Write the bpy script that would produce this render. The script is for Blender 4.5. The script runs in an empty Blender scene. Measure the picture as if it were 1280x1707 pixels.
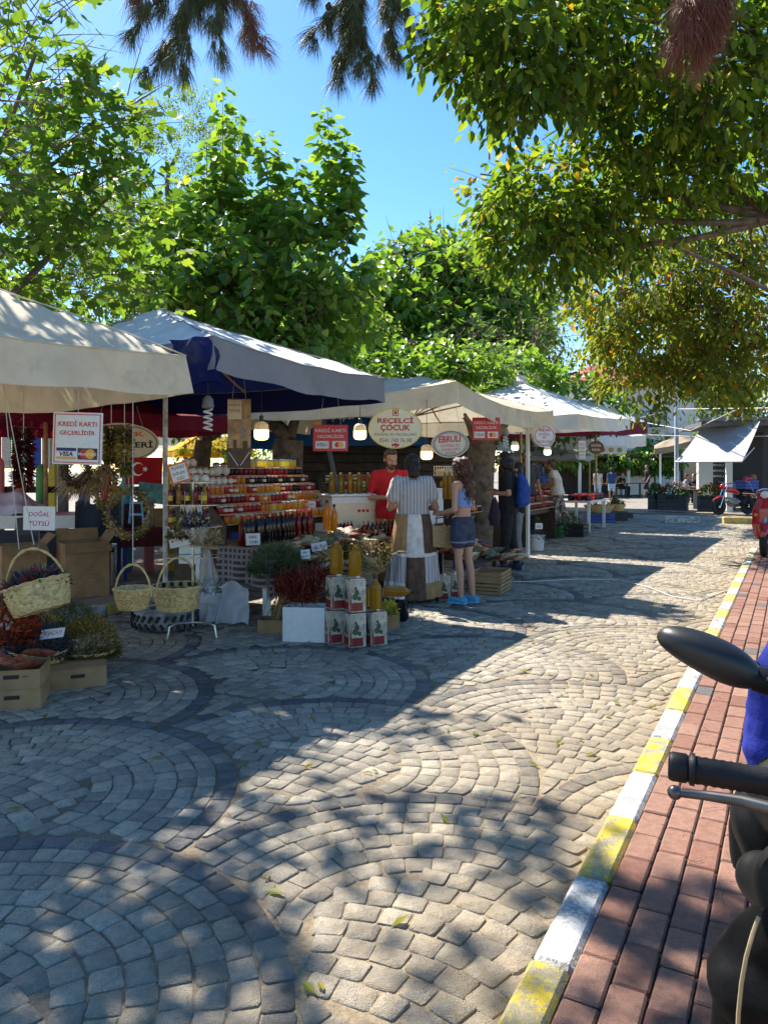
import bpy, math, random
import numpy as np
from mathutils import Vector, Matrix, noise

C = bpy.context.scene
col = C.collection
rnd = random.Random(11)
nrs = np.random.default_rng(5)
PI = math.pi

# ---------------------------------------------------------------- camera, sky, sun, exposure
F, H0, CZ = 1250.0, 782.0, 1.5
cam_d = bpy.data.cameras.new('camera'); cam = bpy.data.objects.new('camera', cam_d); col.objects.link(cam)
cam.location = (0, 0, CZ); cam.rotation_euler = (PI/2, 0, 0)
cam_d.sensor_width = 36; cam_d.lens = F/1707*36; cam_d.shift_y = -(853.5-H0)/1707
cam_d.clip_start = .05; cam_d.clip_end = 2000
C.camera = cam
SUN = Vector((-.52, .69, 1.0)).normalized()
w = bpy.data.worlds.new('World'); C.world = w; w.use_nodes = True
nt = w.node_tree; nt.nodes.clear()
sky = nt.nodes.new('ShaderNodeTexSky'); sky.sky_type = 'NISHITA'; sky.sun_disc = False
sky.sun_elevation = math.asin(SUN.z); sky.sun_rotation = math.atan2(SUN.x, SUN.y)
sky.air_density = 1.0; sky.dust_density = .25; sky.ozone_density = 1.6
bg = nt.nodes.new('ShaderNodeBackground'); bg.inputs['Strength'].default_value = .102
wo = nt.nodes.new('ShaderNodeOutputWorld')
hs = nt.nodes.new('ShaderNodeHueSaturation'); hs.inputs['Saturation'].default_value = 1.32
nt.links.new(sky.outputs[0], hs.inputs['Color']); nt.links.new(hs.outputs[0], bg.inputs[0]); nt.links.new(bg.outputs[0], wo.inputs[0])
sd = bpy.data.lights.new('sun', 'SUN'); sun = bpy.data.objects.new('sun', sd); col.objects.link(sun)
sd.energy = 5.0; sd.angle = math.radians(.53); sd.color = (1, .93, .82)
sun.rotation_euler = (-SUN).to_track_quat('-Z', 'Y').to_euler()
C.view_settings.view_transform = 'Standard'; C.view_settings.look = 'None'
C.view_settings.exposure = 1.3; C.view_settings.gamma = 1; C.view_settings.use_curve_mapping = False
C.cycles.max_bounces = 8; C.cycles.transparent_max_bounces = 8; C.cycles.use_denoising = True
C.cycles.sample_clamp_indirect = 6

# ---------------------------------------------------------------- where things stand
def at(u, v, d): return Vector(((u-640)/F*d, d, CZ-(v-H0)/F*d))
def gd(u, v, z=0.0):
    d = (CZ-z)*F/(v-H0); return Vector(((u-640)/F*d, d, z))
T = Vector((.4784, .8782, 0)); N = Vector((.8782, -.4784, 0)); RZ = math.atan2(T.y, T.x)
def rd(s, p, z=0.0): return T*s+N*p+Vector((0, 0, z))
def sp(P): return P.dot(T), P.dot(N)
def face(P, q=None):           # turn about z so that local -Y looks at the viewer side
    return math.atan2(P.y, P.x)-PI/2
U = rnd.uniform

# ---------------------------------------------------------------- mesh builder
class MB:
    def __init__(s):
        s.v, s.f, s.m, s.a = [], [], [], []; s.M = None; s.mi = 0; s.at = 1.0
    def add(s, vs, fs):
        b = len(s.v)
        if s.M is not None: vs = [s.M @ Vector(x) for x in vs]
        s.v += [tuple(x) for x in vs]; s.f += [tuple(b+i for i in f) for f in fs]
        s.m += [s.mi]*len(fs); s.a += [s.at]*len(fs); return s
    def box(s, c, size, rot=None, bev=0.0):
        hx, hy, hz = size[0]/2, size[1]/2, size[2]/2; c = Vector(c)
        R = rot if rot is not None else Matrix.Identity(3)
        if isinstance(R, (int, float)): R = Matrix.Rotation(R, 3, 'Z')
        if not bev:
            vs = [(sx*hx, sy*hy, sz*hz) for sz in (-1, 1) for sy in (-1, 1) for sx in (-1, 1)]
            fs = [(0, 2, 3, 1), (4, 5, 7, 6), (0, 1, 5, 4), (2, 6, 7, 3), (0, 4, 6, 2), (1, 3, 7, 5)]
        else:
            b = min(bev, hx*.9, hy*.9, hz*.9); vs = []; ix = {}
            for sx in (-1, 1):
                for sy in (-1, 1):
                    for sz in (-1, 1):
                        for ax in range(3):
                            p = [sx*(hx-b), sy*(hy-b), sz*(hz-b)]
                            p[ax] = (sx*hx, sy*hy, sz*hz)[ax]
                            ix[(sx, sy, sz, ax)] = len(vs); vs.append(p)
            fs = []
            def g(sg, ax): return ix[(sg[0], sg[1], sg[2], ax)]
            for ax in range(3):
                o = [k for k in range(3) if k != ax]
                for sg in (-1, 1):
                    q = []
                    for a, b2 in ((-1, -1), (1, -1), (1, 1), (-1, 1)):
                        k = [0, 0, 0]; k[ax] = sg; k[o[0]] = a; k[o[1]] = b2; q.append(g(k, ax))
                    fs.append(tuple(q))
                for a in (-1, 1):
                    for b2 in (-1, 1):
                        k0 = [0, 0, 0]; k0[ax] = -1; k0[o[0]] = a; k0[o[1]] = b2
                        k1 = list(k0); k1[ax] = 1
                        fs.append((g(k0, o[0]), g(k1, o[0]), g(k1, o[1]), g(k0, o[1])))
            for sx in (-1, 1):
                for sy in (-1, 1):
                    for sz in (-1, 1): fs.append(tuple(ix[(sx, sy, sz, a)] for a in range(3)))
            ctr = Vector((0, 0, 0)); out = []
            for f in fs:
                a, b3, c3 = Vector(vs[f[0]]), Vector(vs[f[1]]), Vector(vs[f[2]])
                nn = (b3-a).cross(c3-a); mid = sum((Vector(vs[i]) for i in f), Vector())
                out.append(f if nn.dot(mid) > 0 else tuple(reversed(f)))
            fs = out
        return s.add([c+R @ Vector(x) for x in vs], fs)
    def tube(s, path, r, n=8, cap=True, closed=False):
        P = [Vector(p) for p in path]; k = len(P)
        if not hasattr(r, '__len__'): r = [r]*k
        vs = []; up = None
        for i in range(k):
            if closed: t = P[(i+1) % k]-P[i-1]
            else: t = P[min(i+1, k-1)]-P[max(i-1, 0)]
            if t.length < 1e-9: t = Vector((0, 0, 1))
            t.normalize()
            if up is None:
                up = Vector((0, 0, 1)) if abs(t.z) < .9 else Vector((0, 1, 0))
            x = up.cross(t)
            if x.length < 1e-6: x = Vector((1, 0, 0)).cross(t)
            x.normalize(); y = t.cross(x); up = y
            for j in range(n):
                a = 2*PI*j/n; vs.append(P[i]+(x*math.cos(a)+y*math.sin(a))*r[i])
        fs = []
        for i in range(k if closed else k-1):
            i2 = (i+1) % k
            for j in range(n):
                fs.append((i*n+j, i*n+(j+1) % n, i2*n+(j+1) % n, i2*n+j))
        if cap and not closed:
            fs.append(tuple(range(n-1, -1, -1))); fs.append(tuple((k-1)*n+j for j in range(n)))
        return s.add(vs, fs)
    def lathe(s, prof, n=16, c=(0, 0, 0), R=None, sx=1, sy=1, wob=None):
        vs, fs = [], []; c = Vector(c); k = len(prof)
        for i, (r, z) in enumerate(prof):
            for j in range(n):
                a = 2*PI*j/n; rr = r*(wob(a, i/(k-1)) if wob else 1)
                p = Vector((rr*math.cos(a)*sx, rr*math.sin(a)*sy, z))
                vs.append(c+(R @ p if R is not None else p))
        for i in range(k-1):
            for j in range(n):
                fs.append((i*n+j, i*n+(j+1) % n, (i+1)*n+(j+1) % n, (i+1)*n+j))
        if prof[0][0] > 1e-5: fs.append(tuple(range(n-1, -1, -1)))
        if prof[-1][0] > 1e-5: fs.append(tuple((k-1)*n+j for j in range(n)))
        return s.add(vs, fs)
    def ell(s, c, rad, n=12, m=8, R=None):
        prof = [(math.sin(PI*i/m), -math.cos(PI*i/m)) for i in range(m+1)]
        prof[0] = (1e-6, -1); prof[-1] = (1e-6, 1)
        Q = Matrix.Diagonal(Vector(rad)) if not hasattr(rad, 'to_3x3') else rad
        if R is not None: Q = R @ Q
        return s.lathe(prof, n, c, Q)
    def cap(s, a, b, ra, rb, n=10):      # tapered capsule, closed and fully rounded
        a, b = Vector(a), Vector(b); t = (b-a); L = t.length or 1e-4; t.normalize()
        pr = [(1e-6, -ra), (ra*.6, -ra*.8), (ra*.92, -ra*.4), (ra, 0), (rb, L), (rb*.92, L+rb*.4), (rb*.6, L+rb*.8), (1e-6, L+rb)]
        return s.lathe(pr, n, a, t.to_track_quat('Z', 'Y').to_matrix())
    def loft(s, rings, n=16, c=(0, 0, 0)):   # rings (z, cx, cy, rx, ry)
        vs, fs = [], []; c = Vector(c)
        for z, cx, cy, rx, ry in rings:
            for j in range(n):
                a = 2*PI*j/n; vs.append(c+Vector((cx+rx*math.cos(a), cy+ry*math.sin(a), z)))
        k = len(rings)
        for i in range(k-1):
            for j in range(n): fs.append((i*n+j, i*n+(j+1) % n, (i+1)*n+(j+1) % n, (i+1)*n+j))
        fs.append(tuple(range(n-1, -1, -1))); fs.append(tuple((k-1)*n+j for j in range(n)))
        return s.add(vs, fs)
    def plate(s, poly, y0, y1):     # polygon in XZ (counter-clockwise seen from -Y), thickness along Y
        k = len(poly)
        vs = [(x, y0, z) for x, z in poly]+[(x, y1, z) for x, z in poly]
        fs = [tuple(range(k)), tuple(range(2*k-1, k-1, -1))]
        fs += [(i, i+k, (i+1) % k+k, (i+1) % k) for i in range(k)]
        return s.add(vs, fs)
    def rect(s, x0, z0, x1, z1, y0, y1): return s.plate([(x0, z0), (x1, z0), (x1, z1), (x0, z1)], y0, y1)
    def oval(s, cx, cz, rx, rz, y0, y1, n=32):
        return s.plate([(cx+rx*math.cos(2*PI*i/n), cz+rz*math.sin(2*PI*i/n)) for i in range(n)], y0, y1)
    def grid(s, fn, nu, nv):
        vs = [fn(i/nu, j/nv) for j in range(nv+1) for i in range(nu+1)]
        fs = [(j*(nu+1)+i, j*(nu+1)+i+1, (j+1)*(nu+1)+i+1, (j+1)*(nu+1)+i) for j in range(nv) for i in range(nu)]
        return s.add(vs, fs)
    def mesh(s, name, mats, smooth=False, ang=40):
        me = bpy.data.meshes.new(name); me.from_pydata(s.v, [], s.f)
        if not isinstance(mats, (list, tuple)): mats = [mats]
        for m in mats: me.materials.append(m)
        if len(mats) > 1: me.polygons.foreach_set('material_index', s.m)
        A = me.attributes.new('v', 'FLOAT', 'FACE'); A.data.foreach_set('value', s.a)
        if smooth:
            me.polygons.foreach_set('use_smooth', [True]*len(s.f))
            me.set_sharp_from_angle(angle=math.radians(ang))
        me.update(); return me
    def build(s, name, mats, parent=None, smooth=False, ang=40):
        o = bpy.data.objects.new(name, s.mesh(name, mats, smooth, ang)); col.objects.link(o)
        if parent: o.parent = parent
        return o

def link(name, me, parent=None):
    o = bpy.data.objects.new(name, me); col.objects.link(o)
    if parent: o.parent = parent
    return o
def tag(o, label, cat, group=None):
    o['label'] = label; o['category'] = cat
    if group: o['group'] = group
    return o
def thing(name, label, cat, loc=(0, 0, 0), rz=0.0, group=None, rot=None):
    o = bpy.data.objects.new(name, None); col.objects.link(o); o.empty_display_size = .1
    o.location = loc; o.rotation_euler = rot if rot else (0, 0, rz)
    return tag(o, label, cat, group)
def struct(o): o['kind'] = 'structure'; return o
def stuff(o): o['kind'] = 'stuff'; return o
KIDS = {}
def dup(root, loc, rz=0.0, label=None, group=None, mats=None, scale=None):
    def cp(o, par):
        c = o.copy(); col.objects.link(c)
        if par: c.parent = par
        for ch in o.children: cp(ch, c)
        return c
    r = cp(root, None); r.location = loc; r.rotation_euler = (0, 0, rz)
    if scale: r.scale = (scale,)*3
    if label: r['label'] = label
    if group: r['group'] = group
    return r

# ---------------------------------------------------------------- materials
def nodes(name):
    m = bpy.data.materials.new(name); m.use_nodes = True
    nt = m.node_tree; b = nt.nodes['Principled BSDF']; return m, nt, b
def nz(nt, scale, detail=4, rough=.55, coord='Object', vec=None):
    t = nt.nodes.new('ShaderNodeTexNoise'); t.inputs['Scale'].default_value = scale
    t.inputs['Detail'].default_value = detail; t.inputs['Roughness'].default_value = rough
    if vec is None:
        c = nt.nodes.new('ShaderNodeTexCoord'); vec = c.outputs[coord]
    nt.links.new(vec, t.inputs['Vector']); return t.outputs['Fac']
def ramp(nt, fac, stops):
    r = nt.nodes.new('ShaderNodeValToRGB'); e = r.color_ramp.elements
    while len(e) > 1: e.remove(e[-1])
    e[0].position = stops[0][0]; e[0].color = (*stops[0][1], 1)
    for p, c in stops[1:]:
        x = e.new(p); x.color = (*c, 1)
    nt.links.new(fac, r.inputs[0]); return r.outputs[0]
def mix(nt, fac, a, b, mode='MIX'):
    m = nt.nodes.new('ShaderNodeMix'); m.data_type = 'RGBA'; m.blend_type = mode
    for sock, x in ((m.inputs[0], fac), (m.inputs[6], a), (m.inputs[7], b)):
        if hasattr(x, 'is_linked') or hasattr(x, 'links'): nt.links.new(x, sock)
        elif hasattr(x, '__len__'): sock.default_value = (*x[:3], 1)
        else: sock.default_value = x
    return m.outputs[2]
def mth(nt, op, a, b=0.0, c=None):
    m = nt.nodes.new('ShaderNodeMath'); m.operation = op
    for sock, x in zip(m.inputs, (a, b, c)):
        if x is None: continue
        if hasattr(x, 'links'): nt.links.new(x, sock)
        else: sock.default_value = x
    return m.outputs[0]
def bump(nt, b, h, strength=.3, dist=.01):
    n = nt.nodes.new('ShaderNodeBump'); n.inputs['Strength'].default_value = strength; n.inputs['Distance'].default_value = dist
    nt.links.new(h, n.inputs['Height']); nt.links.new(n.outputs[0], b.inputs['Normal'])
def attr(nt, name='v'):
    a = nt.nodes.new('ShaderNodeAttribute'); a.attribute_name = name; return a.outputs['Fac']
MATS = {}
def mat(name, c, rough=.6, metal=0.0, var=.15, vs=30, bmp=0.0, bs=120, dirt=None, ds=6, dw=.5, spec=.4, a=False, trl=0.0, objr=0.0, coat=0.0):
    if name in MATS: return MATS[name]
    m, nt, b = nodes(name); MATS[name] = m
    cc = c
    f = nz(nt, vs)
    lo = tuple(max(0, x*(1-var*2)) for x in c); hi = tuple(x*(1+var*2) for x in c)
    cc = ramp(nt, f, [(.25, lo), (.75, hi)])
    if dirt:
        d = nz(nt, ds, 6, .65); k = nt.nodes.new('ShaderNodeMapRange')
        k.inputs[1].default_value = .75-dw*.5; k.inputs[2].default_value = .85-dw*.35
        nt.links.new(d, k.inputs[0]); cc = mix(nt, k.outputs[0], cc, dirt)
    if a: cc = mix(nt, 1.0, cc, comb(nt, attr(nt)), 'MULTIPLY')
    if objr:
        oi = nt.nodes.new('ShaderNodeObjectInfo')
        k = mth(nt, 'MULTIPLY_ADD', oi.outputs['Random'], 2*objr, 1-objr); cc = mix(nt, 1.0, cc, comb(nt, k), 'MULTIPLY')
    nt.links.new(cc, b.inputs['Base Color'])
    b.inputs['Roughness'].default_value = rough; b.inputs['Metallic'].default_value = metal
    b.inputs['Specular IOR Level'].default_value = spec
    if coat: b.inputs['Coat Weight'].default_value = coat; b.inputs['Coat Roughness'].default_value = .08
    if bmp: bump(nt, b, nz(nt, bs, 5), bmp, .01)
    if trl:
        t = nt.nodes.new('ShaderNodeBsdfTranslucent'); nt.links.new(cc, t.inputs[0])
        x = nt.nodes.new('ShaderNodeMixShader'); x.inputs[0].default_value = trl
        nt.links.new(b.outputs[0], x.inputs[1]); nt.links.new(t.outputs[0], x.inputs[2])
        nt.links.new(x.outputs[0], nt.nodes['Material Output'].inputs[0])
    return m
def comb(nt, f):
    c = nt.nodes.new('ShaderNodeCombineColor')
    for i in range(3): nt.links.new(f, c.inputs[i])
    return c.outputs[0]
def leaf_mat(name, stops, trl=.42, rough=.5, spec=.3):
    m, nt, b = nodes(name); v = attr(nt)
    cc = ramp(nt, v, stops); nt.links.new(cc, b.inputs['Base Color'])
    b.inputs['Roughness'].default_value = rough; b.inputs['Specular IOR Level'].default_value = spec
    t = nt.nodes.new('ShaderNodeBsdfTranslucent')
    tc = mix(nt, 1.0, cc, (1.9, 1.75, .7), 'MULTIPLY')
    nt.links.new(tc, t.inputs[0])
    x = nt.nodes.new('ShaderNodeMixShader'); x.inputs[0].default_value = trl
    nt.links.new(b.outputs[0], x.inputs[1]); nt.links.new(t.outputs[0], x.inputs[2])
    nt.links.new(x.outputs[0], nt.nodes['Material Output'].inputs[0]); return m
def glassy(name, c, rough=.08, trl=.35, tr=.0):
    if name in MATS: return MATS[name]
    m, nt, b = nodes(name); MATS[name] = m
    b.inputs['Base Color'].default_value = (*c, 1); b.inputs['Roughness'].default_value = rough
    b.inputs['Specular IOR Level'].default_value = .6; b.inputs['Transmission Weight'].default_value = tr
    b.inputs['IOR'].default_value = 1.4
    t = nt.nodes.new('ShaderNodeBsdfTranslucent'); t.inputs[0].default_value = (*[min(1, k*2.2) for k in c], 1)
    x = nt.nodes.new('ShaderNodeMixShader'); x.inputs[0].default_value = trl
    nt.links.new(b.outputs[0], x.inputs[1]); nt.links.new(t.outputs[0], x.inputs[2])
    nt.links.new(x.outputs[0], nt.nodes['Material Output'].inputs[0]); return m
def glow(name, c, s):
    m, nt, b = nodes(name); b.inputs['Base Color'].default_value = (*c, 1)
    b.inputs['Emission Color'].default_value = (*c, 1); b.inputs['Emission Strength'].default_value = s
    return m

# plain paints used on many things
WHITE = mat('white_paint', (.72, .72, .7), .5, var=.04)
BLACK = mat('black_plastic', (.012, .012, .013), .42, var=.1, spec=.5)
RED = mat('red_paint', (.55, .02, .025), .4, var=.05)
NAVY = mat('navy_print', (.02, .025, .12), .4, var=.03)
GOLD = mat('gold_print', (.75, .38, .04), .4, var=.03)
STEEL = mat('steel', (.55, .55, .54), .3, 1.0, var=.1)
WOOD = mat('pale_wood', (.45, .28, .13), .6, var=.2, vs=12, bmp=.1)
DKWOOD = mat('dark_wood', (.06, .035, .02), .6, var=.25, vs=14, bmp=.15)
BARK = mat('bark', (.13, .1, .075), .9, var=.35, vs=9, bmp=.8, bs=25)
TWIG = mat('twig', (.2, .14, .09), .8, var=.25, vs=10)
STRING = mat('string', (.5, .47, .4), .8, var=.1)
CARD = mat('cardboard', (.33, .2, .095), .8, var=.14, vs=8, bmp=.05)
WICKER = mat('wicker', (.66, .46, .19), .5, var=.12, vs=25, bmp=.15, bs=200, a=True)
CARDW = mat('white_card', (.7, .7, .68), .6, var=.04)

# a side scene where single objects are evaluated quickly
SIDE = bpy.data.scenes.new('side'); TRASH = []
def evaluated_mesh(o):
    SIDE.collection.objects.link(o); vl = SIDE.view_layers[0]; vl.update(); dg = vl.depsgraph; dg.update()
    me = bpy.data.meshes.new_from_object(o.evaluated_get(dg)); SIDE.collection.objects.unlink(o); TRASH.append(o); return me
# ---------------------------------------------------------------- lettering
TXT = {}
def letters(s, h, m, parent, x, z, y, bold=.0, w=None, slant=0.0, rotz=0.0, depth=.002, name='lettering'):
    key = (s, bold, slant)
    if key not in TXT:
        cu = bpy.data.curves.new('lettering', 'FONT'); cu.body = s; cu.size = 1; cu.align_x = 'CENTER'; cu.align_y = 'CENTER'
        cu.offset = bold; cu.shear = slant; cu.resolution_u = 3; cu.space_line = 1.05
        me = evaluated_mesh(bpy.data.objects.new('t', cu)); xs = [v.co.x for v in me.vertices]; ys = [v.co.y for v in me.vertices]
        TXT[key] = (me, (min(xs)+max(xs))/2, (min(ys)+max(ys))/2, max(xs)-min(xs), max(ys)-min(ys))
    me0, cx, cy, W, Hh = TXT[key]
    me = me0.copy(); k = h/Hh; kx = w/W if w else k
    ca, sa = math.cos(rotz), math.sin(rotz)
    for vtx in me.vertices:
        a, b = (vtx.co.x-cx)*kx, (vtx.co.y-cy)*k
        vtx.co = (x+a*ca-b*sa, y, z+a*sa+b*ca)
    me.materials.clear(); me.materials.append(m); me.name = 'lettering'
    return link(name, me, parent)
# ================================================================ GROUND
def in_frame(P, m=0):
    if P.y < .3: return False
    u = 640+P.x/P.y*F; v = H0-(P.z-CZ)/P.y*F
    return -m < u < 1280+m and -m < v < 1707+m
m, gnt, b = nodes('plaza_stone')
gp = gnt.nodes.new('ShaderNodeNewGeometry').outputs['Position']
gc = ramp(gnt, nz(gnt, 3, 6, .6, vec=gp), [(.3, (.2, .175, .14)), (.7, (.32, .285, .235))])
gv = gnt.nodes.new('ShaderNodeTexVoronoi'); gv.inputs['Scale'].default_value = 8; gnt.links.new(gp, gv.inputs['Vector'])
gc = mix(gnt, .35, gc, gv.outputs['Color'], 'MULTIPLY')
gnt.links.new(gc, b.inputs['Base Color']); b.inputs['Roughness'].default_value = .9
PLAZA = m
g = MB(); g.add([(-300, -60, -.05), (300, -60, -.05), (300, 500, -.05), (-300, 500, -.05)], [(0, 1, 2, 3)])
struct(g.build('ground', PLAZA))

m, rnt, b = nodes('joint_sand')
rp = rnt.nodes.new('ShaderNodeNewGeometry').outputs['Position']
dp = rnt.nodes.new('ShaderNodeVectorMath'); dp.operation = 'DOT_PRODUCT'; dp.inputs[1].default_value = N
rnt.links.new(rp, dp.inputs[0])
sandmask = rnt.nodes.new('ShaderNodeMapRange'); sandmask.inputs[1].default_value = -3.6; sandmask.inputs[2].default_value = -1.2
rnt.links.new(mth(rnt, 'ADD', dp.outputs['Value'], mth(rnt, 'MULTIPLY_ADD', nz(rnt, .8, 4, vec=rp), 2.4, -1.2)), sandmask.inputs[0])
jc = mix(rnt, sandmask.outputs[0], (.11, .092, .07), (.31, .24, .15))
jc = mix(rnt, 1, jc, ramp(rnt, nz(rnt, 60, 4, vec=rp), [(.3, (.6, .6, .6)), (.7, (1.15, 1.15, 1.15))]), 'MULTIPLY')
rnt.links.new(jc, b.inputs['Base Color']); b.inputs['Roughness'].default_value = .95
bump(rnt, b, nz(rnt, 180, 3, vec=rp), .5, .01)
ROADBASE = m

m, cnt, b = nodes('granite_sett')
cp_ = cnt.nodes.new('ShaderNodeNewGeometry').outputs['Position']
v = attr(cnt)
cc = ramp(cnt, v, [(0, (.11, .115, .125)), (.2, (.2, .2, .2)), (.3, (.27, .25, .215)), (.55, (.39, .35, .285)), (.8, (.47, .42, .34)), (1, (.54, .49, .40))])
cc = mix(cnt, 1, cc, ramp(cnt, nz(cnt, 28, 5, .65, vec=cp_), [(.3, (.72, .72, .73)), (.7, (1.15, 1.14, 1.12))]), 'MULTIPLY')
cc = mix(cnt, 1, cc, ramp(cnt, nz(cnt, .9, 5, .6, vec=cp_), [(.32, (.72, .7, .68)), (.5, (1, 1, 1)), (.7, (1.1, 1.09, 1.06))]), 'MULTIPLY')
sp1 = nz(cnt, 260, 2, .6, vec=cp_)
cc = mix(cnt, 1, cc, ramp(cnt, sp1, [(.33, (.62, .62, .62)), (.48, (1, 1, 1)), (.62, (1.2, 1.2, 1.18))]), 'MULTIPLY')
dp = cnt.nodes.new('ShaderNodeVectorMath'); dp.operation = 'DOT_PRODUCT'; dp.inputs[1].default_value = N
cnt.links.new(cp_, dp.inputs[0])
mk = cnt.nodes.new('ShaderNodeMapRange'); mk.inputs[1].default_value = -2.4; mk.inputs[2].default_value = -.7; mk.inputs[4].default_value = .85
cnt.links.new(mth(cnt, 'ADD', dp.outputs['Value'], mth(cnt, 'MULTIPLY_ADD', nz(cnt, 1.3, 5, vec=cp_), 2.2, -1.1)), mk.inputs[0])
dust = mth(cnt, 'MULTIPLY', mk.outputs[0], ramp(cnt, nz(cnt, 16, 5, .7, vec=cp_), [(.35, (.25,)*3), (.65, (1,)*3)]))
cc = mix(cnt, dust, cc, (.37, .285, .175))
cnt.links.new(cc, b.inputs['Base Color']); b.inputs['Roughness'].default_value = .78; b.inputs['Specular IOR Level'].default_value = .3
bump(cnt, b, mth(cnt, 'ADD', nz(cnt, 240, 4, vec=cp_), nz(cnt, 38, 4, vec=cp_)), .85, .014)
SETT = m

def strip(s0, s1, p0, p1, z, ns=1):
    mb = MB()
    for i in range(ns):
        a, c = s0+(s1-s0)*i/ns, s0+(s1-s0)*(i+1)/ns
        mb.add([rd(a, p0, z), rd(a, p1, z), rd(c, p1, z), rd(c, p0, z)], [(0, 1, 2, 3)])
    return mb
KP, LP = -.66, -6.2          # kerb lines right and left of the road
road = MB()
road.add([rd(-6, LP, -.0065), rd(-6, KP, -.0065), rd(15, KP, -.0065), rd(15, 3, -.0065), rd(27, 3, -.0065), rd(27, LP-4, -.0065), rd(15, LP-4, -.0065), rd(15, LP, -.0065)],
         [(0, 1, 2, 7), (7, 2, 3, 4), (7, 4, 5, 6)])
road = struct(road.build('road', ROADBASE))

R0, WK = 1.09, .097
def sett(cor, z, round_=True):
    """four corners (ccw) -> vertices and faces of one worn granite sett"""
    c = sum(cor, Vector())/4; vs = []; fs = []
    if round_:
        o = []
        for i in range(4):
            p, a, d = cor[i], cor[i-1], cor[(i+1) % 4]; o += [p.lerp(a, U(.04, .13)), p.lerp(d, U(.04, .13))]
        vs = [p+Vector((0, 0, -.02)) for p in o]+[p+Vector((0, 0, z-.0045)) for p in o]+[p+(c-p)*(.045+U(0, .05))+Vector((0, 0, z+U(-.0015, .001))) for p in o]
        vs.append(c+Vector((U(-.015, .015), U(-.015, .015), z+.0008+U(-.0015, .002))))
        for i in range(8):
            j = (i+1) % 8; fs += [(i, j, 8+j, 8+i), (8+i, 8+j, 16+j, 16+i), (16+i, 16+j, 24)]
        return vs, fs
    for p in cor: vs.append(p+Vector((0, 0, -.02)))
    for p in cor: vs.append(p+Vector((0, 0, z-.006)))
    for p in cor:
        q = p+(c-p)*(.09+U(0, .05)); vs.append(q+Vector((0, 0, z+U(-.0015, .0015))))
    vs.append(c+Vector((U(-.01, .01), U(-.01, .01), z+.0015+U(-.001, .002))))
    for i in range(4):
        j = (i+1) % 4
        fs.append((i, j, 4+j, 4+i)); fs.append((4+i, 4+j, 8+j, 8+i)); fs.append((8+i, 8+j, 12))
    return vs, fs
setts = []
def place_ring(c, covers, r1, r0, dark, lim):
    rm = (r0+r1)/2; n = max(3, round(2*PI*rm/(.108 if not dark else .112)))
    ph = U(0, 6.28); edges = [ph+2*PI*(i+U(-.13, .13))/n for i in range(n)]
    for i in range(n):
        a0, a1 = edges[i], edges[(i+1) % n]+(2*PI if i == n-1 else 0)
        am = (a0+a1)/2; cm = c+rm*np.array([math.cos(am), math.sin(am)])
        if not lim(cm) : continue
        if any(np.hypot(*(cm-q)) < R0+.012 for q in covers): continue
        gap = .0024; cor = []
        for rr, aa in ((r0+gap, a0+gap/max(r0, .05)), (r1-gap, a0+gap/r1), (r1-gap, a1-gap/r1), (r0+gap, a1-gap/max(r0, .05))):
            q = c+rr*np.array([math.cos(aa), math.sin(aa)])+np.array([U(-.0055, .0055), U(-.0055, .0055)])
            for k in covers:
                dv = q-k; L = np.hypot(*dv)
                if L < R0+.006: q = k+dv/L*(R0+.006)
            cor.append(rd(q[0], q[1]))
        v = (U(.0, .22) if rnd.random() > .12 else U(.35, .5)) if dark else min(1, max(.32, rnd.gauss(.58, .17)))
        setts.append((cor, v))
def lim_road(q):
    if q[0] > 26 or q[0] < -1.5: return False
    if q[0] < 14.8: return LP+.05 < q[1] < KP-.03
    P = rd(q[0], q[1]); return q[1] < 2.6 and q[1] > LP-2 and abs(P.x/P.y) < .56
for j in range(-4, 7):
    pc = -1.02-1.09*j
    for k in range(-2, 14):
        sc = 3.27-R0+2.12*k+(1.06 if j % 2 else 0)-.02
        c = np.array([sc, pc])
        cov = [np.array([sc-1.06, pc-1.09]), np.array([sc-1.06, pc+1.09]), np.array([sc-2.12, pc])]
        place_ring(c, cov, R0, R0-WK, True, lim_road)
        r = R0-WK
        while r > .5:
            w_ = WK+U(-.006, .006); place_ring(c, cov, r, r-w_, False, lim_road); r -= w_
        lim_in = lambda q: lim_road(q) and np.hypot(*(q-c)) < r-.012
        for kk in range(int(2*r/WK)+2):
            ck = np.array([c[0]+r-.95-kk*WK, pc+U(-.02, .02)]); place_ring(ck, cov, .95, .95-WK, False, lim_in)
def near(cor): return sum(cor, Vector()).length
setts.sort(key=lambda t: (not in_frame(sum(t[0], Vector())/4, 10), near(t[0])))
rest = MB()
for i, (cor, v) in enumerate(setts):
    z = U(-.0025, .0025)
    if i < 300:
        mb = MB(); mb.at = v; c = sum(cor, Vector())/4
        vs, fs = sett([p-c for p in cor], z); mb.add(vs, fs)
        o = mb.build('cobble', SETT, road, True, 50); o.location = c
    else:
        rest.at = v; vs, fs = sett(cor, z, i < 4500); rest.add(vs, fs)
stuff(rest.build('cobblestones', SETT, road, True, 50))

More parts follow.
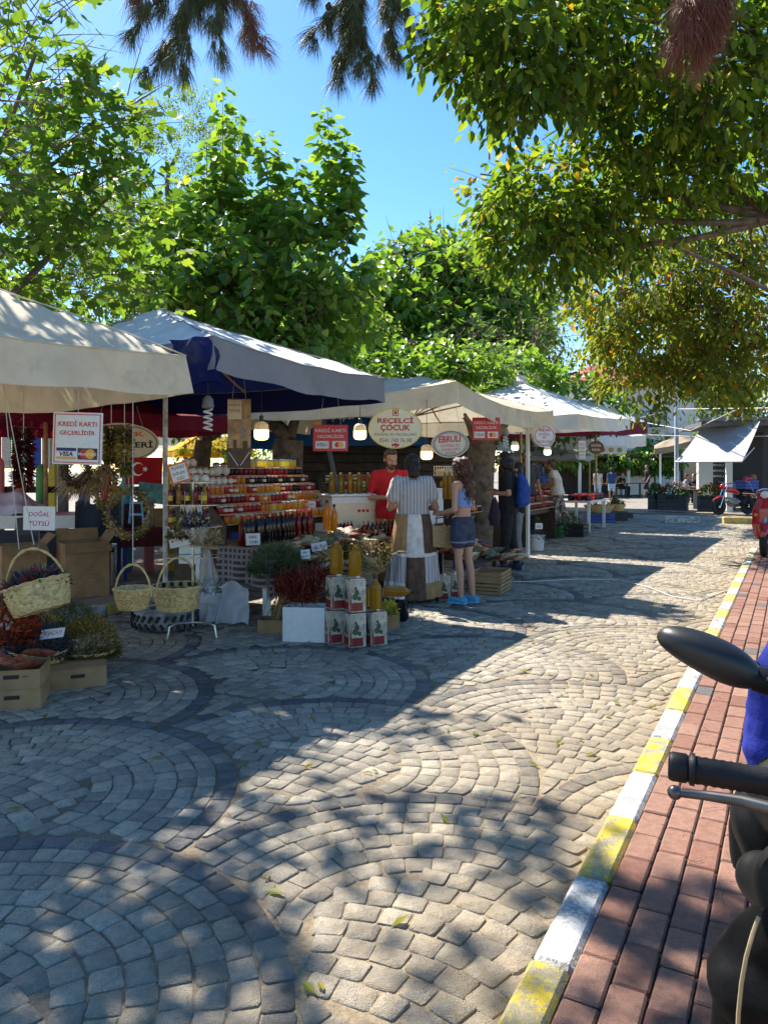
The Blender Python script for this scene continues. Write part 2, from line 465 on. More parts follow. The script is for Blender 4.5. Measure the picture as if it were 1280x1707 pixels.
# ---- kerbs
def kerb_mat(name, paint):
    m, nt, b = nodes(name); p = nt.nodes.new('ShaderNodeNewGeometry').outputs['Position']
    con = ramp(nt, nz(nt, 120, 4, .7, vec=p), [(.3, (.13, .13, .125)), (.7, (.3, .295, .28))])
    wear = ramp(nt, mth(nt, 'ADD', mth(nt, 'MULTIPLY', nz(nt, 9, 6, .75, vec=p), .62), mth(nt, 'MULTIPLY', nz(nt, 70, 4, .7, vec=p), .38)), [(.45, (1,)*3), (.53, (0,)*3)])
    oi = nt.nodes.new('ShaderNodeObjectInfo')
    k = mth(nt, 'MULTIPLY', wear, mth(nt, 'MULTIPLY_ADD', oi.outputs['Random'], .35, .72))
    nt.links.new(mix(nt, k, paint, con), b.inputs['Base Color']); b.inputs['Roughness'].default_value = .75
    bump(nt, b, nz(nt, 150, 4, vec=p), .45, .008); return m
KY = kerb_mat('yellow_kerb_paint', (.55, .4, .025)); KW = kerb_mat('white_kerb_paint', (.58, .57, .53))
KG = mat('kerb_concrete', (.3, .29, .27), .85, var=.12, vs=40, bmp=.3)
def kerb(name, s0, s1, p, wdt, sgn, first, pitch, parent=None):
    root = struct(strip(s0, s1, p+.004*sgn, p+(wdt-.004)*sgn, .02).build(name, KG))
    i = 0; s = s0
    while s < s1:
        mb = MB(); mb.box((0, 0, 0), (pitch-.008, wdt, .17), None, .014)
        o = mb.build('kerb_stone', (KY, KW)[(i+first) % 2], root, False)
        o.location = rd(s+pitch/2, p+wdt/2*sgn, .015+U(-.002, .002)); o.rotation_euler = (U(-.006, .006), U(-.006, .006), RZ+U(-.01, .01))
        s += pitch; i += 1
kerb('kerb', 2.098-.51*6, 14.6, KP, .115, 1, 1, .51)
kerb('kerb.001', 3.9, 12.4, LP, .13, -1, 1, .51)

# ---- right pavement of red pavers
m, bnt, b = nodes('red_paver'); p = bnt.nodes.new('ShaderNodeNewGeometry').outputs['Position']
bc = ramp(bnt, attr(bnt), [(0, (.09, .085, .085)), (.12, (.15, .135, .13)), (.16, (.19, .09, .068)), (.5, (.235, .115, .082)), (1, (.31, .18, .13))])
bc = mix(bnt, 1, bc, ramp(bnt, nz(bnt, 30, 5, .65, vec=p), [(.3, (.75,)*3), (.7, (1.15,)*3)]), 'MULTIPLY')
bc = mix(bnt, 1, bc, ramp(bnt, nz(bnt, 330, 2, .6, vec=p), [(.35, (.75,)*3), (.6, (1.15,)*3)]), 'MULTIPLY')
st = ramp(bnt, nz(bnt, 5, 5, .7, vec=p), [(.62, (0,)*3), (.72, (.6,)*3)])
bc = mix(bnt, st, bc, (.16, .14, .125))
bnt.links.new(bc, b.inputs['Base Color']); b.inputs['Roughness'].default_value = .85; b.inputs['Specular IOR Level'].default_value = .25
bump(bnt, b, nz(bnt, 260, 4, vec=p), .4, .01); PAVER = m
GRIT = mat('dark_joint_grit', (.035, .03, .025), .95, var=.4, vs=150, bmp=.6)
pave = struct(strip(-3, 15, KP+.118, 4, .086).build('pavement', GRIT))
bl = []
for r in range(0, 38):
    off = U(0, .2) if r > 3 else (.02, .13, .07, .16)[r]; s = -1.5+off
    while s < 14.5:
        bl.append((s, KP+.121+.1035*r)); s += .204
def vis(q):
    P = rd(q[0]+.1, q[1]+.05, .1); return in_frame(P, 20), P.length
bl.sort(key=lambda q: (not vis(q)[0], vis(q)[1]))
rest = MB(); variants = []
for i in range(14):
    mb = MB(); mb.at = U(.2, 1) if i > 1 else U(.02, .1); mb.box((0, 0, 0), (.197, .097, .05), None, .006); variants.append(mb.mesh('brick', PAVER))
for i, (s, p) in enumerate(bl):
    rz = RZ+U(-.012, .012)
    if i < 300:
        o = link('brick', variants[rnd.randrange(2, 14) if rnd.random() > .035 else rnd.randrange(2)], pave)
        o.location = rd(s+.0985, p+.0485, .074+U(-.003, .003)); o.rotation_euler = (U(-.012, .012), U(-.012, .012), rz)
    else:
        rest.at = U(.2, 1); rest.M = Matrix.Translation(rd(s+.0985, p+.0485, .074+U(-.002, .002))) @ Matrix.Rotation(rz, 4, 'Z')
        rest.box((0, 0, 0), (.197, .097, .05))
rest.M = None
stuff(rest.build('paving_bricks', PAVER, pave))
# fallen pine needles and grit caught along the kerb
nd = MB()
for i in range(90):
    s, p = U(1.2, 7), U(KP+.1, KP+.6); c = rd(s, p, .104); a = U(0, 6.28); L = U(.03, .1); k = U(-.02, .02)
    d = Vector((math.cos(a), math.sin(a), 0)); e = Vector((-d.y, d.x, 0))
    nd.tube([c-d*L/2, c+e*k+Vector((0, 0, .002)), c+d*L/2], .0009, 3, False)
stuff(nd.build('fallen_needles', mat('dry_needle', (.2, .12, .05), .8)))

fl = MB()
for i in range(150):
    s, p = U(1.2, 11), LP+.2+(KP-LP-.3)*(rnd.random()**.7); c = rd(s, p, .008); a = U(0, 6.28); L = U(.018, .045); d = Vector((math.cos(a), math.sin(a), U(-.1, .25))); e = Vector((-d.y, d.x, U(-.2, .2)))*.4
    fl.at = U(.55, 1); fl.add([c-d*L, c-e*L+Vector((0, 0, .004)), c+d*L, c+e*L+Vector((0, 0, .006))], [(0, 1, 2), (0, 2, 3)])
FALLEN = fl
# ---- left pavement
lp = struct(strip(-4, 26, LP-.14, LP-9, .06, 1).build('pavement.001', mat('pale_joint', (.16, .13, .1), .95)))
PALE = mat('pale_paver', (.36, .25, .19), .85, var=.1, vs=20, bmp=.3, objr=.18, a=True)
lv = []
for i in range(6):
    mb = MB(); mb.at = U(.75, 1.15); mb.box((0, 0, 0), (.295, .195, .05), None, .006); lv.append(mb.mesh('brick', PALE))
cand = []
for r in range(14):
    s = 3+(r % 2)*.15
    while s < 14: cand.append((s, LP-.16-.1-.2*r)); s += .3
cand.sort(key=lambda q: rd(q[0], q[1]).length)
for s, p in cand[:290]:
    o = link('brick', lv[rnd.randrange(6)], lp); o.location = rd(s, p, .058+U(-.002, .002)); o.rotation_euler = (0, 0, RZ)
# ================================================================ TREES
def leaf_tpl(kind):
    if kind == 'lance':      # long leaf folded along its midrib
        st = [(0, .0), (.3, .17), (.62, .16), (1, 0)]
    elif kind == 'heart':
        st = [(-.06, .0), (.0, .3), (.22, .43), (.55, .3), (1, 0)]
    elif kind == 'oval':
        st = [(0, 0), (.3, .25), (.65, .19), (1, 0)]
    if kind == 'fig':
        out = [(.0, .02), (.1, .12), (.38, .1), (.5, .42), (.3, .58), (.14, .5), (.1, .62), (.12, .8), (0, 1.0)]
        vs = [(0, 0, 0), (0, .45, 0)]; fs = []
        for sgn in (-1, 1):
            b = len(vs)
            for x, y in out: vs.append((sgn*x, y, .12*abs(x)))
            for i in range(len(out)-1):
                f = (1, b+i, b+i+1); fs.append(f if sgn > 0 else f[::-1])
        return np.array(vs, float), [f for f in fs]
    vs, fs = [], []; k = len(st)
    for y, x in st:
        vs += [(-x, y, .35*x), (0, y, -.1*math.sin(PI*max(0, min(1, y)))), (x, y, .35*x)]
    for i in range(k-1):
        for q in (0, 1):
            a = (3*i+q, 3*i+q+1, 3*i+4+q, 3*i+3+q)
            if st[i][1] == 0: a = (3*i+1, 3*i+4+q, 3*i+3+q)
            elif st[i+1][1] == 0: a = (3*i+q, 3*i+q+1, 3*i+4)
            fs.append(a)
    return np.array(vs, float), fs
class Leaves:
    def __init__(s): s.P, s.D, s.N, s.S, s.V = [], [], [], [], []
    def put(s, p, d, n, size, v): s.P.append(tuple(p)); s.D.append(tuple(d)); s.N.append(tuple(n)); s.S.append(size); s.V.append(v)
def leaf_frames(L):
    P = np.array(L.P); D = np.array(L.D); Nn = np.array(L.N); S = np.array(L.S); V = np.array(L.V)
    D /= np.linalg.norm(D, axis=1, keepdims=True)+1e-9
    X = np.cross(D, Nn); X /= np.linalg.norm(X, axis=1, keepdims=True)+1e-9; Z = np.cross(X, D)
    return P, np.stack([X, D, Z], 2)*S[:, None, None], V
def fast_mesh(name, verts, faces, mats, vals=None):
    me = bpy.data.meshes.new(name); n = len(faces); tot = np.concatenate([np.asarray(f) for f in faces]) if isinstance(faces, list) else faces.ravel()
    me.vertices.add(len(verts)); me.vertices.foreach_set('co', verts.astype(np.float32).ravel())
    cnt = np.array([len(f) for f in faces]) if isinstance(faces, list) else np.full(n, faces.shape[1])
    me.loops.add(len(tot)); me.loops.foreach_set('vertex_index', tot.astype(np.int32))
    me.polygons.add(n); st = np.concatenate([[0], np.cumsum(cnt)[:-1]])
    me.polygons.foreach_set('loop_start', st.astype(np.int32)); me.polygons.foreach_set('loop_total', cnt.astype(np.int32))
    me.polygons.foreach_set('use_smooth', np.ones(n, bool))
    for m in (mats if isinstance(mats, list) else [mats]): me.materials.append(m)
    if vals is not None:
        A = me.attributes.new('v', 'FLOAT', 'FACE'); A.data.foreach_set('value', vals.astype(np.float32))
    me.update(); me.validate(); return me
def foliage(L, tpl, m, parent, singles=300):
    tv, tf = leaf_tpl(tpl); P, R, V = leaf_frames(L); n = len(P)
    order = np.arange(n)
    if singles:
        d = np.linalg.norm(P-np.array([0, 0, CZ]), axis=1)
        u = 640+P[:, 0]/np.maximum(P[:, 1], .1)*F; v_ = H0-(P[:, 2]-CZ)/np.maximum(P[:, 1], .1)*F
        vis_ = (u > 0) & (u < 1280) & (v_ > 0) & (P[:, 1] > .3)
        order = np.lexsort((d, ~vis_)); base = []
        qs = np.quantile(V, np.linspace(.08, .92, 6))
        for q in qs:
            nf = len(tf); base.append(fast_mesh('leaf', tv+0, tf, m, np.full(nf, q)))
        for i in order[:singles]:
            o = link('leaf', base[int(np.argmin(abs(qs-V[i])))], parent)
            M = Matrix(((*R[i][0], P[i][0]), (*R[i][1], P[i][1]), (*R[i][2], P[i][2]), (0, 0, 0, 1)))
            o.matrix_basis = M
        order = order[singles:]
    P, R, V = P[order], R[order], V[order]; n = len(P)
    W = np.einsum('nij,kj->nki', R, tv)+P[:, None, :]
    k = len(tv); W = W.reshape(-1, 3); faces = []
    by = {}
    for f in tf: by.setdefault(len(f), []).append(f)
    # triangles then quads, vectorised
    tot, cnt, vals = [], [], []
    for ln, fl in by.items():
        A = (np.arange(n)[:, None, None]*k+np.array(fl)[None]).reshape(-1, ln); tot.append(A.ravel()); cnt.append(np.full(len(A), ln)); vals.append(np.repeat(V, len(fl)))
    me = bpy.data.meshes.new('foliage'); tot = np.concatenate(tot); cnt = np.concatenate(cnt); vals = np.concatenate(vals)
    me.vertices.add(len(W)); me.vertices.foreach_set('co', W.astype(np.float32).ravel())
    me.loops.add(len(tot)); me.loops.foreach_set('vertex_index', tot.astype(np.int32))
    me.polygons.add(len(cnt)); me.polygons.foreach_set('loop_start', np.concatenate([[0], np.cumsum(cnt)[:-1]]).astype(np.int32))
    me.polygons.foreach_set('loop_total', cnt.astype(np.int32)); me.polygons.foreach_set('use_smooth', np.ones(len(cnt), bool))
    me.materials.append(m); A = me.attributes.new('v', 'FLOAT', 'FACE'); A.data.foreach_set('value', vals.astype(np.float32)); me.update()
    return stuff(link('foliage', me, parent))
def rv(s=1.0):
    while True:
        p = Vector((U(-1, 1), U(-1, 1), U(-1, 1)))
        if .01 < p.length < 1: return p*s
def shoot(L, wd, base, d, length, n, size, droop=.3, hang=.5, v0=.5, vr=.22, wr=.006, curl=.12):
    """a twig with leaves in turn along it"""
    d = Vector(d).normalized(); p = Vector(base); path = [p.copy()]; st = length/n
    side = d.cross(Vector((0, 0, 1)));  side = side.normalized() if side.length > .1 else Vector((1, 0, 0))
    up = side.cross(d); ph = U(0, 6.28)
    for i in range(n):
        d = (d+Vector((0, 0, -droop*st))+rv(curl*.5)).normalized(); p = p+d*st; path.append(p.copy())
        if i < n*.12: continue
        ph += 2.4+U(-.4, .4); o = side*math.cos(ph)+up*math.sin(ph)
        q = p+o*size*U(.25, .5)
        ld = (o*.8+d*.45+Vector((0, 0, -hang*U(.5, 1.5)))+rv(.3)).normalized()
        nn = (Vector((0, 0, 1))+o*.5*hang+rv(.75))
        s_ = size*U(.65, 1.2)*(1-.4*max(0, i/n-.7)/.3)
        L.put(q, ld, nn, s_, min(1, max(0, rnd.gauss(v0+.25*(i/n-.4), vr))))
    if wd is not None:
        k = max(1, len(path)//4); pp = path[::k]+[path[-1]]
        wd.tube(pp, [wr*(1-.75*i/(len(pp)-1)) for i in range(len(pp))], 4, False)
def limb(wd, a, b, r0, r1, wig=.12, n=7, seg=8):
    a, b = Vector(a), Vector(b); L = (b-a).length; pts = []
    o1, o2 = rv(wig*L), rv(wig*L)
    for i in range(seg+1):
        t = i/seg; pts.append(a.lerp(b, t)+o1*math.sin(PI*t)+o2*math.sin(2*PI*t)*.5)
    wd.tube(pts, [r0+(r1-r0)*i/seg for i in range(seg+1)], n); return pts
class Tree:
    def __init__(s, name, label, base, group=None):
        s.base = Vector(base); s.root = thing(name, label, 'tree', s.base, 0, group); s.L = Leaves(); s.wd = MB(); s.tw = MB()
        s.wd.M = s.tw.M = Matrix.Translation(-s.base)
    def done(s, tpl, m, singles=300, bark=None, twig=None):
        idx = []
        for i, p in enumerate(s.L.P):       # thin the sprays that would hang their shade on the two clean white tops
            q = Vector(p)-SUN*((p[2]-2.8)/SUN.z); a, b_ = sp(q)
            if (13.3 < a < 23.5 and -7.8 < b_ < -3.2 and p[2] > 2.8 and rnd.random() > .12) or (9 < a < 13 and -5.6 < b_ < -3.4 and p[2] > 2.8 and rnd.random() > .8): continue
            idx.append(i)
        for nm in 'PDNSV': setattr(s.L, nm, [getattr(s.L, nm)[i] for i in idx])
        s.wd.build('trunk', bark or BARK, s.root, True, 60)
        if s.tw.v: stuff(s.tw.build('twigs', twig or TWIG, s.root, True, 60))
        for i, p in enumerate(s.L.P): s.L.P[i] = (p[0]-s.base.x, p[1]-s.base.y, p[2]-s.base.z)
        # singles are picked in world space
        o = s.root
        Lw = s.L
        P0 = s.base
        tmp = Leaves(); tmp.P = [(p[0]+P0.x, p[1]+P0.y, p[2]+P0.z) for p in Lw.P]; tmp.D, tmp.N, tmp.S, tmp.V = Lw.D, Lw.N, Lw.S, Lw.V
        f = foliage(tmp, tpl, m, s.root, singles)
        inv = Matrix.Translation(-P0)
        for ch in s.root.children:
            if ch.name.split('.')[0] in ('leaf', 'foliage'): ch.matrix_parent_inverse = inv
def lobe(tr, u, v, d, ru, rv_, rd_, n, ln, nl, size, v0=.5, droop=.6, hang=.6, out=.7, vr=.2, dirz=-.1, wr=.006, shell=.35):
    """n leafy twigs through an uneven ellipsoid about a point"""
    c = at(u, v, d); a, b = ru*d/F, rv_*d/F
    for i in range(n):
        q = rv(1); L_ = q.length; q = q/L_*(L_**shell) if L_ > 0 else q
        p = c+Vector((q.x*a, q.y*rd_, q.z*b))
        dd = Vector((q.x, q.y, q.z*.7))*out+Vector((0, 0, dirz))+rv(.6)
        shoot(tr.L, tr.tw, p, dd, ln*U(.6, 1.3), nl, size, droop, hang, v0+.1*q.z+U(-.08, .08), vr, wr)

G1 = [(0, (.012, .035, .008)), (.35, (.03, .085, .014)), (.65, (.055, .14, .02)), (.88, (.10, .2, .03)), (1, (.2, .26, .05))]
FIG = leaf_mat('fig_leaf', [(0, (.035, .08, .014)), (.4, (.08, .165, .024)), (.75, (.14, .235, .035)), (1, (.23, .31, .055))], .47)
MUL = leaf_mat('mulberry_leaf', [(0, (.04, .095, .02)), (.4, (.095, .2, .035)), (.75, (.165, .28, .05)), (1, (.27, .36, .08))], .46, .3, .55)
LIME = leaf_mat('nettle_tree_leaf', [(0, (.03, .07, .012)), (.4, (.075, .15, .022)), (.7, (.15, .24, .03)), (.95, (.27, .32, .035)), (1, (.34, .24, .03))], .5)
AUT = leaf_mat('turning_leaf', [(0, (.05, .085, .014)), (.4, (.12, .17, .025)), (.75, (.2, .235, .035)), (.92, (.28, .25, .035)), (.97, (.34, .2, .03)), (1, (.4, .16, .02))], .47)
ACA = leaf_mat('acacia_leaf', [(0, (.05, .1, .02)), (.5, (.11, .2, .04)), (1, (.2, .28, .06))], .45)
FAR = leaf_mat('far_leaf', [(0, (.03, .07, .018)), (.5, (.07, .14, .03)), (1, (.14, .21, .05))], .42)
def thin(t, keep=.4):
    L = t.L; idx = []
    for i, p in enumerate(L.P):
        q = Vector(p)-SUN*(p[2]/SUN.z); s_, p_ = sp(q)
        if p_ > -2.3 and s_ > 2.1 and not (2.7 < s_ < 3.3 and -1.6 < p_ < -.8) and rnd.random() > .25: continue
        if p_ > -1.2 and s_ < 2.1 and rnd.random() > .5: continue
        q = Vector(p)-SUN*((p[2]-2.6)/SUN.z); s_, p_ = sp(q)
        if .8 < s_ < 4.6 and -7 < p_ < -4.1 and rnd.random() > .45: continue
        idx.append(i)
    for nm in 'PDNSV': setattr(L, nm, [getattr(L, nm)[i] for i in idx])
# ---- fig tree at the left, over the first stall
t = Tree('fig_tree', 'lobed leaf fig tree towering over the cream awning at the left', rd(4.6, -8.8, .06))
b0 = t.base; FK = 1.3; tops = [at(-140, 60, 6.6), at(10, 330, 9.2), at(120, 250, 9), at(60, 90, 8.6), at(-330, 330, 6.4), at(180, 330, 9.3), at(-60, -260, 7)]
tr_top = b0+Vector((.2, .1, 2.0)); limb(t.wd, b0, tr_top, .16, .12, .05)
for q in tops:
    pts = limb(t.wd, tr_top, q, .07, .02, .1)
for (u, v, d, ru, rw, rz_, n) in [(20, 330, 7.2, 130, 150, .8, 46), (-150, 200, 6.8, 160, 240, 1.0, 60), (30, 60, 6.6, 55, 110, .6, 30), (90, 200, 6.8, 95, 60, .5, 20),
        (150, 310, 7.1, 95, 100, .6, 30), (60, 440, 7.2, 120, 60, .7, 26), (200, 190, 6.9, 40, 40, .3, 7), (-300, 350, 6.4, 160, 200, 1.0, 44), (-60, -200, 6.9, 200, 150, 1.1, 60), (180, 430, 7.4, 70, 60, .5, 12)]:
    q_ = FK if u > -100 and v > 0 else 1
    lobe(t, u, v, d*q_, ru, rw, rz_*q_, int(n*(1.7 if q_ > 1 else 3.0)), .55*q_, 9, .17*q_**.8, .45, .2, .55, .8, .2, .35, .008)
for (u0, v0, u1, v1, n) in [(20, 210, 150, 60, 13), (60, 260, 262, 150, 15), (100, 300, 250, 240, 12), (20, 120, 78, -10, 12), (40, 60, 70, 20, 6), (130, 330, 225, 270, 10)]:
    a, b_ = at(u0, v0, 8.8), at(u1, v1, 8.7); shoot(t.L, t.tw, a, b_-a, (b_-a).length, int(n*1.6), .18, .1, .35, .5, .2, .012, .05)
thin(t)
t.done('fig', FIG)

# ---- feathery acacia behind
t = Tree('acacia_tree', 'feathery light green acacia behind the fig tree, above the blue awning', rd(12, -13.5, .06))
limb(t.wd, t.base, at(280, 420, 16), .16, .1); limb(t.wd, at(280, 420, 16), at(300, 250, 16), .09, .03); limb(t.wd, at(280, 420, 16), at(210, 300, 16), .07, .03)
for (u, v, d, ru, rw, rz_, n) in [(290, 290, 16, 110, 90, 1.4, 230), (240, 420, 16, 120, 90, 1.3, 230), (320, 220, 16, 70, 40, 1, 90), (200, 480, 16, 100, 50, 1, 120)]:
    lobe(t, u, v, d, ru, rw, rz_, n, .5, 26, .085, .55, .7, .5, .7, .2, .1, .005)
t.done('lance', ACA, 0)

# ---- mulberries with upright leafy shoots behind the stalls
def mulberry(label, base, shoots, lobes, size, name='mulberry_tree', hub=None, far=1.0):
    shoots = [(a_, b_, c_, d_, e_*far, f_) for a_, b_, c_, d_, e_, f_ in shoots]; lobes = [(a_, b_, c_*far, d_, e_, f_*far, g_) for a_, b_, c_, d_, e_, f_, g_ in lobes]; size *= far**.75
    t = Tree(name, label, base, None)
    top = hub or t.base+Vector((0, 0, 2.0)); limb(t.wd, t.base, top, .2, .15, .03)
    for (u0, v0, u1, v1, d, n) in shoots:
        a, b_ = at(u0, v0, d), at(u1, v1, d)
        limb(t.wd, top, a, .06, .015, .06, 5)
        for k in range(3):
            o = Vector((U(-.03, .03), U(-.06, .06), 0)); shoot(t.L, t.tw if k == 0 else None, a+o, b_-a, (b_-a).length, int(n*1.35), size*1.2, 0, .75, .5, .2, .012, .03)
    for (u, v, d, ru, rw, rz_, n) in lobes:
        limb(t.wd, top, at(u, v, d), .06, .02, .08, 5)
        lobe(t, u, v, d, ru, rw, rz_, int(n*(1.9 if far < 2 else 3.0)), .55*far**.5, 10, size*1.1, .47, .1, .7, .7, .22, .45, .007)
    t.done('heart', MUL); return t
mulberry('mulberry with tall upright leafy shoots rising behind the blue awning', rd(11.5, -9.6, .06),
    [(370, 400, 372, 150, 9.6, 26), (385, 380, 395, 190, 9.8, 22), (348, 420, 345, 240, 9.6, 18), (452, 420, 448, 222, 9.4, 24), (468, 420, 470, 262, 9.6, 18), (492, 400, 494, 270, 9.4, 14), (525, 430, 515, 290, 9.4, 16),
     (552, 440, 545, 182, 9.4, 30), (570, 440, 562, 210, 9.5, 26), (580, 430, 588, 255, 9.4, 22), (310, 440, 300, 300, 9.8, 14), (560, 440, 578, 230, 9.6, 22), (280, 470, 268, 330, 9.9, 12), (415, 420, 412, 300, 9.6, 12)],
    [(360, 430, 9.8, 90, 70, .7, 38), (470, 450, 9.6, 90, 60, .7, 40), (540, 470, 9.5, 60, 70, .6, 26), (420, 520, 9.6, 120, 50, .8, 40), (330, 490, 9.8, 70, 50, .7, 24), (510, 540, 9.7, 90, 40, .7, 26)], .165, far=1.36)
mulberry('broad glossy mulberry behind the oval signs, its tallest shoot near the middle of the sky', rd(26, -16.5, .06),
    [(672, 470, 646, 358, 13, 16), (680, 450, 690, 372, 13, 12), (712, 470, 704, 370, 13, 14), (745, 470, 738, 345, 13, 18), (760, 460, 768, 390, 13, 10), (800, 480, 804, 400, 13.4, 12), (650, 470, 655, 395, 13, 10), (836, 500, 846, 420, 13.6, 10), (735, 430, 732, 350, 13, 10), (600, 520, 592, 478, 12.6, 5)],
    [(720, 470, 13, 90, 60, 1.0, 48), (640, 520, 12.8, 90, 55, .9, 48), (780, 520, 13.2, 90, 60, 1.0, 48), (700, 570, 12.8, 140, 45, 1.0, 60), (570, 560, 12.6, 60, 50, .8, 30), (840, 530, 13.6, 60, 60, .9, 30), (800, 590, 13.4, 110, 40, 1, 44), (620, 610, 12.6, 110, 35, .9, 34)], .215, far=2.1)
# ---- far broad trees
def bushy(name, label, base, lobes, m, size, top, ln=.7, nl=14, group=None):
    t = Tree(name, label, base, group); limb(t.wd, t.base, top, .2, .12)
    for (u, v, d, ru, rw, rz_, n) in lobes:
        limb(t.wd, top, at(u, v, d), .08, .03, .08, 5, 5); lobe(t, u, v, d, ru, rw, rz_, n, ln, nl, size, .5, .4, .5, .7, .22, .15, .006)
    t.done('oval', m, 0); return t
bushy('hackberry_tree', 'fine leaved dark green tree behind the white awning peak', rd(24, -8, .06),
    [(890, 540, 22, 90, 70, 2.0, 170), (940, 580, 22, 60, 60, 1.6, 110), (850, 600, 22, 100, 50, 2, 130), (960, 620, 22, 40, 50, 1.4, 60), (900, 500, 22, 40, 30, 1, 40)], FAR, .17, at(890, 650, 22))
bushy('hackberry_tree', 'green tree in front of the white house, under the yellowing branches', at(1235, 0, 36)*1.0-Vector((0, 0, at(1235, 0, 36).z)),
    [(1190, 600, 36, 70, 60, 2.6, 150), (1180, 620, 36, 40, 40, 2, 90), (1240, 640, 36, 60, 50, 2.2, 110), (1225, 690, 36, 50, 40, 2, 80)], FAR, .25, at(1230, 700, 36), .9)
bushy('plane_tree', 'pale green tree glimpsed between the two mulberries, low above the blue awning', rd(20, -14, .06),
    [(560, 540, 23, 70, 50, 1.6, 90), (480, 560, 23, 90, 60, 1.6, 110), (600, 600, 23, 80, 50, 1.6, 80)], ACA, .2, at(540, 640, 23))
bushy('plane_tree', 'sunlit leafy tree low behind the colourful fence and wreaths', rd(12, -16, .06),
    [(90, 560, 18, 240, 90, 1.6, 200), (350, 700, 19, 70, 60, 1.2, 60), (150, 690, 18, 60, 50, 1.2, 40), (560, 700, 22, 160, 60, 1.5, 120)], ACA, .17, at(150, 700, 18))

# ---- big tree over the right pavement: long leaves, back lit
t = Tree('nettle_tree', 'large green tree arching over the red pavement, crown filling the upper right', rd(7.2, 2.6, .1))
hub = t.base+Vector((-.1, .1, 2.9)); limb(t.wd, t.base, hub, .24, .19, .03, 10)
ends = [(760, 90, 5.6), (900, 130, 5.8), (1000, 30, 6), (1120, 120, 6.2), (1240, 60, 6.2), (850, 340, 7.0), (960, 330, 7.2), (1100, 260, 7.2), (1200, 300, 7.4), (880, 420, 7.4), (1000, 300, 7.4)]
fork = at(1290, 365, 7.2); limb(t.wd, hub, fork, .16, .10, .04, 9); fork2 = at(1330, 120, 6.4); limb(t.wd, fork, fork2, .10, .08, .04, 8)
for u, v, d in ends:
    src = fork if v > 200 else fork2
    pts = limb(t.wd, src, at(u, v, d), .04, .01, .07, 6, 9)
    for q in (3, 5, 7):
        limb(t.wd, pts[q], pts[q]+rv(.6)+Vector((-.25, 0, -.1)), .014, .004, .1, 5, 5)
for (u, v, d, ru, rw, rz_, n) in [(780, 70, 5.6, 70, 65, .5, 50), (850, 120, 5.7, 70, 50, .5, 44), (740, 20, 5.5, 50, 40, .4, 26), (900, 40, 5.8, 110, 70, .7, 80), (1020, 60, 6, 110, 80, .8, 90),
        (1130, 120, 6.2, 110, 90, .8, 90), (1240, 90, 6.3, 110, 120, .9, 100), (1060, 230, 7.0, 80, 55, .6, 50), (1180, 260, 7.2, 110, 70, .8, 76),
        (900, 330, 7.0, 70, 45, .5, 46), (970, 310, 7.2, 80, 60, .6, 56), (860, 350, 6.9, 45, 40, .4, 26), (890, 410, 7.2, 60, 40, .5, 40), (960, 400, 7.4, 70, 45, .6, 44), (1060, 340, 7.4, 100, 60, .7, 70), (1240, 240, 7.4, 90, 80, .8, 60), (1180, -60, 6.2, 260, 90, 1.2, 120)]:
    u_ = u+(38 if u < 860 and v < 140 else 0); lobe(t, u_, v, d, ru*.9, rw*.85, rz_, int(n*1.25), .36, 12, .13, .47, .5, .75, .8, .22, -.12, .005)
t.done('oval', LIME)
# ---- turning tree further along
t = Tree('turning_tree', 'tree with yellowing autumn leaves hanging over the road beside the grey awning', rd(15.4, 2.2, .05))
hub = t.base+Vector((-.2, 0, 3.4)); limb(t.wd, t.base, hub, .22, .16, .03, 9)
for u, v, d in [(1040, 480, 12.5), (1120, 420, 13), (1180, 520, 13), (1080, 580, 13.4), (1240, 480, 13), (1260, 600, 13), (800, 290, 11.5), (1200, 380, 13)]:
    pts = limb(t.wd, hub, at(u, v, d), .07, .012, .07, 6, 9)
    for q in (4, 6): limb(t.wd, pts[q], pts[q]+rv(.9), .02, .005, .1, 5, 5)
for (u, v, d, ru, rw, rz_, n) in [(1060, 470, 12.5, 80, 50, 1.0, 90), (1150, 450, 13, 100, 70, 1.3, 140), (1060, 560, 13.2, 60, 40, .9, 66), (1130, 540, 13.2, 80, 50, 1.1, 96), (1230, 480, 13, 80, 90, 1.3, 130),
        (1230, 580, 13, 80, 60, 1.2, 100), (1070, 620, 13.6, 40, 36, .7, 36), (1150, 600, 13.5, 60, 30, .9, 46), (1200, 380, 13, 110, 50, 1.3, 90), (1010, 520, 12.8, 30, 40, .6, 24)]:
    lobe(t, u, v, d, ru, rw, rz_, int(n*1.1), .6, 13, .16, .5, .8, .8, .7, .23, -.25, .006)
for (u0, v0, u1, v1, d) in [(880, 330, 752, 268, 9), (870, 330, 790, 310, 9), (860, 330, 765, 370, 9), (900, 340, 850, 245, 9), (960, 330, 955, 230, 9), (820, 300, 800, 390, 9), (840, 400, 830, 440, 9), (930, 330, 925, 255, 9), (790, 300, 758, 320, 9)]:
    a, b_ = at(u0, v0, d), at(u1, v1, d); shoot(t.L, t.tw, a, b_-a, (b_-a).length, 14, .115, .15, .9, .8, .16, .006, .06)
limb(t.wd, hub, at(890, 335, 9), .05, .012, .04, 6, 9)
t.done('oval', AUT, 0)

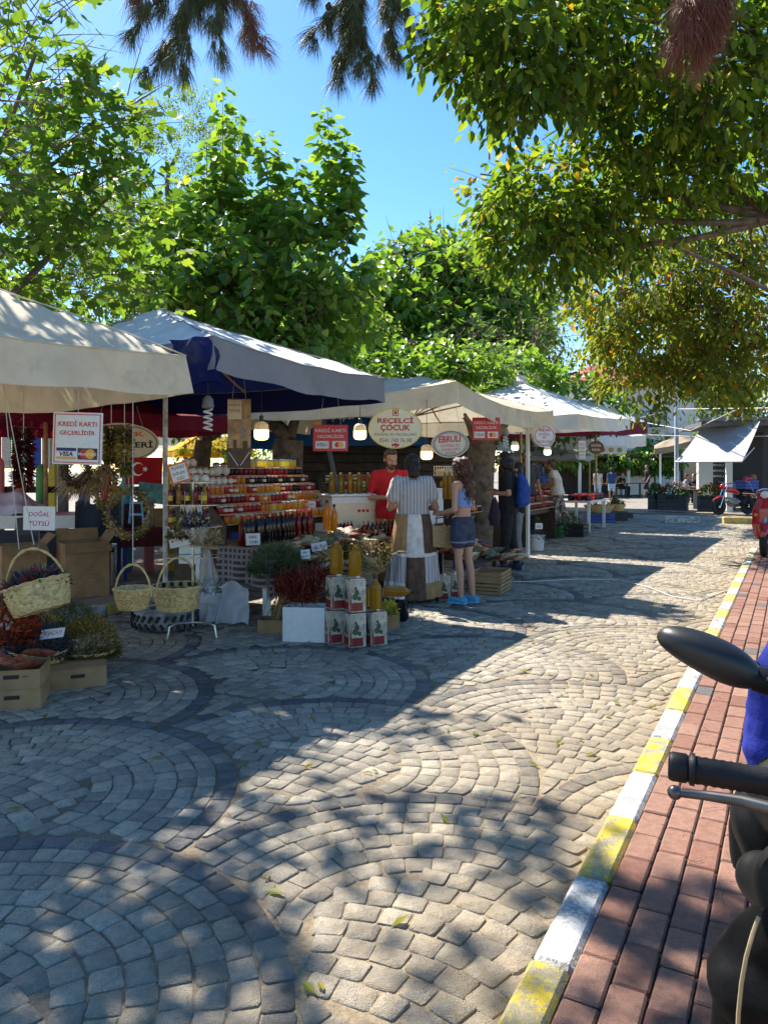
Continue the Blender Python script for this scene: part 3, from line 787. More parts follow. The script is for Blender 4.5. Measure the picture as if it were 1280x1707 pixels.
# ---- pine branches hanging in from above
m, nt, b = nodes('pine_needle'); v = attr(nt)
nt.links.new(ramp(nt, v, [(0, (.04, .05, .016)), (.45, (.1, .115, .035)), (.7, (.18, .16, .05)), (.8, (.22, .09, .045)), (1, (.25, .07, .045))]), b.inputs['Base Color']); b.inputs['Roughness'].default_value = .6
PINE = m
t = Tree('pine_tree', 'pine whose drooping needle tufts and cones hang in from the top edge over the road', rd(4.5, .9+2.4, .1))
hub = t.base+Vector((-.6, .2, 5.6)); limb(t.wd, t.base, hub, .2, .14, .03, 9)
NV, NF, NVv = [], [], []
def tuft(c, ax, n, ln, v0, spread=.9):
    ax = Vector(ax).normalized()
    for i in range(n):
        d = (ax+rv(spread)).normalized(); L_ = ln*U(.7, 1.15); s_ = d.cross(rv(1)).normalized()*.0013
        p0 = Vector(c)+rv(.02); p1 = p0+d*L_*.55; p2 = p1+(d+Vector((0, 0, -.35))).normalized()*L_*.45
        b = len(NV); NV.extend([tuple(p0-s_), tuple(p0+s_), tuple(p1+s_), tuple(p1-s_), tuple(p2)]); NF.append((b, b+1, b+2, b+3)); NF.append((b+3, b+2, b+4))
        vv = min(1, max(0, rnd.gauss(v0, .1))); NVv.extend([vv, vv])
cones = []
for (u0, v0, u1, v1, d, k, hue) in [(330, -60, 215, 60, 5.6, 9, .35), (350, -60, 300, 120, 5.6, 12, .4), (360, -60, 370, 90, 5.6, 9, .45), (370, -60, 440, 70, 5.6, 10, .85), (400, -50, 330, 10, 5.6, 8, .4), (350, -40, 250, 110, 5.7, 10, .35), (230, -60, 225, 0, 5.6, 4, .8),
        (600, -60, 520, 60, 5.9, 10, .3), (610, -60, 590, 100, 5.9, 12, .4), (620, -60, 660, 90, 5.9, 12, .5), (600, -50, 560, 130, 5.9, 12, .3), (640, -60, 690, 40, 5.9, 8, .5), (600, -40, 620, 130, 5.9, 10, .45), (520, -60, 520, -5, 5.9, 5, .4),
        (1150, -60, 1130, 60, 4.6, 12, .9), (1170, -60, 1170, 70, 4.6, 12, .95), (1200, -60, 1190, 40, 4.6, 10, .9)]:
    a, b_ = at(u0, v0, d), at(u1, v1, d)
    pts = limb(t.wd, a, b_, .013, .005, .08, 5, 8)
    for i in range(k):
        q = pts[min(8, 2+int(7*i/k))]+rv(.05); out = (b_-a).normalized()*.55+Vector((0, 0, -.55))
        for z_ in (0, 1): tuft(q+rv(.05), out+rv(.5), 64, .21 if hue < .8 else .23, hue+U(-.1, .1), .62)
    if u0 < 1000 and rnd.random() < .6: cones.append(pts[6]); cones.append(pts[5]+rv(.05))
for i in range(34):     # unseen tufts added above the frame to shade the parked scooter
    q = Vector((-1.25, 3.75, 5.0))+rv(1)*.75; limb(t.wd, q+Vector((U(-.3, .3), U(-.2, .2), .35)), q, .012, .004, .08, 4, 4)
    for z_ in (0, 1): tuft(q+rv(.08), Vector((0, 0, -.6))+rv(.6), 60, .21, .42+U(-.1, .1), .62)
limb(t.wd, hub, Vector((-1.25, 3.75, 5.4)), .05, .02, .04, 6)
for u, v, d in [(350, -60, 5.6), (600, -60, 5.9), (1170, -60, 4.6)]: limb(t.wd, hub, at(u, v, d), .05, .014, .04, 6)
for c in cones:
    mb = MB(); c = Vector(c)-t.base
    pr = [(1e-6, -.035), (.018, -.028), (.027, -.01), (.024, .01), (.014, .028), (1e-6, .036)]
    mb.lathe(pr, 10, c, None, 1, 1, lambda a, k_: 1+.18*math.sin(5*a+20*k_)); mb.build('pine_cone', DKWOOD, t.root, True, 60)
t.wd.build('trunk', BARK, t.root, True, 60)
stuff(link('needles', fast_mesh('needles', np.array(NV)-np.array(t.base), NF, PINE, np.array(NVv)), t.root))

o = stuff(FALLEN.build('fallen_leaves', AUT)); o['label'] = 'scattered small dry leaves on the cobbles'; o['category'] = 'leaves'
bushy('hackberry_tree', 'dense green crown behind the thin shoots of the middle mulberry', rd(31, -19, .0),
    [(600, 560, 31, 110, 60, 2.2, 260), (720, 500, 31, 110, 90, 2.4, 420), (810, 530, 31, 80, 70, 2, 280), (690, 600, 31, 150, 50, 2, 260)], FAR, .38, at(700, 660, 31), .9)
bushy('hackberry_tree', 'dense green crown filling in behind the tall upright mulberry shoots', rd(19, -15.5, .0),
    [(300, 430, 20, 130, 70, 1.8, 190), (430, 440, 20, 110, 80, 1.8, 190), (520, 480, 20, 70, 70, 1.6, 130), (420, 540, 20, 170, 50, 1.6, 150), (120, 420, 19, 130, 110, 1.6, 190)], MUL, .2, at(380, 600, 20), .8)
# ================================================================ CANOPIES
def cloth(name, c, inner=None, trl=.2, dirt=(.2, .17, .12), dw=.45):
    m, nt, b = nodes(name); p = nt.nodes.new('ShaderNodeTexCoord').outputs['Object']
    cc = ramp(nt, nz(nt, 3, 6, .6), [(.3, tuple(x*.86 for x in c)), (.7, tuple(min(.85, x*1.08) for x in c))])
    st = ramp(nt, nz(nt, 2.2, 7, .72), [(.52, (0,)*3), (.75, (dw,)*3)]); cc = mix(nt, st, cc, dirt)
    if inner:
        g = nt.nodes.new('ShaderNodeNewGeometry'); cc = mix(nt, g.outputs['Backfacing'], cc, inner)
    nt.links.new(cc, b.inputs['Base Color']); b.inputs['Roughness'].default_value = .8; b.inputs['Specular IOR Level'].default_value = .2
    h = mth(nt, 'ADD', nz(nt, 5, 4), mth(nt, 'MULTIPLY', nz(nt, 300, 2), .08)); bump(nt, b, h, .35, .03)
    t = nt.nodes.new('ShaderNodeBsdfTranslucent'); nt.links.new(cc, t.inputs[0])
    x = nt.nodes.new('ShaderNodeMixShader'); x.inputs[0].default_value = trl
    nt.links.new(b.outputs[0], x.inputs[1]); nt.links.new(t.outputs[0], x.inputs[2]); nt.links.new(x.outputs[0], nt.nodes['Material Output'].inputs[0])
    return m
CREAM = cloth('cream_canvas', (.74, .66, .5), trl=.27); WHITEC = cloth('white_canvas', (.82, .8, .75), dw=.1)
BLUEC = cloth('grey_top_blue_lined_canvas', (.7, .69, .68), (.006, .011, .06), .12, (.3, .28, .25))
GREYV = cloth('grey_valance_blue_lined', (.24, .245, .27), (.006, .011, .06), .06, (.2, .19, .18)); NAVYC = cloth('navy_canvas', (.008, .016, .1), None, .2)
BURG = cloth('burgundy_canvas', (.2, .012, .03), None, .25, (.1, .01, .02)); REDC = cloth('red_canvas', (.5, .02, .025), None, .35, (.3, .02, .02))
PEPC = cloth('blue_canvas', (.02, .1, .3), None, .3, (.03, .07, .15)); YELC = cloth('yellow_canvas', (.75, .42, .02), None, .35, (.5, .3, .03)); GREYC = cloth('grey_canvas', (.42, .43, .45), None, .15)
def canopy(name, label, cor, peak, drop, roofm, valm, rib=WOOD, poles=(), centre=False, sag=.05, group=None, capm=None, wav=.02, seed=1, ribs=True, pole_m=None):
    A, B, Cc, D = [Vector(x) for x in cor]; peak = Vector(peak); cen = (A+B+Cc+D)/4
    base = Vector((cen.x, cen.y, 0)); t = thing(name, label, 'market umbrella' if centre else 'awning', base, 0, group)
    def pt(a, b):
        ua, ub = (a+1)/2, (b+1)/2
        P = A.lerp(B, ua).lerp(D.lerp(Cc, ua), ub); m = max(abs(a), abs(b)); q = min(abs(a), abs(b))/m if m > 1e-6 else 0
        off = peak-cen; P.x += off.x*(1-m); P.y += off.y*(1-m); z = P.z+(peak.z-cen.z)*(1-m**.92)
        z -= sag*math.sin(PI*min(1, m*.55))*(1-q*q)*m
        nn = noise.noise(Vector((a*2.2+seed*7, b*2.2, seed)))*.04+noise.noise(Vector((a*6+seed*3, b*6, seed+9)))*.02+noise.noise(Vector((a*13+seed*3, b*5, seed+2)))*.008
        P.z = z+nn*min(1, 3*(1-m)+.35)*1.3; return P-base
    mb = MB(); k = 22
    mb.grid(lambda u, v: pt(2*u-1, 2*v-1), k, k); mb.build('roof_cloth', roofm, t, True, 180)
    for sa, sb in ((-1, -1), (1, -1), (1, 1), (-1, 1)):
        mb = MB(); mb.tube([pt(sa*q/14, sb*q/14)+Vector((0, 0, .004)) for q in range(1, 15)], .007, 5); mb.build('seam', valm, t, True)
    mb = MB(); ring_ = [pt(-1+2*i/k, -1) for i in range(k)]+[pt(1, -1+2*i/k) for i in range(k)]+[pt(1-2*i/k, 1) for i in range(k)]+[pt(-1, 1-2*i/k) for i in range(k)]; mb.tube(ring_, .008, 5, closed=True); mb.build('edge_seam', valm, t, True)
    per = [(-1+2*i/k, -1) for i in range(k)]+[(1, -1+2*i/k) for i in range(k)]+[(1-2*i/k, 1) for i in range(k)]+[(-1, 1-2*i/k) for i in range(k)]
    n = len(per); vb = MB(); vs = []
    for j in range(4):
        for i, (a, b) in enumerate(per):
            P = pt(a, b); o = Vector((P.x, P.y, 0)).normalized(); f = j/3
            dz = drop*f*(1+.12*noise.noise(Vector((i*.23, seed, 3.1)))); ww = (.02+wav*math.sin(i*.9+seed)+.03*noise.noise(Vector((i*.35, seed*2, .5))))*f
            vs.append(P+o*ww-Vector((0, 0, dz)))
    fs = [(j*n+(i+1) % n, j*n+i, (j+1)*n+i, (j+1)*n+(i+1) % n) for j in range(3) for i in range(n)]
    vb.add(vs, fs); vb.build('valance', valm, t, True, 60)
    hub = Vector((peak.x, peak.y, peak.z-.32))-base
    if ribs:
        for (a, b) in [(-1, -1), (0, -1), (1, -1), (1, 0), (1, 1), (0, 1), (-1, 1), (-1, 0)]:
            r = MB(); q = pt(a*.97, b*.97)-Vector((0, 0, .035)); pk = peak-base-Vector((0, 0, .08))
            mids = [pt(a*x, b*x)-Vector((0, 0, .04)) for x in (.08, .3, .55, .8, .97)]
            r.tube(mids, .016, 4); m_ = pt(a*.52, b*.52)-Vector((0, 0, .05)); r.tube([hub-Vector((0, 0, .3)), m_], .012, 4); r.build('rib', rib, t)
    if centre:
        r = MB(); r.tube([Vector((hub.x, hub.y, 0)), Vector((hub.x, hub.y, peak.z-.05))], .03, 8); r.build('centre_pole', pole_m or rib, t, True)
        r = MB(); r.tube([hub-Vector((0, 0, .38)), hub-Vector((0, 0, .24))], .07, 8); r.build('hub', BLACK, t, True)
    for lo, hi, rad in poles:
        r = MB(); r.tube([Vector(lo)-base, Vector(hi)-base], rad, 4 if rad > .03 else 8); r.build('pole', pole_m or WHITE, t, rad <= .03)
    if capm:
        r = MB(); r.lathe([(.16, -.1), (.17, 0), (.1, .06), (.09, .12), (1e-6, .13)], 10, peak-base+Vector((0, 0, 0))); r.build('peak_cap', capm, t, True)
    return t
def box4(A, B, wdt): return [A, B, B-N*wdt, A-N*wdt]
B1 = at(310, 592, 5.9)
canopy('awning', 'weathered cream canvas awning over the herb baskets, left edge of the street', box4(rd(1.1, -4.2, 2.42), B1, 3.3), rd(2.8, -5.85, 3.2), .29, CREAM, CREAM, centre=True, sag=.1, seed=1)
PB = gd(276, 1046)
t = canopy('awning.001', 'grey topped awning lined in navy blue with a torn near corner', box4(at(356, 560, 6.1), at(640, 630, 8.5), 3.9), at(268, 514, 8.2), .27, BLUEC, GREYV, poles=[(PB, PB+Vector((0, 0, 2.5)), .024)], sag=.06, seed=2, wav=.008, pole_m=mat('worn_white_pole', (.5, .48, .44), .5, dirt=(.2, .16, .12), ds=9))
b0 = Vector(t.location); mb = MB()
f0, f1 = at(282, 566, 6.12)-b0, at(352, 561, 6.06)-b0
mb.grid(lambda u, v: f0.lerp(f1, u)+Vector((.1*u*v+.03*math.sin(9*v+5*u), .05*math.sin(7*u+3*v), -.42*v*(.75+.25*u)-.05*math.sin(6*u)*v)), 10, 8); mb.build('torn_flap', NAVYC, t, True, 180)
mb = MB(); mb.tube([at(300, 640, 6.3)-b0, at(372, 596, 6.25)-b0], .018, 4); mb.build('strut', WHITE, t)
t = canopy('awning.002', 'sagging stained cream awning over the jam stall customers', box4(at(760, 636, 9.3), at(922, 685, 13.2), 4.3), at(690, 629, 11.9), .27, CREAM, CREAM, sag=.14, seed=3, wav=.03,
    poles=[(rd(12.35, -3.95), rd(12.35, -3.95, 2.5), .035), (rd(8.9, -5.3), rd(8.8, -5.85, 2.55), .034)], pole_m=None)
kid = [c for c in t.children if c.name.startswith('pole')]
GUN = mat('grey_painted_steel', (.07, .075, .085), .45); kid[1].data.materials[0] = GUN
mb = MB(); p = rd(8.8, -5.85)-Vector(t.location)
for k in range(5): mb.tube([p+Vector((0, 0, 2.2)), p+T*U(-.2, 1.2)+N*(-1.0+.5*k)+Vector((0, 0, 2.52))], .018, 4)
mb.box(p+Vector((0, 0, 2.18)), (.13, .13, .12)); mb.build('strut', WOOD, t)
canopy('market_umbrella', 'bright white square market umbrella with a capped peak beyond the cream awning', box4(at(963, 690, 13.7), at(1050, 697, 18.1), 3.9), at(868, 636, 16.8), .27, WHITEC, WHITEC, centre=True, capm=WHITEC, seed=4, pole_m=WOOD)
canopy('market_umbrella', 'white topped umbrella with a deep burgundy valance, past the white umbrella', box4(at(1000, 700, 19), at(1078, 703, 23.5), 4), rd(22, -5.0, 3.6), .36, WHITEC, BURG, centre=True, seed=5)
canopy('market_umbrella', 'dirty white umbrella furthest along the row, with a menu strip behind', box4(at(985, 726, 24.5), at(1076, 726, 30), 5), rd(28, -6.6, 3.3), .42, WHITEC, WHITEC, centre=True, seed=6)
def sq(c, hw, z, ang=RZ):
    a = Vector((math.cos(ang), math.sin(ang), 0))*hw; b = Vector((math.sin(ang), -math.cos(ang), 0))*hw; c = Vector((c.x, c.y, z))
    return [c-a+b, c+a+b, c+a-b, c-a-b]
canopy('market_umbrella', 'dark burgundy umbrella with pale ribs behind the card payment sign', sq(rd(6.9, -9.1), 1.95, 2.25), rd(6.9, -9.1, 3.0), .2, BURG, BURG, centre=True, seed=7)
canopy('market_umbrella', 'bright red umbrella low at the left edge behind the dried peppers', sq(rd(5.2, -13.6), 1.6, 2.1), rd(5.2, -13.6, 2.75), .2, REDC, REDC, centre=True, seed=8)
tp = canopy('market_umbrella', 'blue drinks umbrella behind the hanging lamps', sq(at(545, 700, 16), 1.75, 2.3, .2), at(545, 640, 16), .32, PEPC, PEPC, centre=True, seed=9)
canopy('market_umbrella', 'sunlit yellow umbrella behind the spiral bulb', sq(at(345, 700, 21), 1.0, 2.05, .5), at(345, 716, 21), .2, YELC, YELC, centre=True, seed=10)
canopy('market_umbrella', 'sunlit white umbrella above the yellow one', sq(at(350, 690, 27), 2.2, 2.6, .3), at(350, 690, 27), .3, WHITEC, WHITEC, centre=True, seed=11)
canopy('market_umbrella', 'grey tent roof behind the far jam shelves', sq(at(912, 760, 24), 1.2, 1.95, RZ), at(905, 742, 24), .14, GREYC, GREYC, centre=True, seed=12)
for u, v, d, tx in ((572, 695, 14.3, 'pepsi'), (488, 745, 14.2, 'pepsi')):
    P = at(u, v, d)-Vector(tp.location); letters(tx, .18, WHITE, tp, P.x, P.z, P.y)

# ================================================================ SIGNS, LAMPS
def sign(name, label, c, w_, h_, rz=0.0, shape='rect', face_m=None, edge_m=None, th=.012, hang=.25, group=None, rot=None, cat='sign', strings=None):
    t = thing(name, label, cat, c, rz, group, rot)
    mb = MB()
    if shape == 'rect': mb.box((0, 0, 0), (w_, th, h_), None, .003)
    else: mb.oval(0, 0, w_/2, h_/2, -th/2, th/2, 40)
    mb.build('panel', face_m or CARDW, t)
    if hang:
        s = MB()
        for x in strings or (-.3*w_, .3*w_): s.tube([(x, 0, h_/2*(.92 if shape == 'rect' else .75)), (x*.7, 0, h_/2+hang)], .0022, 4)
        s.build('string', STRING, t)
    return t
def frame_rect(t, w_, h_, inset, bw, m, y):
    mb = MB(); x1, z1 = w_/2-inset, h_/2-inset
    mb.rect(-x1, z1-bw, x1, z1, y-.0015, y); mb.rect(-x1, -z1, x1, -z1+bw, y-.0015, y); mb.rect(-x1, -z1+bw, -x1+bw, z1-bw, y-.0015, y); mb.rect(x1-bw, -z1+bw, x1, z1-bw, y-.0015, y)
    mb.build('border', m, t)
def ring(t, rx, rz_, bw, m, y, n=40):
    mb = MB(); vs = []; 
    for yy in (y-.0015, y):
        for k in (0, bw):
            vs += [((rx-k)*math.cos(2*PI*i/n), yy, (rz_-k)*math.sin(2*PI*i/n)) for i in range(n)]
    fs = []
    for i in range(n):
        j = (i+1) % n; fs += [(i, j, n+j, n+i), (2*n+j, 2*n+i, 3*n+i, 3*n+j), (i, 2*n+i, 2*n+j, j), (n+j, 3*n+j, 3*n+i, n+i)]
    mb.add(vs, fs); mb.build('border', m, t)
def two_discs(t, x, z, r, y):
    mb = MB(); mb.oval(x-r*.6, z, r, r, y-.001, y, 24); mb.build('card_emblem', RED, t)
    mb = MB(); mb.oval(x+r*.6, z, r, r, y-.002, y-.0008, 24); mb.build('card_emblem', GOLD, t)
ORA = mat('orange_ink', (.7, .14, .02), .5); INK = mat('black_ink', (.02, .02, .02), .5); PINKI = mat('magenta_ink', (.45, .02, .12), .5); CREAMP = mat('cream_board', (.72, .62, .45), .55, var=.04); YELP = mat('yellow_cream_board', (.78, .70, .46), .5, var=.03)
# white card sign
d = 5.2; t = sign('payment_sign', 'white hanging sign KREDİ KARTI GEÇERLİDİR with red border at the left', at(130, 731, d), 84*d/F, 87*d/F, -.05, hang=.33, strings=(0,), rot=(0, .03, -.05))
w_, h_ = 84*d/F, 87*d/F; y = -.0065
frame_rect(t, w_, h_, .012, .006, RED, y); letters('KREDİ KARTI', .044, RED, t, 0, .105, y-.001, .02, .27); letters('GEÇERLİDİR', .045, RED, t, 0, .04, y-.001, .02, .25)
for q, x in ((0, -.075), (1, .075)):
    if not q:
        mb = MB(); mb.rect(x-.07, -.088, x+.07, -.066, y-.001, y); mb.build('card_stripe', NAVY, t)
        mb = MB(); mb.rect(x-.07, -.145, x+.07, -.128, y-.001, y); mb.build('card_stripe', GOLD, t)
        letters('VISA', .032, NAVY, t, x, -.108, y-.001, .03, .095, .25)
    else:
        mb = MB(); mb.rect(x-.07, -.145, x+.07, -.066, y-.001, y); mb.build('card_panel', mat('dark_print', (.03, .025, .04), .4), t)
        two_discs(t, x, -.106, .034, y-.001); letters('MasterCard', .02, WHITE, t, x, -.106, y-.004, .01, .125)
def red_card(label, c, w_, h_, rz, hang):
    t = sign('payment_sign', label, c, w_, h_, rz, face_m=mat('red_board', (.55, .03, .03), .4, var=.03), hang=hang); y = -.0065
    letters('KREDİ KARTI', h_*.17, CARDW, t, 0, h_*.3, y, .005, w_*.86); letters('GEÇERLİDİR', h_*.17, CARDW, t, 0, h_*.06, y, .005, w_*.76)
    for sx in (-1, 1):
        mb = MB(); mb.rect(sx*w_*.24-w_*.19, -h_*.4, sx*w_*.24+w_*.19, -h_*.12, y-.001, y); mb.build('card_panel', CARDW, t)
    letters('VISA', h_*.14, NAVY, t, -w_*.24, -h_*.26, y-.001, .03, w_*.3, .25); two_discs(t, w_*.24, -h_*.26, h_*.1, y-.001); return t
d = 8.6; red_card('red sign KREDİ KARTI GEÇERLİDİR hanging beside the grey pole', at(551, 730, d), 58*d/F, 44*d/F, .06, .3)
d = 10.5; red_card('red sign KREDİ KARTI GEÇERLİDİR hanging right of the EBRULI oval', at(810, 715, d), 46*d/F, 38*d/F, -.02, .12)
# round jam boy sign
d = 8.8; t = sign('shop_sign', 'large pale oval sign REÇELCİ ÇOCUK with red lettering and phone number', at(659, 714, d), 90*d/F, 68*d/F, .05, 'oval', YELP, hang=.12); k = d/F; y = -.007
ring(t, 45*k, 34*k, 2*k, mat('yellow_edge', (.75, .55, .1), .5), y)
letters('REÇELCİ', 13*k, RED, t, 0, 13*k, y, .035, 60*k); letters('ÇOCUK', 12*k, RED, t, 0, 0, y, .035, 50*k); letters('DOĞAL EV REÇELLERİ', 6*k, INK, t, 0, -10*k, y, 0, 70*k)
letters('0541 740 76 88', 7*k, mat('maroon_ink', (.3, .03, .06), .5), t, 0, -20*k, y, 0, 54*k)
for r_, m_ in ((5, RED), (3.6, YELP), (2.4, RED)):
    mb = MB(); mb.rect(-r_*k, (26-r_)*k, r_*k, (26+r_)*k, y-.001*(6-r_), y); mb.build('emblem', m_, t)
for x, z, r_ in ((-4, -28, 2.6), (0, -27, 3), (4, -28, 2.6), (1, -31, 2)):
    mb = MB(); mb.oval(x*k, z*k, r_*k, r_*k*.8, y-.0015, y, 12); mb.build('printed_berry', RED, t)
d = 9.2; t = sign('shop_sign', 'tilted oval sign EBRULI DOĞAL EV REÇELLERİ with double black rim', at(750, 740, d), 63*d/F, 46*d/F, .1, 'oval', mat('grey_cream_board', (.62, .56, .46), .5, var=.05), th=.05, hang=.3, rot=(0, -.06, .1)); k = d/F; y = -.026
ring(t, 29.5*k, 21*k, 1.2*k, INK, y); ring(t, 26.5*k, 18.6*k, .7*k, INK, y)
letters('EBRULI', 11*k, RED, t, -1*k, 8*k, y, .03, 38*k, .15); letters('DOĞAL EV', 6*k, RED, t, 0, -2*k, y, .01, 32*k); letters('REÇELLERİ', 6*k, RED, t, 0, -9*k, y, .01, 30*k); letters('BOZCAADA', 3*k, INK, t, 0, -14.5*k, y, .01, 18*k)
d = 12.6; t = sign('shop_sign', 'round white sign DOĞAL EV REÇELLERİ with red ring below the white umbrella', at(905, 727, d), 39*d/F, 37*d/F, .25, 'oval', CARDW, th=.1, hang=.2); k = d/F; y = -.051
ring(t, 17.5*k, 16.5*k, 1.3*k, RED, y); letters('ADA', 5*k, RED, t, 0, 10*k, y, .03, 22*k); letters('DOĞAL', 5*k, RED, t, 0, 3.5*k, y, .02, 20*k); letters('EV', 4*k, RED, t, 0, -2.5*k, y, .02); letters('REÇELLERİ', 5*k, RED, t, 0, -9*k, y, .02, 25*k)
d = 20; t = sign('shop_sign', 'small brown oval sign hanging below the burgundy valance', at(993, 746, d), 26*d/F, 22*d/F, .1, 'oval', mat('brown_board', (.12, .045, .03), .5), th=.05, hang=.25); k = d/F
letters('DOĞAL', 5*k, CREAMP, t, 0, 4*k, -.026, .02, 17*k); letters('REÇEL', 4*k, CREAMP, t, 0, -4*k, -.026, .02, 15*k)
d = 22; t = sign('menu_strip', 'long pale menu strip with food pictures under the furthest umbrella', at(1012, 750, d), 64*d/F, 13*d/F, 0, hang=.1); k = d/F
for x, cc in ((-20, (.35, .12, .05)), (-8, (.4, .2, .08)), (6, (.45, .3, .1)), (20, (.25, .28, .08))):
    mb = MB(); mb.oval(x*k, 0, 4.5*k, 4*k, -.0085, -.006, 14); mb.build('printed_plate', mat('food%d' % x, cc, .5), t)
d = 19; t = sign('hanging_tag', 'narrow white paper tag strung beside the brown oval sign', at(970, 750, d), 11*d/F, 30*d/F, 0, hang=.1)
for i in range(4): letters('REÇEL', 3*d/F, INK, t, 0, (9-6*i)*d/F, -.0075, 0, 8*d/F)
# flower jam sign at the back left
d = 8.6; k = d/F; t = sign('shop_sign', 'cream oval sign ÇİÇEK REÇELLERİ with black rim behind the wreaths', at(200, 738, d), 128*k, 66*k, .1, 'oval', CREAMP, hang=.2); y = -.007
ring(t, 61*k, 30*k, 1.3*k, INK, y); letters('ÇİÇEK', 12*k, ORA, t, 8*k, 15*k, y, .03, 64*k); letters('REÇELLERİ', 15*k, INK, t, 8*k, -3*k, y, .03, 92*k); letters('0541 740 40', 8*k, ORA, t, -2*k, -22*k, y, .02, 50*k)
# hand lettered cards
def card(label, u, v, d, w_, h_, lines, ink=PINKI, rot=(0, 0, 0), border=None, stick=0, hang=0, bg=None):
    k = d/F; t = sign('price_card', label, at(u, v, d), w_*k, h_*k, face_m=bg or CARDW, th=.004, hang=hang, rot=rot, cat='price card')
    if border: frame_rect(t, w_*k, h_*k, .001, 3*k, border, -.0022)
    n = len(lines)
    for i, s in [(i, s) for i, s in enumerate(lines) if s]: letters(s, h_*k*.62/n*.8, ink, t, 0, h_*k*(.5-(i+.5)/n)*.8, -.0025, .012, min(w_*k*.8, w_*k*.13*len(s)), .12)
    if stick:
        mb = MB(); mb.tube([(0, .004, 0), (0, .004, -h_*k/2-stick)], .003, 5); mb.build('stick', TWIG, t)
    return t
card('white card DOĞAL TÜTSÜ in magenta handwriting above the cartons', 66, 864, 5.5, 53, 40, ('DOĞAL', 'TÜTSÜ'), stick=.22, rot=(0, .02, 0))
card('tilted handwritten card DİLEK TÜTSÜSÜ with orange border on the wire rack', 299, 788, 6.4, 34, 34, ('TÜTSÜ', 'DİLEK', 'ÖZÜ'), INK, (0, -.3, 0), ORA)
card('white card LAVANTA taped beside the wire rack', 300, 893, 6.9, 40, 36, ('LAVANTA',), PINKI, (0, -.22, 0))
card('plain white sheet with black scrawl hanging behind the wire rack', 318, 880, 7.0, 36, 120, ('', '2', '', ''), INK, (0, .03, 0))
card('small white card on the dark lavender basket', 88, 1056, 5.25, 40, 18, ('ADAÇAYI',), PINKI, (-.7, -.12, 0))
card('first of two red lettered cards on the jam rack, upper left', 371, 838, 8.2, 22, 18, ('GELİNCİK', 'REÇELİ'), RED, (-.15, .15, 0))
card('second of two red lettered cards on the jam rack, lower right', 381, 855, 8.15, 26, 16, ('İNCİR', 'REÇELİ'), RED, (-.15, .12, 0))
card('pink lettered card in the middle of the jam rack', 446, 847, 8.6, 25, 16, ('DOMATES', 'REÇELİ'), PINKI, (-.1, -.05, 0))
card('white card KARA ÜZÜM on the row of dark bottles', 422, 899, 7.25, 24, 20, ('KARA', 'ÜZÜM'), INK, (0, -.04, 0))
card('small card at the right end of the jam rack', 519, 844, 9.2, 14, 17, ('CEVİZ', 'REÇELİ'), INK, (0, .05, 0))
card('red lettered price card on the dried goods by the oil bottles', 532, 911, 7.4, 26, 16, ('10 LİRA',), RED, (-.6, -.2, 0))
card('small grey card stuck among the dried goods below the yellow jars', 509, 924, 7.2, 16, 16, ('NAR', 'EKŞİSİ'), INK, (-.3, -.1, 0))
card('yellowish card on the back shelf left of the man in red', 591, 834, 9.6, 12, 18, ('ACI',), INK, (-.3, .2, 0), bg=CREAMP)
card('pair of price cards leaning on the second stall crates', 782, 866, 10, 14, 12, ('5 TL',), RED, (-.3, .1, 0))
card('white tag on the bucket of dry herbs', 898, 877, 13.4, 12, 10, ('KEKİK',), INK, (0, 0, 0))
# poster
d = 8.0; k = d/F; t = sign('poster_banner', 'tall sepia photo banner REÇELCİ ÇOCUK hung over the jam rack', at(399, 723, d), 38*k, 116*k, .15, face_m=mat('sepia_print', (.38, .25, .14), .5, var=.35, vs=9), th=.006, hang=.2); y = -.004
mb = MB(); mb.rect(-19*k, 24*k, 4*k, 56*k, y-.001, y); mb.build('title_panel', CREAMP, t)
letters('REÇELCİ', 5*k, mat('brown_ink', (.18, .08, .04), .5), t, -7*k, 48*k, y-.002, .01, 18*k); letters('ÇOCUK', 6*k, mat('brown_ink', (.18, .08, .04)), t, -7*k, 38*k, y-.002, .01, 17*k)
DKB = mat('print_brown', (.08, .045, .03), .5, var=.3, vs=12); GR = mat('print_grey', (.25, .23, .24), .5)
mb = MB(); mb.rect(-19*k, -57*k, 19*k, -24*k, y-.001, y); mb.build('printed_floor', DKB, t)
mb = MB(); mb.plate([(2*k, -8*k), (9*k, -8*k), (8*k, 14*k), (3*k, 14*k)], y-.002, y); mb.oval(5.5*k, 18*k, 2.2*k, 2.6*k, y-.002, y, 12); mb.build('printed_figure', GR, t)
mb = MB(); mb.rect(-10*k, -26*k, -4*k, -10*k, y-.002, y); mb.rect(6*k, -32*k, 14*k, -12*k, y-.002, y); mb.rect(-3*k, -36*k, 3*k, -24*k, y-.0025, y); mb.build('printed_jars', DKB, t)
mb = MB()
for sx in (-1, 1):
    for i in range(9): mb.box((sx*(16-1.6*i)*k, y-.006, (-32-2.4*i)*k), (1.2*k, .004, 4*k), Matrix.Rotation(sx*.6, 3, 'Y'))
mb.build('paper_garland', CARDW, t)
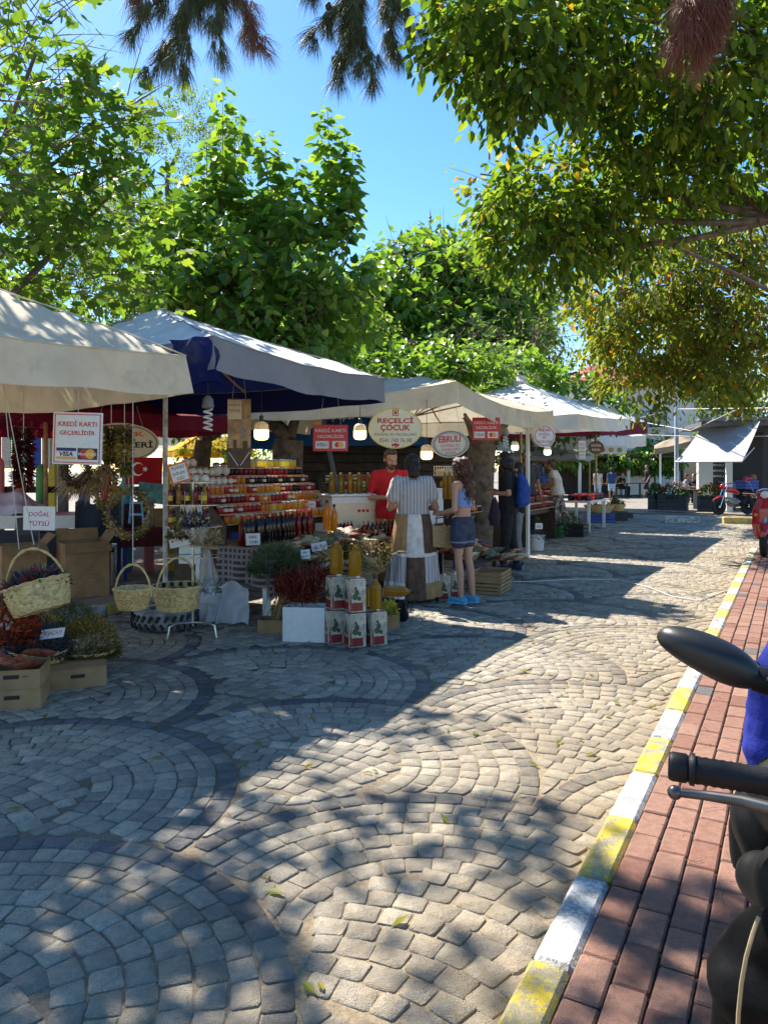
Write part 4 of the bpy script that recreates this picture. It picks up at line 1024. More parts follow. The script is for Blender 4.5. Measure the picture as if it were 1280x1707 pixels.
# lamps
LIT = glow('lit_lamp', (1, .75, .28), 1.6)
def lamp(label, u, v, d, lit=True, cord=.5):
    t = thing('hanging_lamp', label, 'lamp', at(u, v, d), 0, None); s = 1
    if lit:
        mb = MB(); mb.lathe([(.02, .105), (.05, .095), (.07, .07), (.075, .02)], 14); mb.build('lamp_cap', mat('frosted_cap', (.75, .7, .55), .4, trl=.3), t, True)
        mb = MB(); mb.lathe([(.03, -.085), (.062, -.075), (.075, -.05), (.075, .019)], 14); mb.build('lamp_globe', LIT, t, True)
        mb = MB(); mb.lathe([(.022, .105), (.022, .16), (.008, .17)], 8); mb.tube([(0, 0, .165), (0, 0, .165+cord)], .004, 5); mb.build('cord', BLACK, t, True)
    else:
        mb = MB(); mb.lathe([(.02, .17), (.045, .14), (.055, .07), (.04, .06)], 12); mb.build('socket', mat('grey_socket', (.22, .22, .22), .4), t, True)
        mb = MB(); mb.tube([(.035*math.cos(a), .035*math.sin(a), .055-.0075*a) for a in [i*.5 for i in range(51)]], .009, 6); mb.build('spiral_tube', WHITE, t, True)
        mb = MB(); mb.tube([(0, 0, .17), (0, 0, .17+cord)], .004, 5); mb.build('cord', BLACK, t)
    return t
lamp('lit lamp hanging left of the grey pole, above the jam jars', 436, 720, 7.6); lamp('lit lamp hanging between the red card sign and the REÇELCİ ÇOCUK oval', 600, 721, 8.8); lamp('lit lamp hanging by the left rim of the EBRULI oval', 711, 755, 9.4)
lamp('unlit spiral bulb in a grey socket under the navy awning', 347, 692, 6.6, False, .4); lamp('small unlit bulb hanging right of the second red sign', 842, 732, 11.5, False, .3)
for u, v, w_ in ((858, 744, 'paler'), (912, 752, 'bluish')):
    t = lamp('bright white %s lamp deep under the white umbrella' % w_, u, v, 15.5, True, .4)
    for c in t.children:
        if c.name.startswith('lamp_globe'): c.data.materials[0] = MATS.setdefault('cool', glow('cool_lamp', (.85, .95, 1), 1.5))
# ================================================================ STALL FURNITURE AND GOODS
JAMC = {'amber': (.5, .17, .02), 'dark red': (.16, .012, .012), 'orange': (.62, .2, .02), 'black': (.02, .008, .012), 'ruby': (.32, .02, .02), 'golden': (.65, .33, .03), 'yellow': (.7, .42, .06), 'brown': (.2, .07, .02)}
JM = {k: glassy('jam_'+k, tuple(min(.9, x*1.35) for x in c), .12, .5) for k, c in JAMC.items()}
LIDS = [mat('lid_red', (.45, .03, .03), .4, objr=.2), mat('lid_gingham', (.6, .3, .25), .6, var=.35, vs=60), mat('lid_pale_green', (.35, .42, .36), .5, var=.2), mat('lid_orange', (.6, .2, .08), .5, var=.2, vs=50), mat('lid_cream', (.65, .57, .42), .5)]
LABELP = mat('paper_label', (.62, .52, .36), .7, var=.15, vs=40)
def jar_mesh(jm, r=.034, h=.085):
    mb = MB(); mb.lathe([(r*.9, 0), (r, .006), (r, h*.72), (r*.82, h*.84), (r*.8, h*.9)], 10); return mb.mesh('jar', jm, True)
def lid_mesh(lm, r=.034, h=.085):
    mb = MB(); mb.lathe([(r*1.02, h*.8), (r*.92, h*.86), (r*.9, h), (r*.6, h*1.03), (1e-6, h*1.03)], 10); return mb.mesh('lid', lm, True)
JARM = {k: jar_mesh(m_) for k, m_ in JM.items()}; LIDM = [lid_mesh(m_) for m_ in LIDS]
def lab_mesh(r=.0345, h=.085):
    mb = MB(); mb.lathe([(r, .02), (r, .05)], 10); mb.f = mb.f[:-2]; mb.m = mb.m[:-2]; mb.a = mb.a[:-2]; return mb.mesh('label', LABELP, True)
LABM = lab_mesh()
def jar(loc, c, lid, label, group, sc=1.0, lab=False, lidless=False):
    o = link('jam_jar', JARM[c]); tag(o, label, 'jam jar', group) if label else None; o.location = loc; o.rotation_euler.z = U(0, 6); o.scale = (sc, sc, sc*U(.96, 1.04))
    if not lidless: link('lid', LIDM[lid], o)
    if lab: link('label', LABM, o)
    return o
LIDN = ('red', 'gingham', 'pale green', 'orange', 'cream')
NTH = ('first', 'second', 'third', 'fourth', 'fifth', 'sixth', 'seventh', 'eighth')
def rack(label, s0, s1, p0, z0, rows, dp, dz, name='jam_rack', back=True):
    """stepped shelves along the road, lowest step nearest the road"""
    c = rd((s0+s1)/2, p0, 0); t = thing(name, label, 'shelf rack', c, RZ); L = s1-s0
    for i in range(rows):
        mb = MB(); mb.box((0, i*dp+dp*.35, z0+i*dz-.008), (L, dp*.95, .014)); mb.build('shelf', WOOD, t)
        mb = MB(); mb.box((0, i*dp+dp*.84, z0+i*dz-dz*.5-.01), (L, .008, dz*.85)); mb.build('riser', DKWOOD, t)
    for sx in (-1, 1):
        mb = MB(); mb.plate([(0, 0), (rows*dp+.05, 0), (rows*dp+.05, z0+rows*dz-.05), (0, z0)], -.01, .01)
        mb.v = [(sx*(L/2+.012)+y, x-.02, z) for x, y, z in mb.v]; mb.build('side_panel', DKWOOD, t)
    return t
FARJ = None
def far_jar(P, c, lid, sc):
    FARJ.at = 1.0; FARJ.mi = list(JAMC).index(c); r, h = .034*sc, .085*sc
    FARJ.lathe([(r*.9, 0), (r, h*.08), (r, h*.72), (r*.82, h*.84)], 7, P); FARJ.mi = len(JAMC)+lid; FARJ.lathe([(r*1.02, h*.82), (r*.9, h), (1e-6, h*1.03)], 7, P)
def fill(rk, s0, s1, p0, z0, rows, dp, dz, pitch, rule, what, sc=1.0, skip=None, lidless=False, lab=.15):
    for i in range(rows):
        n = int((s1-s0-.04)/pitch)
        k = 0
        while k < n:
            c, lid = rule(i, k, n); run = rnd.randrange(2, 5)
            for q in range(run):
                if k >= n: break
                if FARJ is not None: far_jar(rd(s0+.05+pitch*k+U(-.004, .004), p0-i*dp-dp*.3, z0+i*dz), c, lid, sc)
                elif not (skip and skip(i, k, n)):
                    jar(rd(s0+.05+pitch*k+U(-.004, .004), p0-i*dp-dp*.3+U(-.008, .008), z0+i*dz), c, lid, '%s jam jar with %s lid, %s step, %s' % (c, LIDN[lid], NTH[i], what), '%s jars with %s lids, %s step of the %s' % (c, LIDN[lid], NTH[i], what), sc, rnd.random() < lab, lidless)
                k += 1
# ---- first jam stall
RS = (6.0, 8.1, -5.12, .93, 7, .095, .1)
rack('seven stepped wooden jam rack left of the grey pole', RS[0], RS[1], RS[2], RS[3], 7, RS[5], RS[6])
def rule1(i, k, n):
    f = k/n
    if i == 6: return 'yellow', 2
    if i == 5: return rnd.choice(['dark red', 'black', 'dark red', 'ruby']), rnd.choice([1, 1, 2, 3])
    if i == 4: return (rnd.choice(['amber', 'ruby']) if f < .35 else rnd.choice(['black', 'dark red', 'black'])), rnd.choice([0, 1, 3])
    if i == 3: return (rnd.choice(['orange', 'amber', 'ruby', 'golden']) if f < .75 else rnd.choice(['black', 'ruby'])), rnd.choice([1, 3, 3, 4])
    if i == 2: return (rnd.choice(['ruby', 'dark red', 'orange']) if f < .4 else rnd.choice(['orange', 'golden', 'golden', 'ruby'])), rnd.choice([1, 3, 2])
    return rnd.choice(['amber', 'orange', 'ruby', 'golden', 'black', 'orange']), rnd.choice([0, 1, 2, 3, 4])
def skip1(i, k, n): return (i in (4, 5) and k < 6) or (i == 6 and k < 9)
fill(None, RS[0], RS[1], RS[2], RS[3], 7, RS[5], RS[6], .079, rule1, 'main jam rack', 1.05, skip1)
POT = mat('glazed_pot', (.62, .57, .46), .35, var=.08); POTL = mat('pot_lid_red', (.4, .08, .06), .5); POTB = mat('pot_blue', (.2, .26, .36), .4)
mb = MB(); mb.lathe([(.025, 0), (.042, .015), (.047, .04), (.04, .065), (.026, .074), (.03, .084)], 12); pm = mb.mesh('pot', POT, True)
mb = MB(); mb.lathe([(.03, .08), (.032, .09), (.014, .1), (1e-6, .101)], 12); plm = mb.mesh('lid', POTL, True)
def pot(P, label, bl=False, sc=1.0):
    o = link('honey_pot', pm); tag(o, label, 'honey pot', 'little glazed honey pots'); o.location = P; o.scale = (sc,)*3; link('lid', plm, o)
    if bl: o.children[0].data = plmb
mb = MB(); mb.lathe([(.03, .08), (.032, .09), (.014, .1), (1e-6, .101)], 12); plmb = mb.mesh('lid', POTB, True)
for i, zz, row, what in ((6, 4, 4, 'lower row'), (4, 5, 5, 'middle row'), (2, 6, 6, 'top row')):
    for k in range(i): pot(rd(6.06+.095*k, RS[2]-row*RS[5]-.03, RS[3]+row*RS[6]), 'small white honey pot in the %s left on the jam rack' % what, False)
for k in range(2): pot(rd(6.42+.13*k, RS[2]-5*RS[5]-.02, RS[3]+5*RS[6]), ('big pale honey pot with blue lid on the main jam rack', 'big pale honey pot with red lid on the main jam rack')[k], k == 0, 1.45)
for k in range(2): pot(rd(6.75+.1*k, RS[2]+.06, .84), 'grey white pot standing low before the main jam rack, %s' % ('left one', 'right one')[k], True, 1.2)
# table
t = thing('display_table', 'cloth covered stall table under the jam rack with white legs', 'table', rd(6.95, -4.95), RZ); L = 2.2
mb = MB(); mb.box((0, 0, .7), (L, .95, .03)); mb.build('tabletop', WOOD, t)
for sx in (-1, 1):
    for sy in (-1, 1):
        mb = MB(); mb.box((sx*(L/2-.05), sy*.43, .342), (.07, .05, .684)); mb.build('leg', WHITE, t)
m, nt, b = nodes('check_cloth')
tc = nt.nodes.new('ShaderNodeTexCoord').outputs['UV']; tc = nt.nodes.new('ShaderNodeNewGeometry').outputs['Position']
sx_ = nt.nodes.new('ShaderNodeSeparateXYZ'); vt = nt.nodes.new('ShaderNodeVectorRotate'); vt.rotation_type = 'Z_AXIS'; vt.inputs['Angle'].default_value = -RZ
nt.links.new(tc, vt.inputs[0]); nt.links.new(vt.outputs[0], sx_.inputs[0])
def sqr(o, s): return mth(nt, 'GREATER_THAN', mth(nt, 'FRACT', mth(nt, 'MULTIPLY', o, s)), .42)
k_ = mth(nt, 'MULTIPLY', mth(nt, 'MAXIMUM', sqr(sx_.outputs[1], 17), sqr(sx_.outputs[0], 17)), sqr(sx_.outputs[2], 17))
nt.links.new(mix(nt, k_, (.27, .22, .21), (.06, .04, .045)), b.inputs['Base Color']); b.inputs['Roughness'].default_value = .85
CHECK = m
mb = MB(); e = Vector((0, 0, 0))
mb.grid(lambda u, v: Vector((-1.11-.03*v*math.sin(u*14)-.02*v, -.48+.62*u, .72-.36*v-.02*v*math.sin(u*9))), 26, 8); mb.build('check_cloth', CHECK, t, True, 180)
mb = MB(); mb.grid(lambda u, v: Vector((-1.1+.55*u, -.485-.02*v-.02*v*math.sin(u*17), .72-(.5-.22*u)*v)), 22, 8); mb.build('check_cloth', CHECK, t, True, 180)
PLAST = mat('white_plastic_sheet', (.62, .62, .64), .25, var=.1, vs=6, bmp=.5, bs=12, trl=.25)
c = gd(372, 1037); o = MB(); o.grid(lambda u, v: Vector((-.3+.56*u+.05*math.sin(u*7)*v, -.12+.12*math.sin(3.1*u)-.13*v*v-.035*math.sin(u*23+v*2)*(.3+v)-.02*math.sin(u*41+v*5)*v+.03*math.sin(v*9+u*7), .02+.36*(1-v)+.035*math.sin(u*11+v*4)*(1-v*.7))), 30, 12)
o.grid(lambda u, v: Vector((-.3+.56*u, -.12+.12*math.sin(3.1*u)+.3*v, .38+.02*math.sin(u*11)-.04*v)), 20, 4)
o = o.build('plastic_sheet', PLAST, None, True, 180); o.location = c; tag(o, 'crumpled white plastic sheet draped to the ground below the checked cloth', 'plastic sheet')
# bottles
def bottle_mesh(gm, h=.28, r=.034, sq=False):
    mb = MB(); mb.lathe([(r*.92, 0), (r, .01), (r, h*.62), (r*.9, h*.7), (r*.38, h*.82), (r*.36, h*.93), (r*.42, h*.94), (r*.42, h*.96)], 4 if sq else 10)
    return mb.mesh('bottle', gm, not sq)
def bcap_mesh(cm, h=.28, r=.034):
    mb = MB(); mb.lathe([(r*.46, h*.92), (r*.46, h), (r*.38, h*1.01), (1e-6, h*1.012)], 10); return mb.mesh('cap', cm, True)
DKG = glassy('dark_syrup', (.012, .008, .014), .08, .1); OIL = glassy('golden_oil', (.33, .17, .012), .06, .35); OIL2 = glassy('green_oil', (.2, .15, .015), .06, .3); SYR = glassy('ruby_syrup', (.2, .01, .01), .08, .3)
CAPR = mat('cap_red', (.5, .03, .02), .35); CAPK = BLACK; CAPY = mat('cap_gold', (.6, .4, .08), .35)
bm = {k: bottle_mesh(m_) for k, m_ in (('dark', DKG), ('golden', OIL), ('greenish', OIL2), ('ruby', SYR))}
cm = {'red': bcap_mesh(CAPR), 'black': bcap_mesh(CAPK), 'gold': bcap_mesh(CAPY)}
blab = MB(); blab.lathe([(.0345, .06), (.0345, .13)], 10); blab.f = blab.f[:-2]; blab.m = blab.m[:-2]; blab.a = blab.a[:-2]; blab = blab.mesh('label', mat('yellow_label', (.6, .42, .04), .6), True)
def bottle(P, kind, capc, label, group, sc=1.0, rot=None, lab=False, name='bottle'):
    o = link(name, bm[kind]); tag(o, label, 'bottle', group); o.location = P; o.scale = (sc,)*3; link('cap', cm[capc], o)
    if lab: link('label', blab, o)
    o.rotation_euler = rot if rot else (0, 0, U(0, 6)); return o
for k in range(17):
    bottle(rd(6.0+.088*k, -4.83+U(-.02, .02)-.012*k, .715), 'dark', rnd.choice(['red', 'red', 'gold', 'black']), 'dark syrup bottle in the front row before the jam rack', 'dark syrup bottles before the jam rack', 1.08)
for k in range(12):
    bottle(rd(6.05+.11*k, -4.95, .715), rnd.choice(['dark', 'ruby']), 'red', 'dark syrup bottle in the row behind, close to the jam rack', 'dark bottles in the second row', 1.1)
for k in range(10):
    bottle(rd(7.35+.08*(k % 5), -4.62-.1*(k//5), .715), 'dark' if k % 3 else 'ruby', 'gold', 'short dark bottle with yellow label at the right of the syrup row', 'short bottles with yellow labels', .62, None, True)
for k in range(14):
    bottle(rd(7.5+.085*k, -4.35+.01*k, .7), 'dark' if k % 3 else 'ruby', ('red', 'red', 'gold')[k % 3], 'small %s capped bottle of %s syrup lined up behind the oil bottles' % (('red', 'red', 'gold')[k % 3], 'dark' if k % 3 else 'ruby'), 'small %s %s syrup bottles' % (('red', 'red', 'gold')[k % 3], 'dark' if k % 3 else 'ruby'), .7)
# white counter with oil bottles
t = thing('counter', 'white cabinet counter behind the grey pole with bottles standing on it', 'counter', rd(8.15, -5.0), RZ-.55)
mb = MB(); mb.box((0, 0, .58), (.62, .5, 1.16), None, .012); mb.build('cabinet', CARDW, t)
mb = MB(); mb.box((0, 0, 1.175), (.66, .54, .025), None, .006); mb.build('countertop', WHITE, t)
mb = MB(); mb.rect(-.28, .15, .28, 1.08, -.258, -.252); mb.build('door', CREAMP, t)
for k in range(3):
    mb = MB(); mb.oval(.06+.06*k, .98, .022, .02, -.264, -.259, 14); mb.build('printed_fruit', RED, t)
for k in range(9):
    a = rd(8.15, -5.0, 1.19)+Matrix.Rotation(RZ-.55, 3, 'Z') @ Vector((-.27+.065*k, -.14+.08*(k % 2), 0)); bottle(a, ('greenish', 'golden', 'greenish')[k % 3], 'black' if k % 2 else 'gold', 'oil bottle standing on the white cabinet counter', 'oil bottles on the white cabinet', .95)
bottle(at(545, 882, 8.4), 'golden', 'black', 'taller thin golden bottle left of a pair before the white cabinet', None, 1.15); bottle(at(557, 885, 8.35), 'golden', 'black', 'thin golden bottle right of a pair before the white cabinet', None, 1.05)
# low slanting display of dried goods along the first stall
def slab(name, label, s0, s1, pb, zb, pf, zf, m_):
    o = thing(name, label, 'display stand', rd((s0+s1)/2, (pb+pf)/2), RZ); L = s1-s0; hw = abs(pf-pb)/2
    mb = MB(); vs = [(-L/2, hw, zb), (L/2, hw, zb), (L/2, -hw, zf), (-L/2, -hw, zf)]; vs += [(x, y, z-.03) for x, y, z in vs]
    mb.add(vs, [(0, 3, 2, 1), (4, 5, 6, 7), (0, 1, 5, 4), (1, 2, 6, 5), (2, 3, 7, 6), (3, 0, 4, 7)]); mb.build('sloping_top', m_, o)
    for x in (-L/2+.05, L/2-.05):
        for y, z in ((hw-.05, zb-.04), (-hw+.05, zf-.035)):
            mb = MB(); mb.box((x, y, z/2), (.05, .05, z)); mb.build('leg', DKWOOD, o)
    return o
slab('sloping_stand', 'sloping stand of dried goods in front of the jam stall', 6.0, 8.4, -4.5, .74, -4.0, .45, DKWOOD)
def slope_pt(s0, s1, pb, zb, pf, zf, u, v): return rd(s0+(s1-s0)*u, pb+(pf-pb)*v, zb+(zf-zb)*v+.012)
PKM = [mat('packet_straw', (.5, .4, .24), .5, var=.4, vs=40, bmp=.3, objr=.25), mat('packet_red_brown', (.3, .09, .05), .5, var=.5, vs=40, bmp=.3, objr=.3), mat('packet_green', (.2, .22, .13), .5, var=.4, vs=30, bmp=.3, objr=.25), mat('packet_cream', (.58, .5, .37), .45, var=.25, vs=30, objr=.2)]
def packet_mesh(m_, sd):
    r = random.Random(sd); mb = MB()
    def f(sg): return lambda u, v: Vector(((u-.5)*.2+.006*math.sin(v*9+sd), (v-.5)*.13+.005*math.sin(u*8+sd), sg*(.024*(math.sin(PI*u)*math.sin(PI*v))**.5+.006*math.sin(u*13+v*9+sd)*math.sin(PI*u)*math.sin(PI*v))))
    mb.grid(f(1), 7, 5); mb.grid(lambda u, v: f(-1)(1-u, v), 7, 5); return mb.mesh('dried_packet', m_, True, 70)
PK = [packet_mesh(m_, i*3+j) for i, m_ in enumerate(PKM) for j in range(2)]
PKN = ['straw coloured', 'red brown', 'green', 'cream']
def packets(n, sl, where, group, wts=(4, 2, 2, 3)):
    for k in range(n):
        i = rnd.choices(range(4), wts)[0]; o = link('dried_packet', PK[i*2+rnd.randrange(2)]); P = slope_pt(*sl, U(.03, .97), U(.05, .95))+Vector((0, 0, .02+.05*rnd.random()))
        tag(o, '%s packet of dried food heaped on %s' % (PKN[i], where), 'food packet', '%s packets on %s' % (PKN[i], group)); o.location = P
        o.rotation_euler = (U(-.3, .3)-.35, U(-.3, .3), RZ+U(-.9, .9)); o.scale = (U(1.0, 1.45),)*3
packets(105, (6.0, 8.4, -4.5, .76, -3.98, .45), 'the sloping stand by the striped dress', 'the first sloping stand')
slab('sloping_stand', 'sloping stand of dried goods behind the girl in shorts', 8.75, 9.7, -4.4, .66, -3.5, .3, DKWOOD)
packets(80, (8.7, 9.72, -4.4, .66, -3.48, .3), 'the sloping stand behind the girl in shorts', 'the second sloping stand', (2, 4, 1, 4))
# tins and oil at the front corner
TINW = mat('tin_white', (.42, .385, .31), .38, var=.3, vs=16); TINR = mat('tin_red', (.22, .02, .02), .4); TING = mat('tin_print_green', (.05, .08, .04), .5)
def tin(P, rz, label, sc=1.0, group='printed oil tins'):
    t = thing('oil_tin', label, 'oil tin', P, rz, group); t.scale = (sc,)*3
    mb = MB(); mb.box((0, 0, .14), (.15, .15, .28), None, .008); mb.build('tin_body', TINW, t)
    mb = MB(); mb.box((0, 0, .283), (.14, .14, .012), None, .004); mb.lathe([(.02, .288), (.02, .305), (1e-6, .306)], 10, (.035, .03, 0)); mb.build('tin_top', STEEL, t)
    for q in (0, 1):
        R = Matrix.Rotation(-q*PI/2, 4, 'Z'); y = -.0752
        mb = MB(); mb.M = R; mb.rect(-.055, .015, .045, .085, y-.001, y); mb.plate([(-.075+.004, .01), (-.058, .01), (-.058, .2), (-.071, .1)], y-.001, y); mb.build('red_print', TINR, t)
        mb = MB(); mb.M = R; mb.oval(-.01, .17, .02, .03, y-.001, y, 10); mb.oval(-.025, .135, .028, .028, y-.001, y, 10); mb.oval(.012, .12, .018, .02, y-.001, y, 9); mb.plate([(-.035, .2), (-.005, .195), (-.015, .225), (-.03, .22)], y-.001, y); mb.build('printed_farmer', TING, t)
        mb = MB(); mb.M = R
        for k in range(5): mb.rect(.035, .19-.016*k, .06, .198-.016*k, y-.001, y)
        mb.build('printed_lines', GR, t)
    return t
GA = gd(557, 1071); GB = gd(592, 1077); GC = gd(626, 1074)
tin(GA, .42, 'leftmost bottom oil tin of the pyramid, against the white carton'); tin(GB, .38, 'middle bottom oil tin of the pyramid at the stall corner'); tin(GC, .5, 'rightmost bottom oil tin of the pyramid with one bottle on top')
P1 = GA+(GB-GA)*.12+Vector((0, 0, .296)); P2 = GB+(GA-GB)*.0+Vector((0, .0, .296))
tin(P1, .45, 'upper left oil tin of the pyramid carrying a golden bottle', .98); tin(P2, .36, 'upper right oil tin of the pyramid carrying a golden bottle', .98)
OILT = nodes('clear_oil'); 
def ob_mesh():
    mb = MB(); mb.lathe([(.046, 0), (.05, .008), (.05, .165), (.043, .19), (.018, .225), (.016, .25)], 8); return mb.mesh('bottle', glassy('clear_golden_oil', (.42, .23, .015), .04, .22, .45), False)
obm = ob_mesh(); mb = MB(); mb.lathe([(.019, .245), (.019, .275), (1e-6, .278)], 10); obc = mb.mesh('cap', BLACK, True)
def oilb(P, label, sc=1.0, rot=(0, 0, .2)):
    o = link('oil_bottle', obm); tag(o, label, 'oil bottle', 'golden oil bottles'); o.location = P; o.rotation_euler = rot; o.scale = (sc,)*3; link('cap', obc, o); return o
oilb(P1+Vector((0, 0, .303)), 'broad golden oil bottle on the upper left tin', 1.15); oilb(P2+Vector((0, 0, .303)), 'golden oil bottle on the upper right tin', 1.08); oilb(GC+Vector((0, 0, .307)), 'golden oil bottle on the rightmost tin', 1.05)
oilb(at(640, 985, 6.75), 'golden oil bottle lying on its side beside the striped dress', 1.0, (0, PI/2, -.15)); oilb(at(612, 1010, 6.75), 'small oil bottle tucked behind the rightmost tin', .7)
def carton(name, label, P, rz, w_, d_, h_, m_=CARD, flaps=(), cat='box', open_=True, hole=False, printm=None):
    t = thing(name, label, cat, P, rz); th = .006
    for nm, c, s in (('front_panel', (0, -d_/2, h_/2), (w_, th, h_)), ('back_panel', (0, d_/2, h_/2), (w_, th, h_)), ('side_panel', (-w_/2-.003, 0, h_/2), (th, d_+th, h_)), ('side_panel', (w_/2+.003, 0, h_/2), (th, d_+th, h_)), ('bottom_panel', (0, 0, .004), (w_-.01, d_-.01, th))):
        mb = MB(); mb.box(c, s); mb.build(nm, m_, t)
    if not open_: mb = MB(); mb.box((0, 0, h_+.004), (w_+.01, d_+.01, th)); mb.build('lid', m_, t)
    for side, ang, ln in flaps:
        mb = MB(); L = w_ if side in 'fb' else d_
        mb.box((0, -ln/2, 0), (L, ln, th)); R = {'f': 0, 'b': PI, 'l': -PI/2, 'r': PI/2}[side]
        M = Matrix.Translation(Vector((0, 0, h_+.004))) @ Matrix.Rotation(R, 4, 'Z') @ Matrix.Translation(Vector((0, -(d_ if side in 'fb' else w_)/2-.004, 0))) @ Matrix.Rotation(ang, 4, 'X')
        for i, v_ in enumerate(mb.v): mb.v[i] = tuple(M @ Vector(v_))
        mb.build('flap', m_, t)
    if hole:
        mb = MB(); mb.rect(-.045, h_*.55, .045, h_*.55+.025, -d_/2-.0055, -d_/2-.003); mb.build('hand_hole', BLACK, t)
    if printm:
        mb = MB()
        for k in range(4): mb.rect(-w_*.1, h_*(.5-.07*k), w_*.32, h_*(.5-.07*k)+.006, -d_/2-.0045, -d_/2-.003)
        mb.build('printed_lines', printm, t)
    return t
carton('carton', 'white cardboard carton holding dark red dried pepper bundles by the oil tins', gd(509, 1070)+Vector((0, .1, 0)), -.12, .36, .22, .3, CARDW)
carton('tray', 'low brown cardboard tray with pale reeds beside the white carton', gd(453, 1056)+Vector((0, .1, 0)), -.1, .23, .2, .12, CARD)
# bunches: many thin blades
def blades(name, P, n, L, spread, axis, m_, parent=None, wdt=.004, seed=0, sag=.4, rad=(.05, .05, .02)):
    r = random.Random(seed); mb = MB(); ax = Vector(axis).normalized()
    for i in range(n):
        mb.at = r.random(); p = Vector((r.gauss(0, 1)*rad[0], r.gauss(0, 1)*rad[1], r.gauss(0, 1)*rad[2])); d = (ax+Vector((r.gauss(0, 1), r.gauss(0, 1), r.gauss(0, 1)))*spread).normalized(); l_ = L*r.uniform(.6, 1.2)
        sd = d.cross(Vector((r.gauss(0, 1), r.gauss(0, 1), r.gauss(0, 1)))).normalized()*wdt; q = p+d*l_*.55; e = q+(d+Vector((0, 0, -sag))).normalized()*l_*.45
        mb.add([p-sd*.6, p+sd*.6, q+sd, q-sd, e], [(0, 1, 2, 3), (3, 2, 4)])
    o = mb.build(name, m_, parent, True, 180); o.location = P; return o
def vmat(name, stops, rough=.7, trl=.15):
    m, nt, b = nodes(name); cc = ramp(nt, attr(nt), stops); nt.links.new(cc, b.inputs['Base Color']); b.inputs['Roughness'].default_value = rough; b.inputs['Specular IOR Level'].default_value = .25
    t = nt.nodes.new('ShaderNodeBsdfTranslucent'); nt.links.new(cc, t.inputs[0]); x = nt.nodes.new('ShaderNodeMixShader'); x.inputs[0].default_value = trl
    nt.links.new(b.outputs[0], x.inputs[1]); nt.links.new(t.outputs[0], x.inputs[2]); nt.links.new(x.outputs[0], nt.nodes['Material Output'].inputs[0]); return m
HERB = vmat('dried_thyme', [(0, (.035, .05, .02)), (.6, (.1, .13, .055)), (1, (.2, .22, .1))]); LAV = vmat('dried_lavender', [(0, (.03, .028, .04)), (.6, (.07, .065, .09)), (1, (.13, .12, .14))])
STRAW = vmat('straw', [(0, (.2, .14, .06)), (.6, (.42, .31, .15)), (1, (.6, .48, .26))]); PEP = vmat('dried_pepper', [(0, (.06, .008, .008)), (.6, (.17, .025, .018)), (1, (.3, .06, .03))], .4)
CHAM = vmat('camomile', [(0, (.05, .045, .015)), (.5, (.15, .12, .03)), (.8, (.32, .22, .04)), (1, (.45, .34, .08))]); REDF = vmat('red_dried_flowers', [(0, (.05, .02, .01)), (.5, (.3, .04, .015)), (.8, (.5, .1, .02)), (1, (.15, .12, .04))])
YEL = vmat('yellow_flowers', [(0, (.12, .14, .02)), (.5, (.5, .42, .03)), (1, (.7, .6, .08))])
def tuftball(name, label, P, rad, n, L, m_, cat, seed, wdt=.003, group=None, parent=None):
    r = random.Random(seed); mb = MB()
    for i in range(n):
        while True:
            q = Vector((r.uniform(-1, 1), r.uniform(-1, 1), r.uniform(-.5, 1)))
            if .3 < q.length < 1: break
        q = q/q.length*(q.length**.4); p = Vector((q.x*rad[0], q.y*rad[1], max(0, q.z)*rad[2])); mb.at = min(1, max(0, r.gauss(.35+.3*q.z, .2)))
        d = (q+Vector((r.gauss(0, .5), r.gauss(0, .5), r.gauss(.2, .5)))).normalized(); l_ = L*r.uniform(.5, 1.2); sd = d.cross(Vector((r.gauss(0, 1), r.gauss(0, 1), r.gauss(0, 1)))).normalized()*wdt
        mb.add([p-sd*.5, p+sd*.5, p+d*l_*.6+sd, p+d*l_*.6-sd, p+d*l_], [(0, 1, 2, 3), (3, 2, 4)])
    o = mb.build(name, m_, parent, True, 180); o.location = P
    if label: tag(o, label, cat, group)
    return o
tuftball('thyme_bunch', 'big grey green bunch of dried thyme on the first stall table', at(460, 950, 7.15), (.24, .2, .24), 2600, .08, HERB, 'herb bunch', 3)
for k, (u, v, d) in enumerate(((478, 985, 6.75), (500, 978, 6.7), (522, 985, 6.75), (508, 1000, 6.65), (530, 968, 6.9), (488, 1000, 6.7))):
    o = blades('pepper_bundle', at(u, v, d), 120, .2, .55, (U(-.3, .3), -.2, 1), PEP, None, .006, 20+k); tag(o, 'dark red dried pepper bundle above the white carton, %s' % ('far left of the heap', 'upper middle of the heap', 'far right of the heap', 'front middle of the heap', 'topmost at the back right', 'front left of the heap')[k], 'pepper bundle', 'dried pepper bundles above the carton')
o = blades('reed_bundle', gd(455, 1052)+Vector((.02, .1, .03)), 60, .42, .12, (.35, 0, 1), STRAW, None, .004, 7, .1); tag(o, 'sheaf of pale reeds leaning in the brown tray', 'reed bundle')
for k, (u, v, d) in enumerate(((600, 935, 7.7), (630, 950, 7.5), (570, 925, 7.8), (615, 915, 8.1), (640, 925, 8.0), (545, 930, 7.5))):
    o = blades('dried_okra_bundle', at(u, v, d), 70, .22, .5, (U(-.8, .8), -.5, .35), STRAW if k % 2 else CHAM, None, .007, 40+k); tag(o, 'straw coloured dried bundle among the packets behind the oil bottles', 'dried bundle', 'straw coloured bundles behind the oil bottles')
tuftball('yellow_flowers', 'bunch of bright yellow dried flowers right of the oil tins', at(648, 1022, 6.75), (.07, .07, .1), 260, .05, YEL, 'flower bunch', 5, .006)
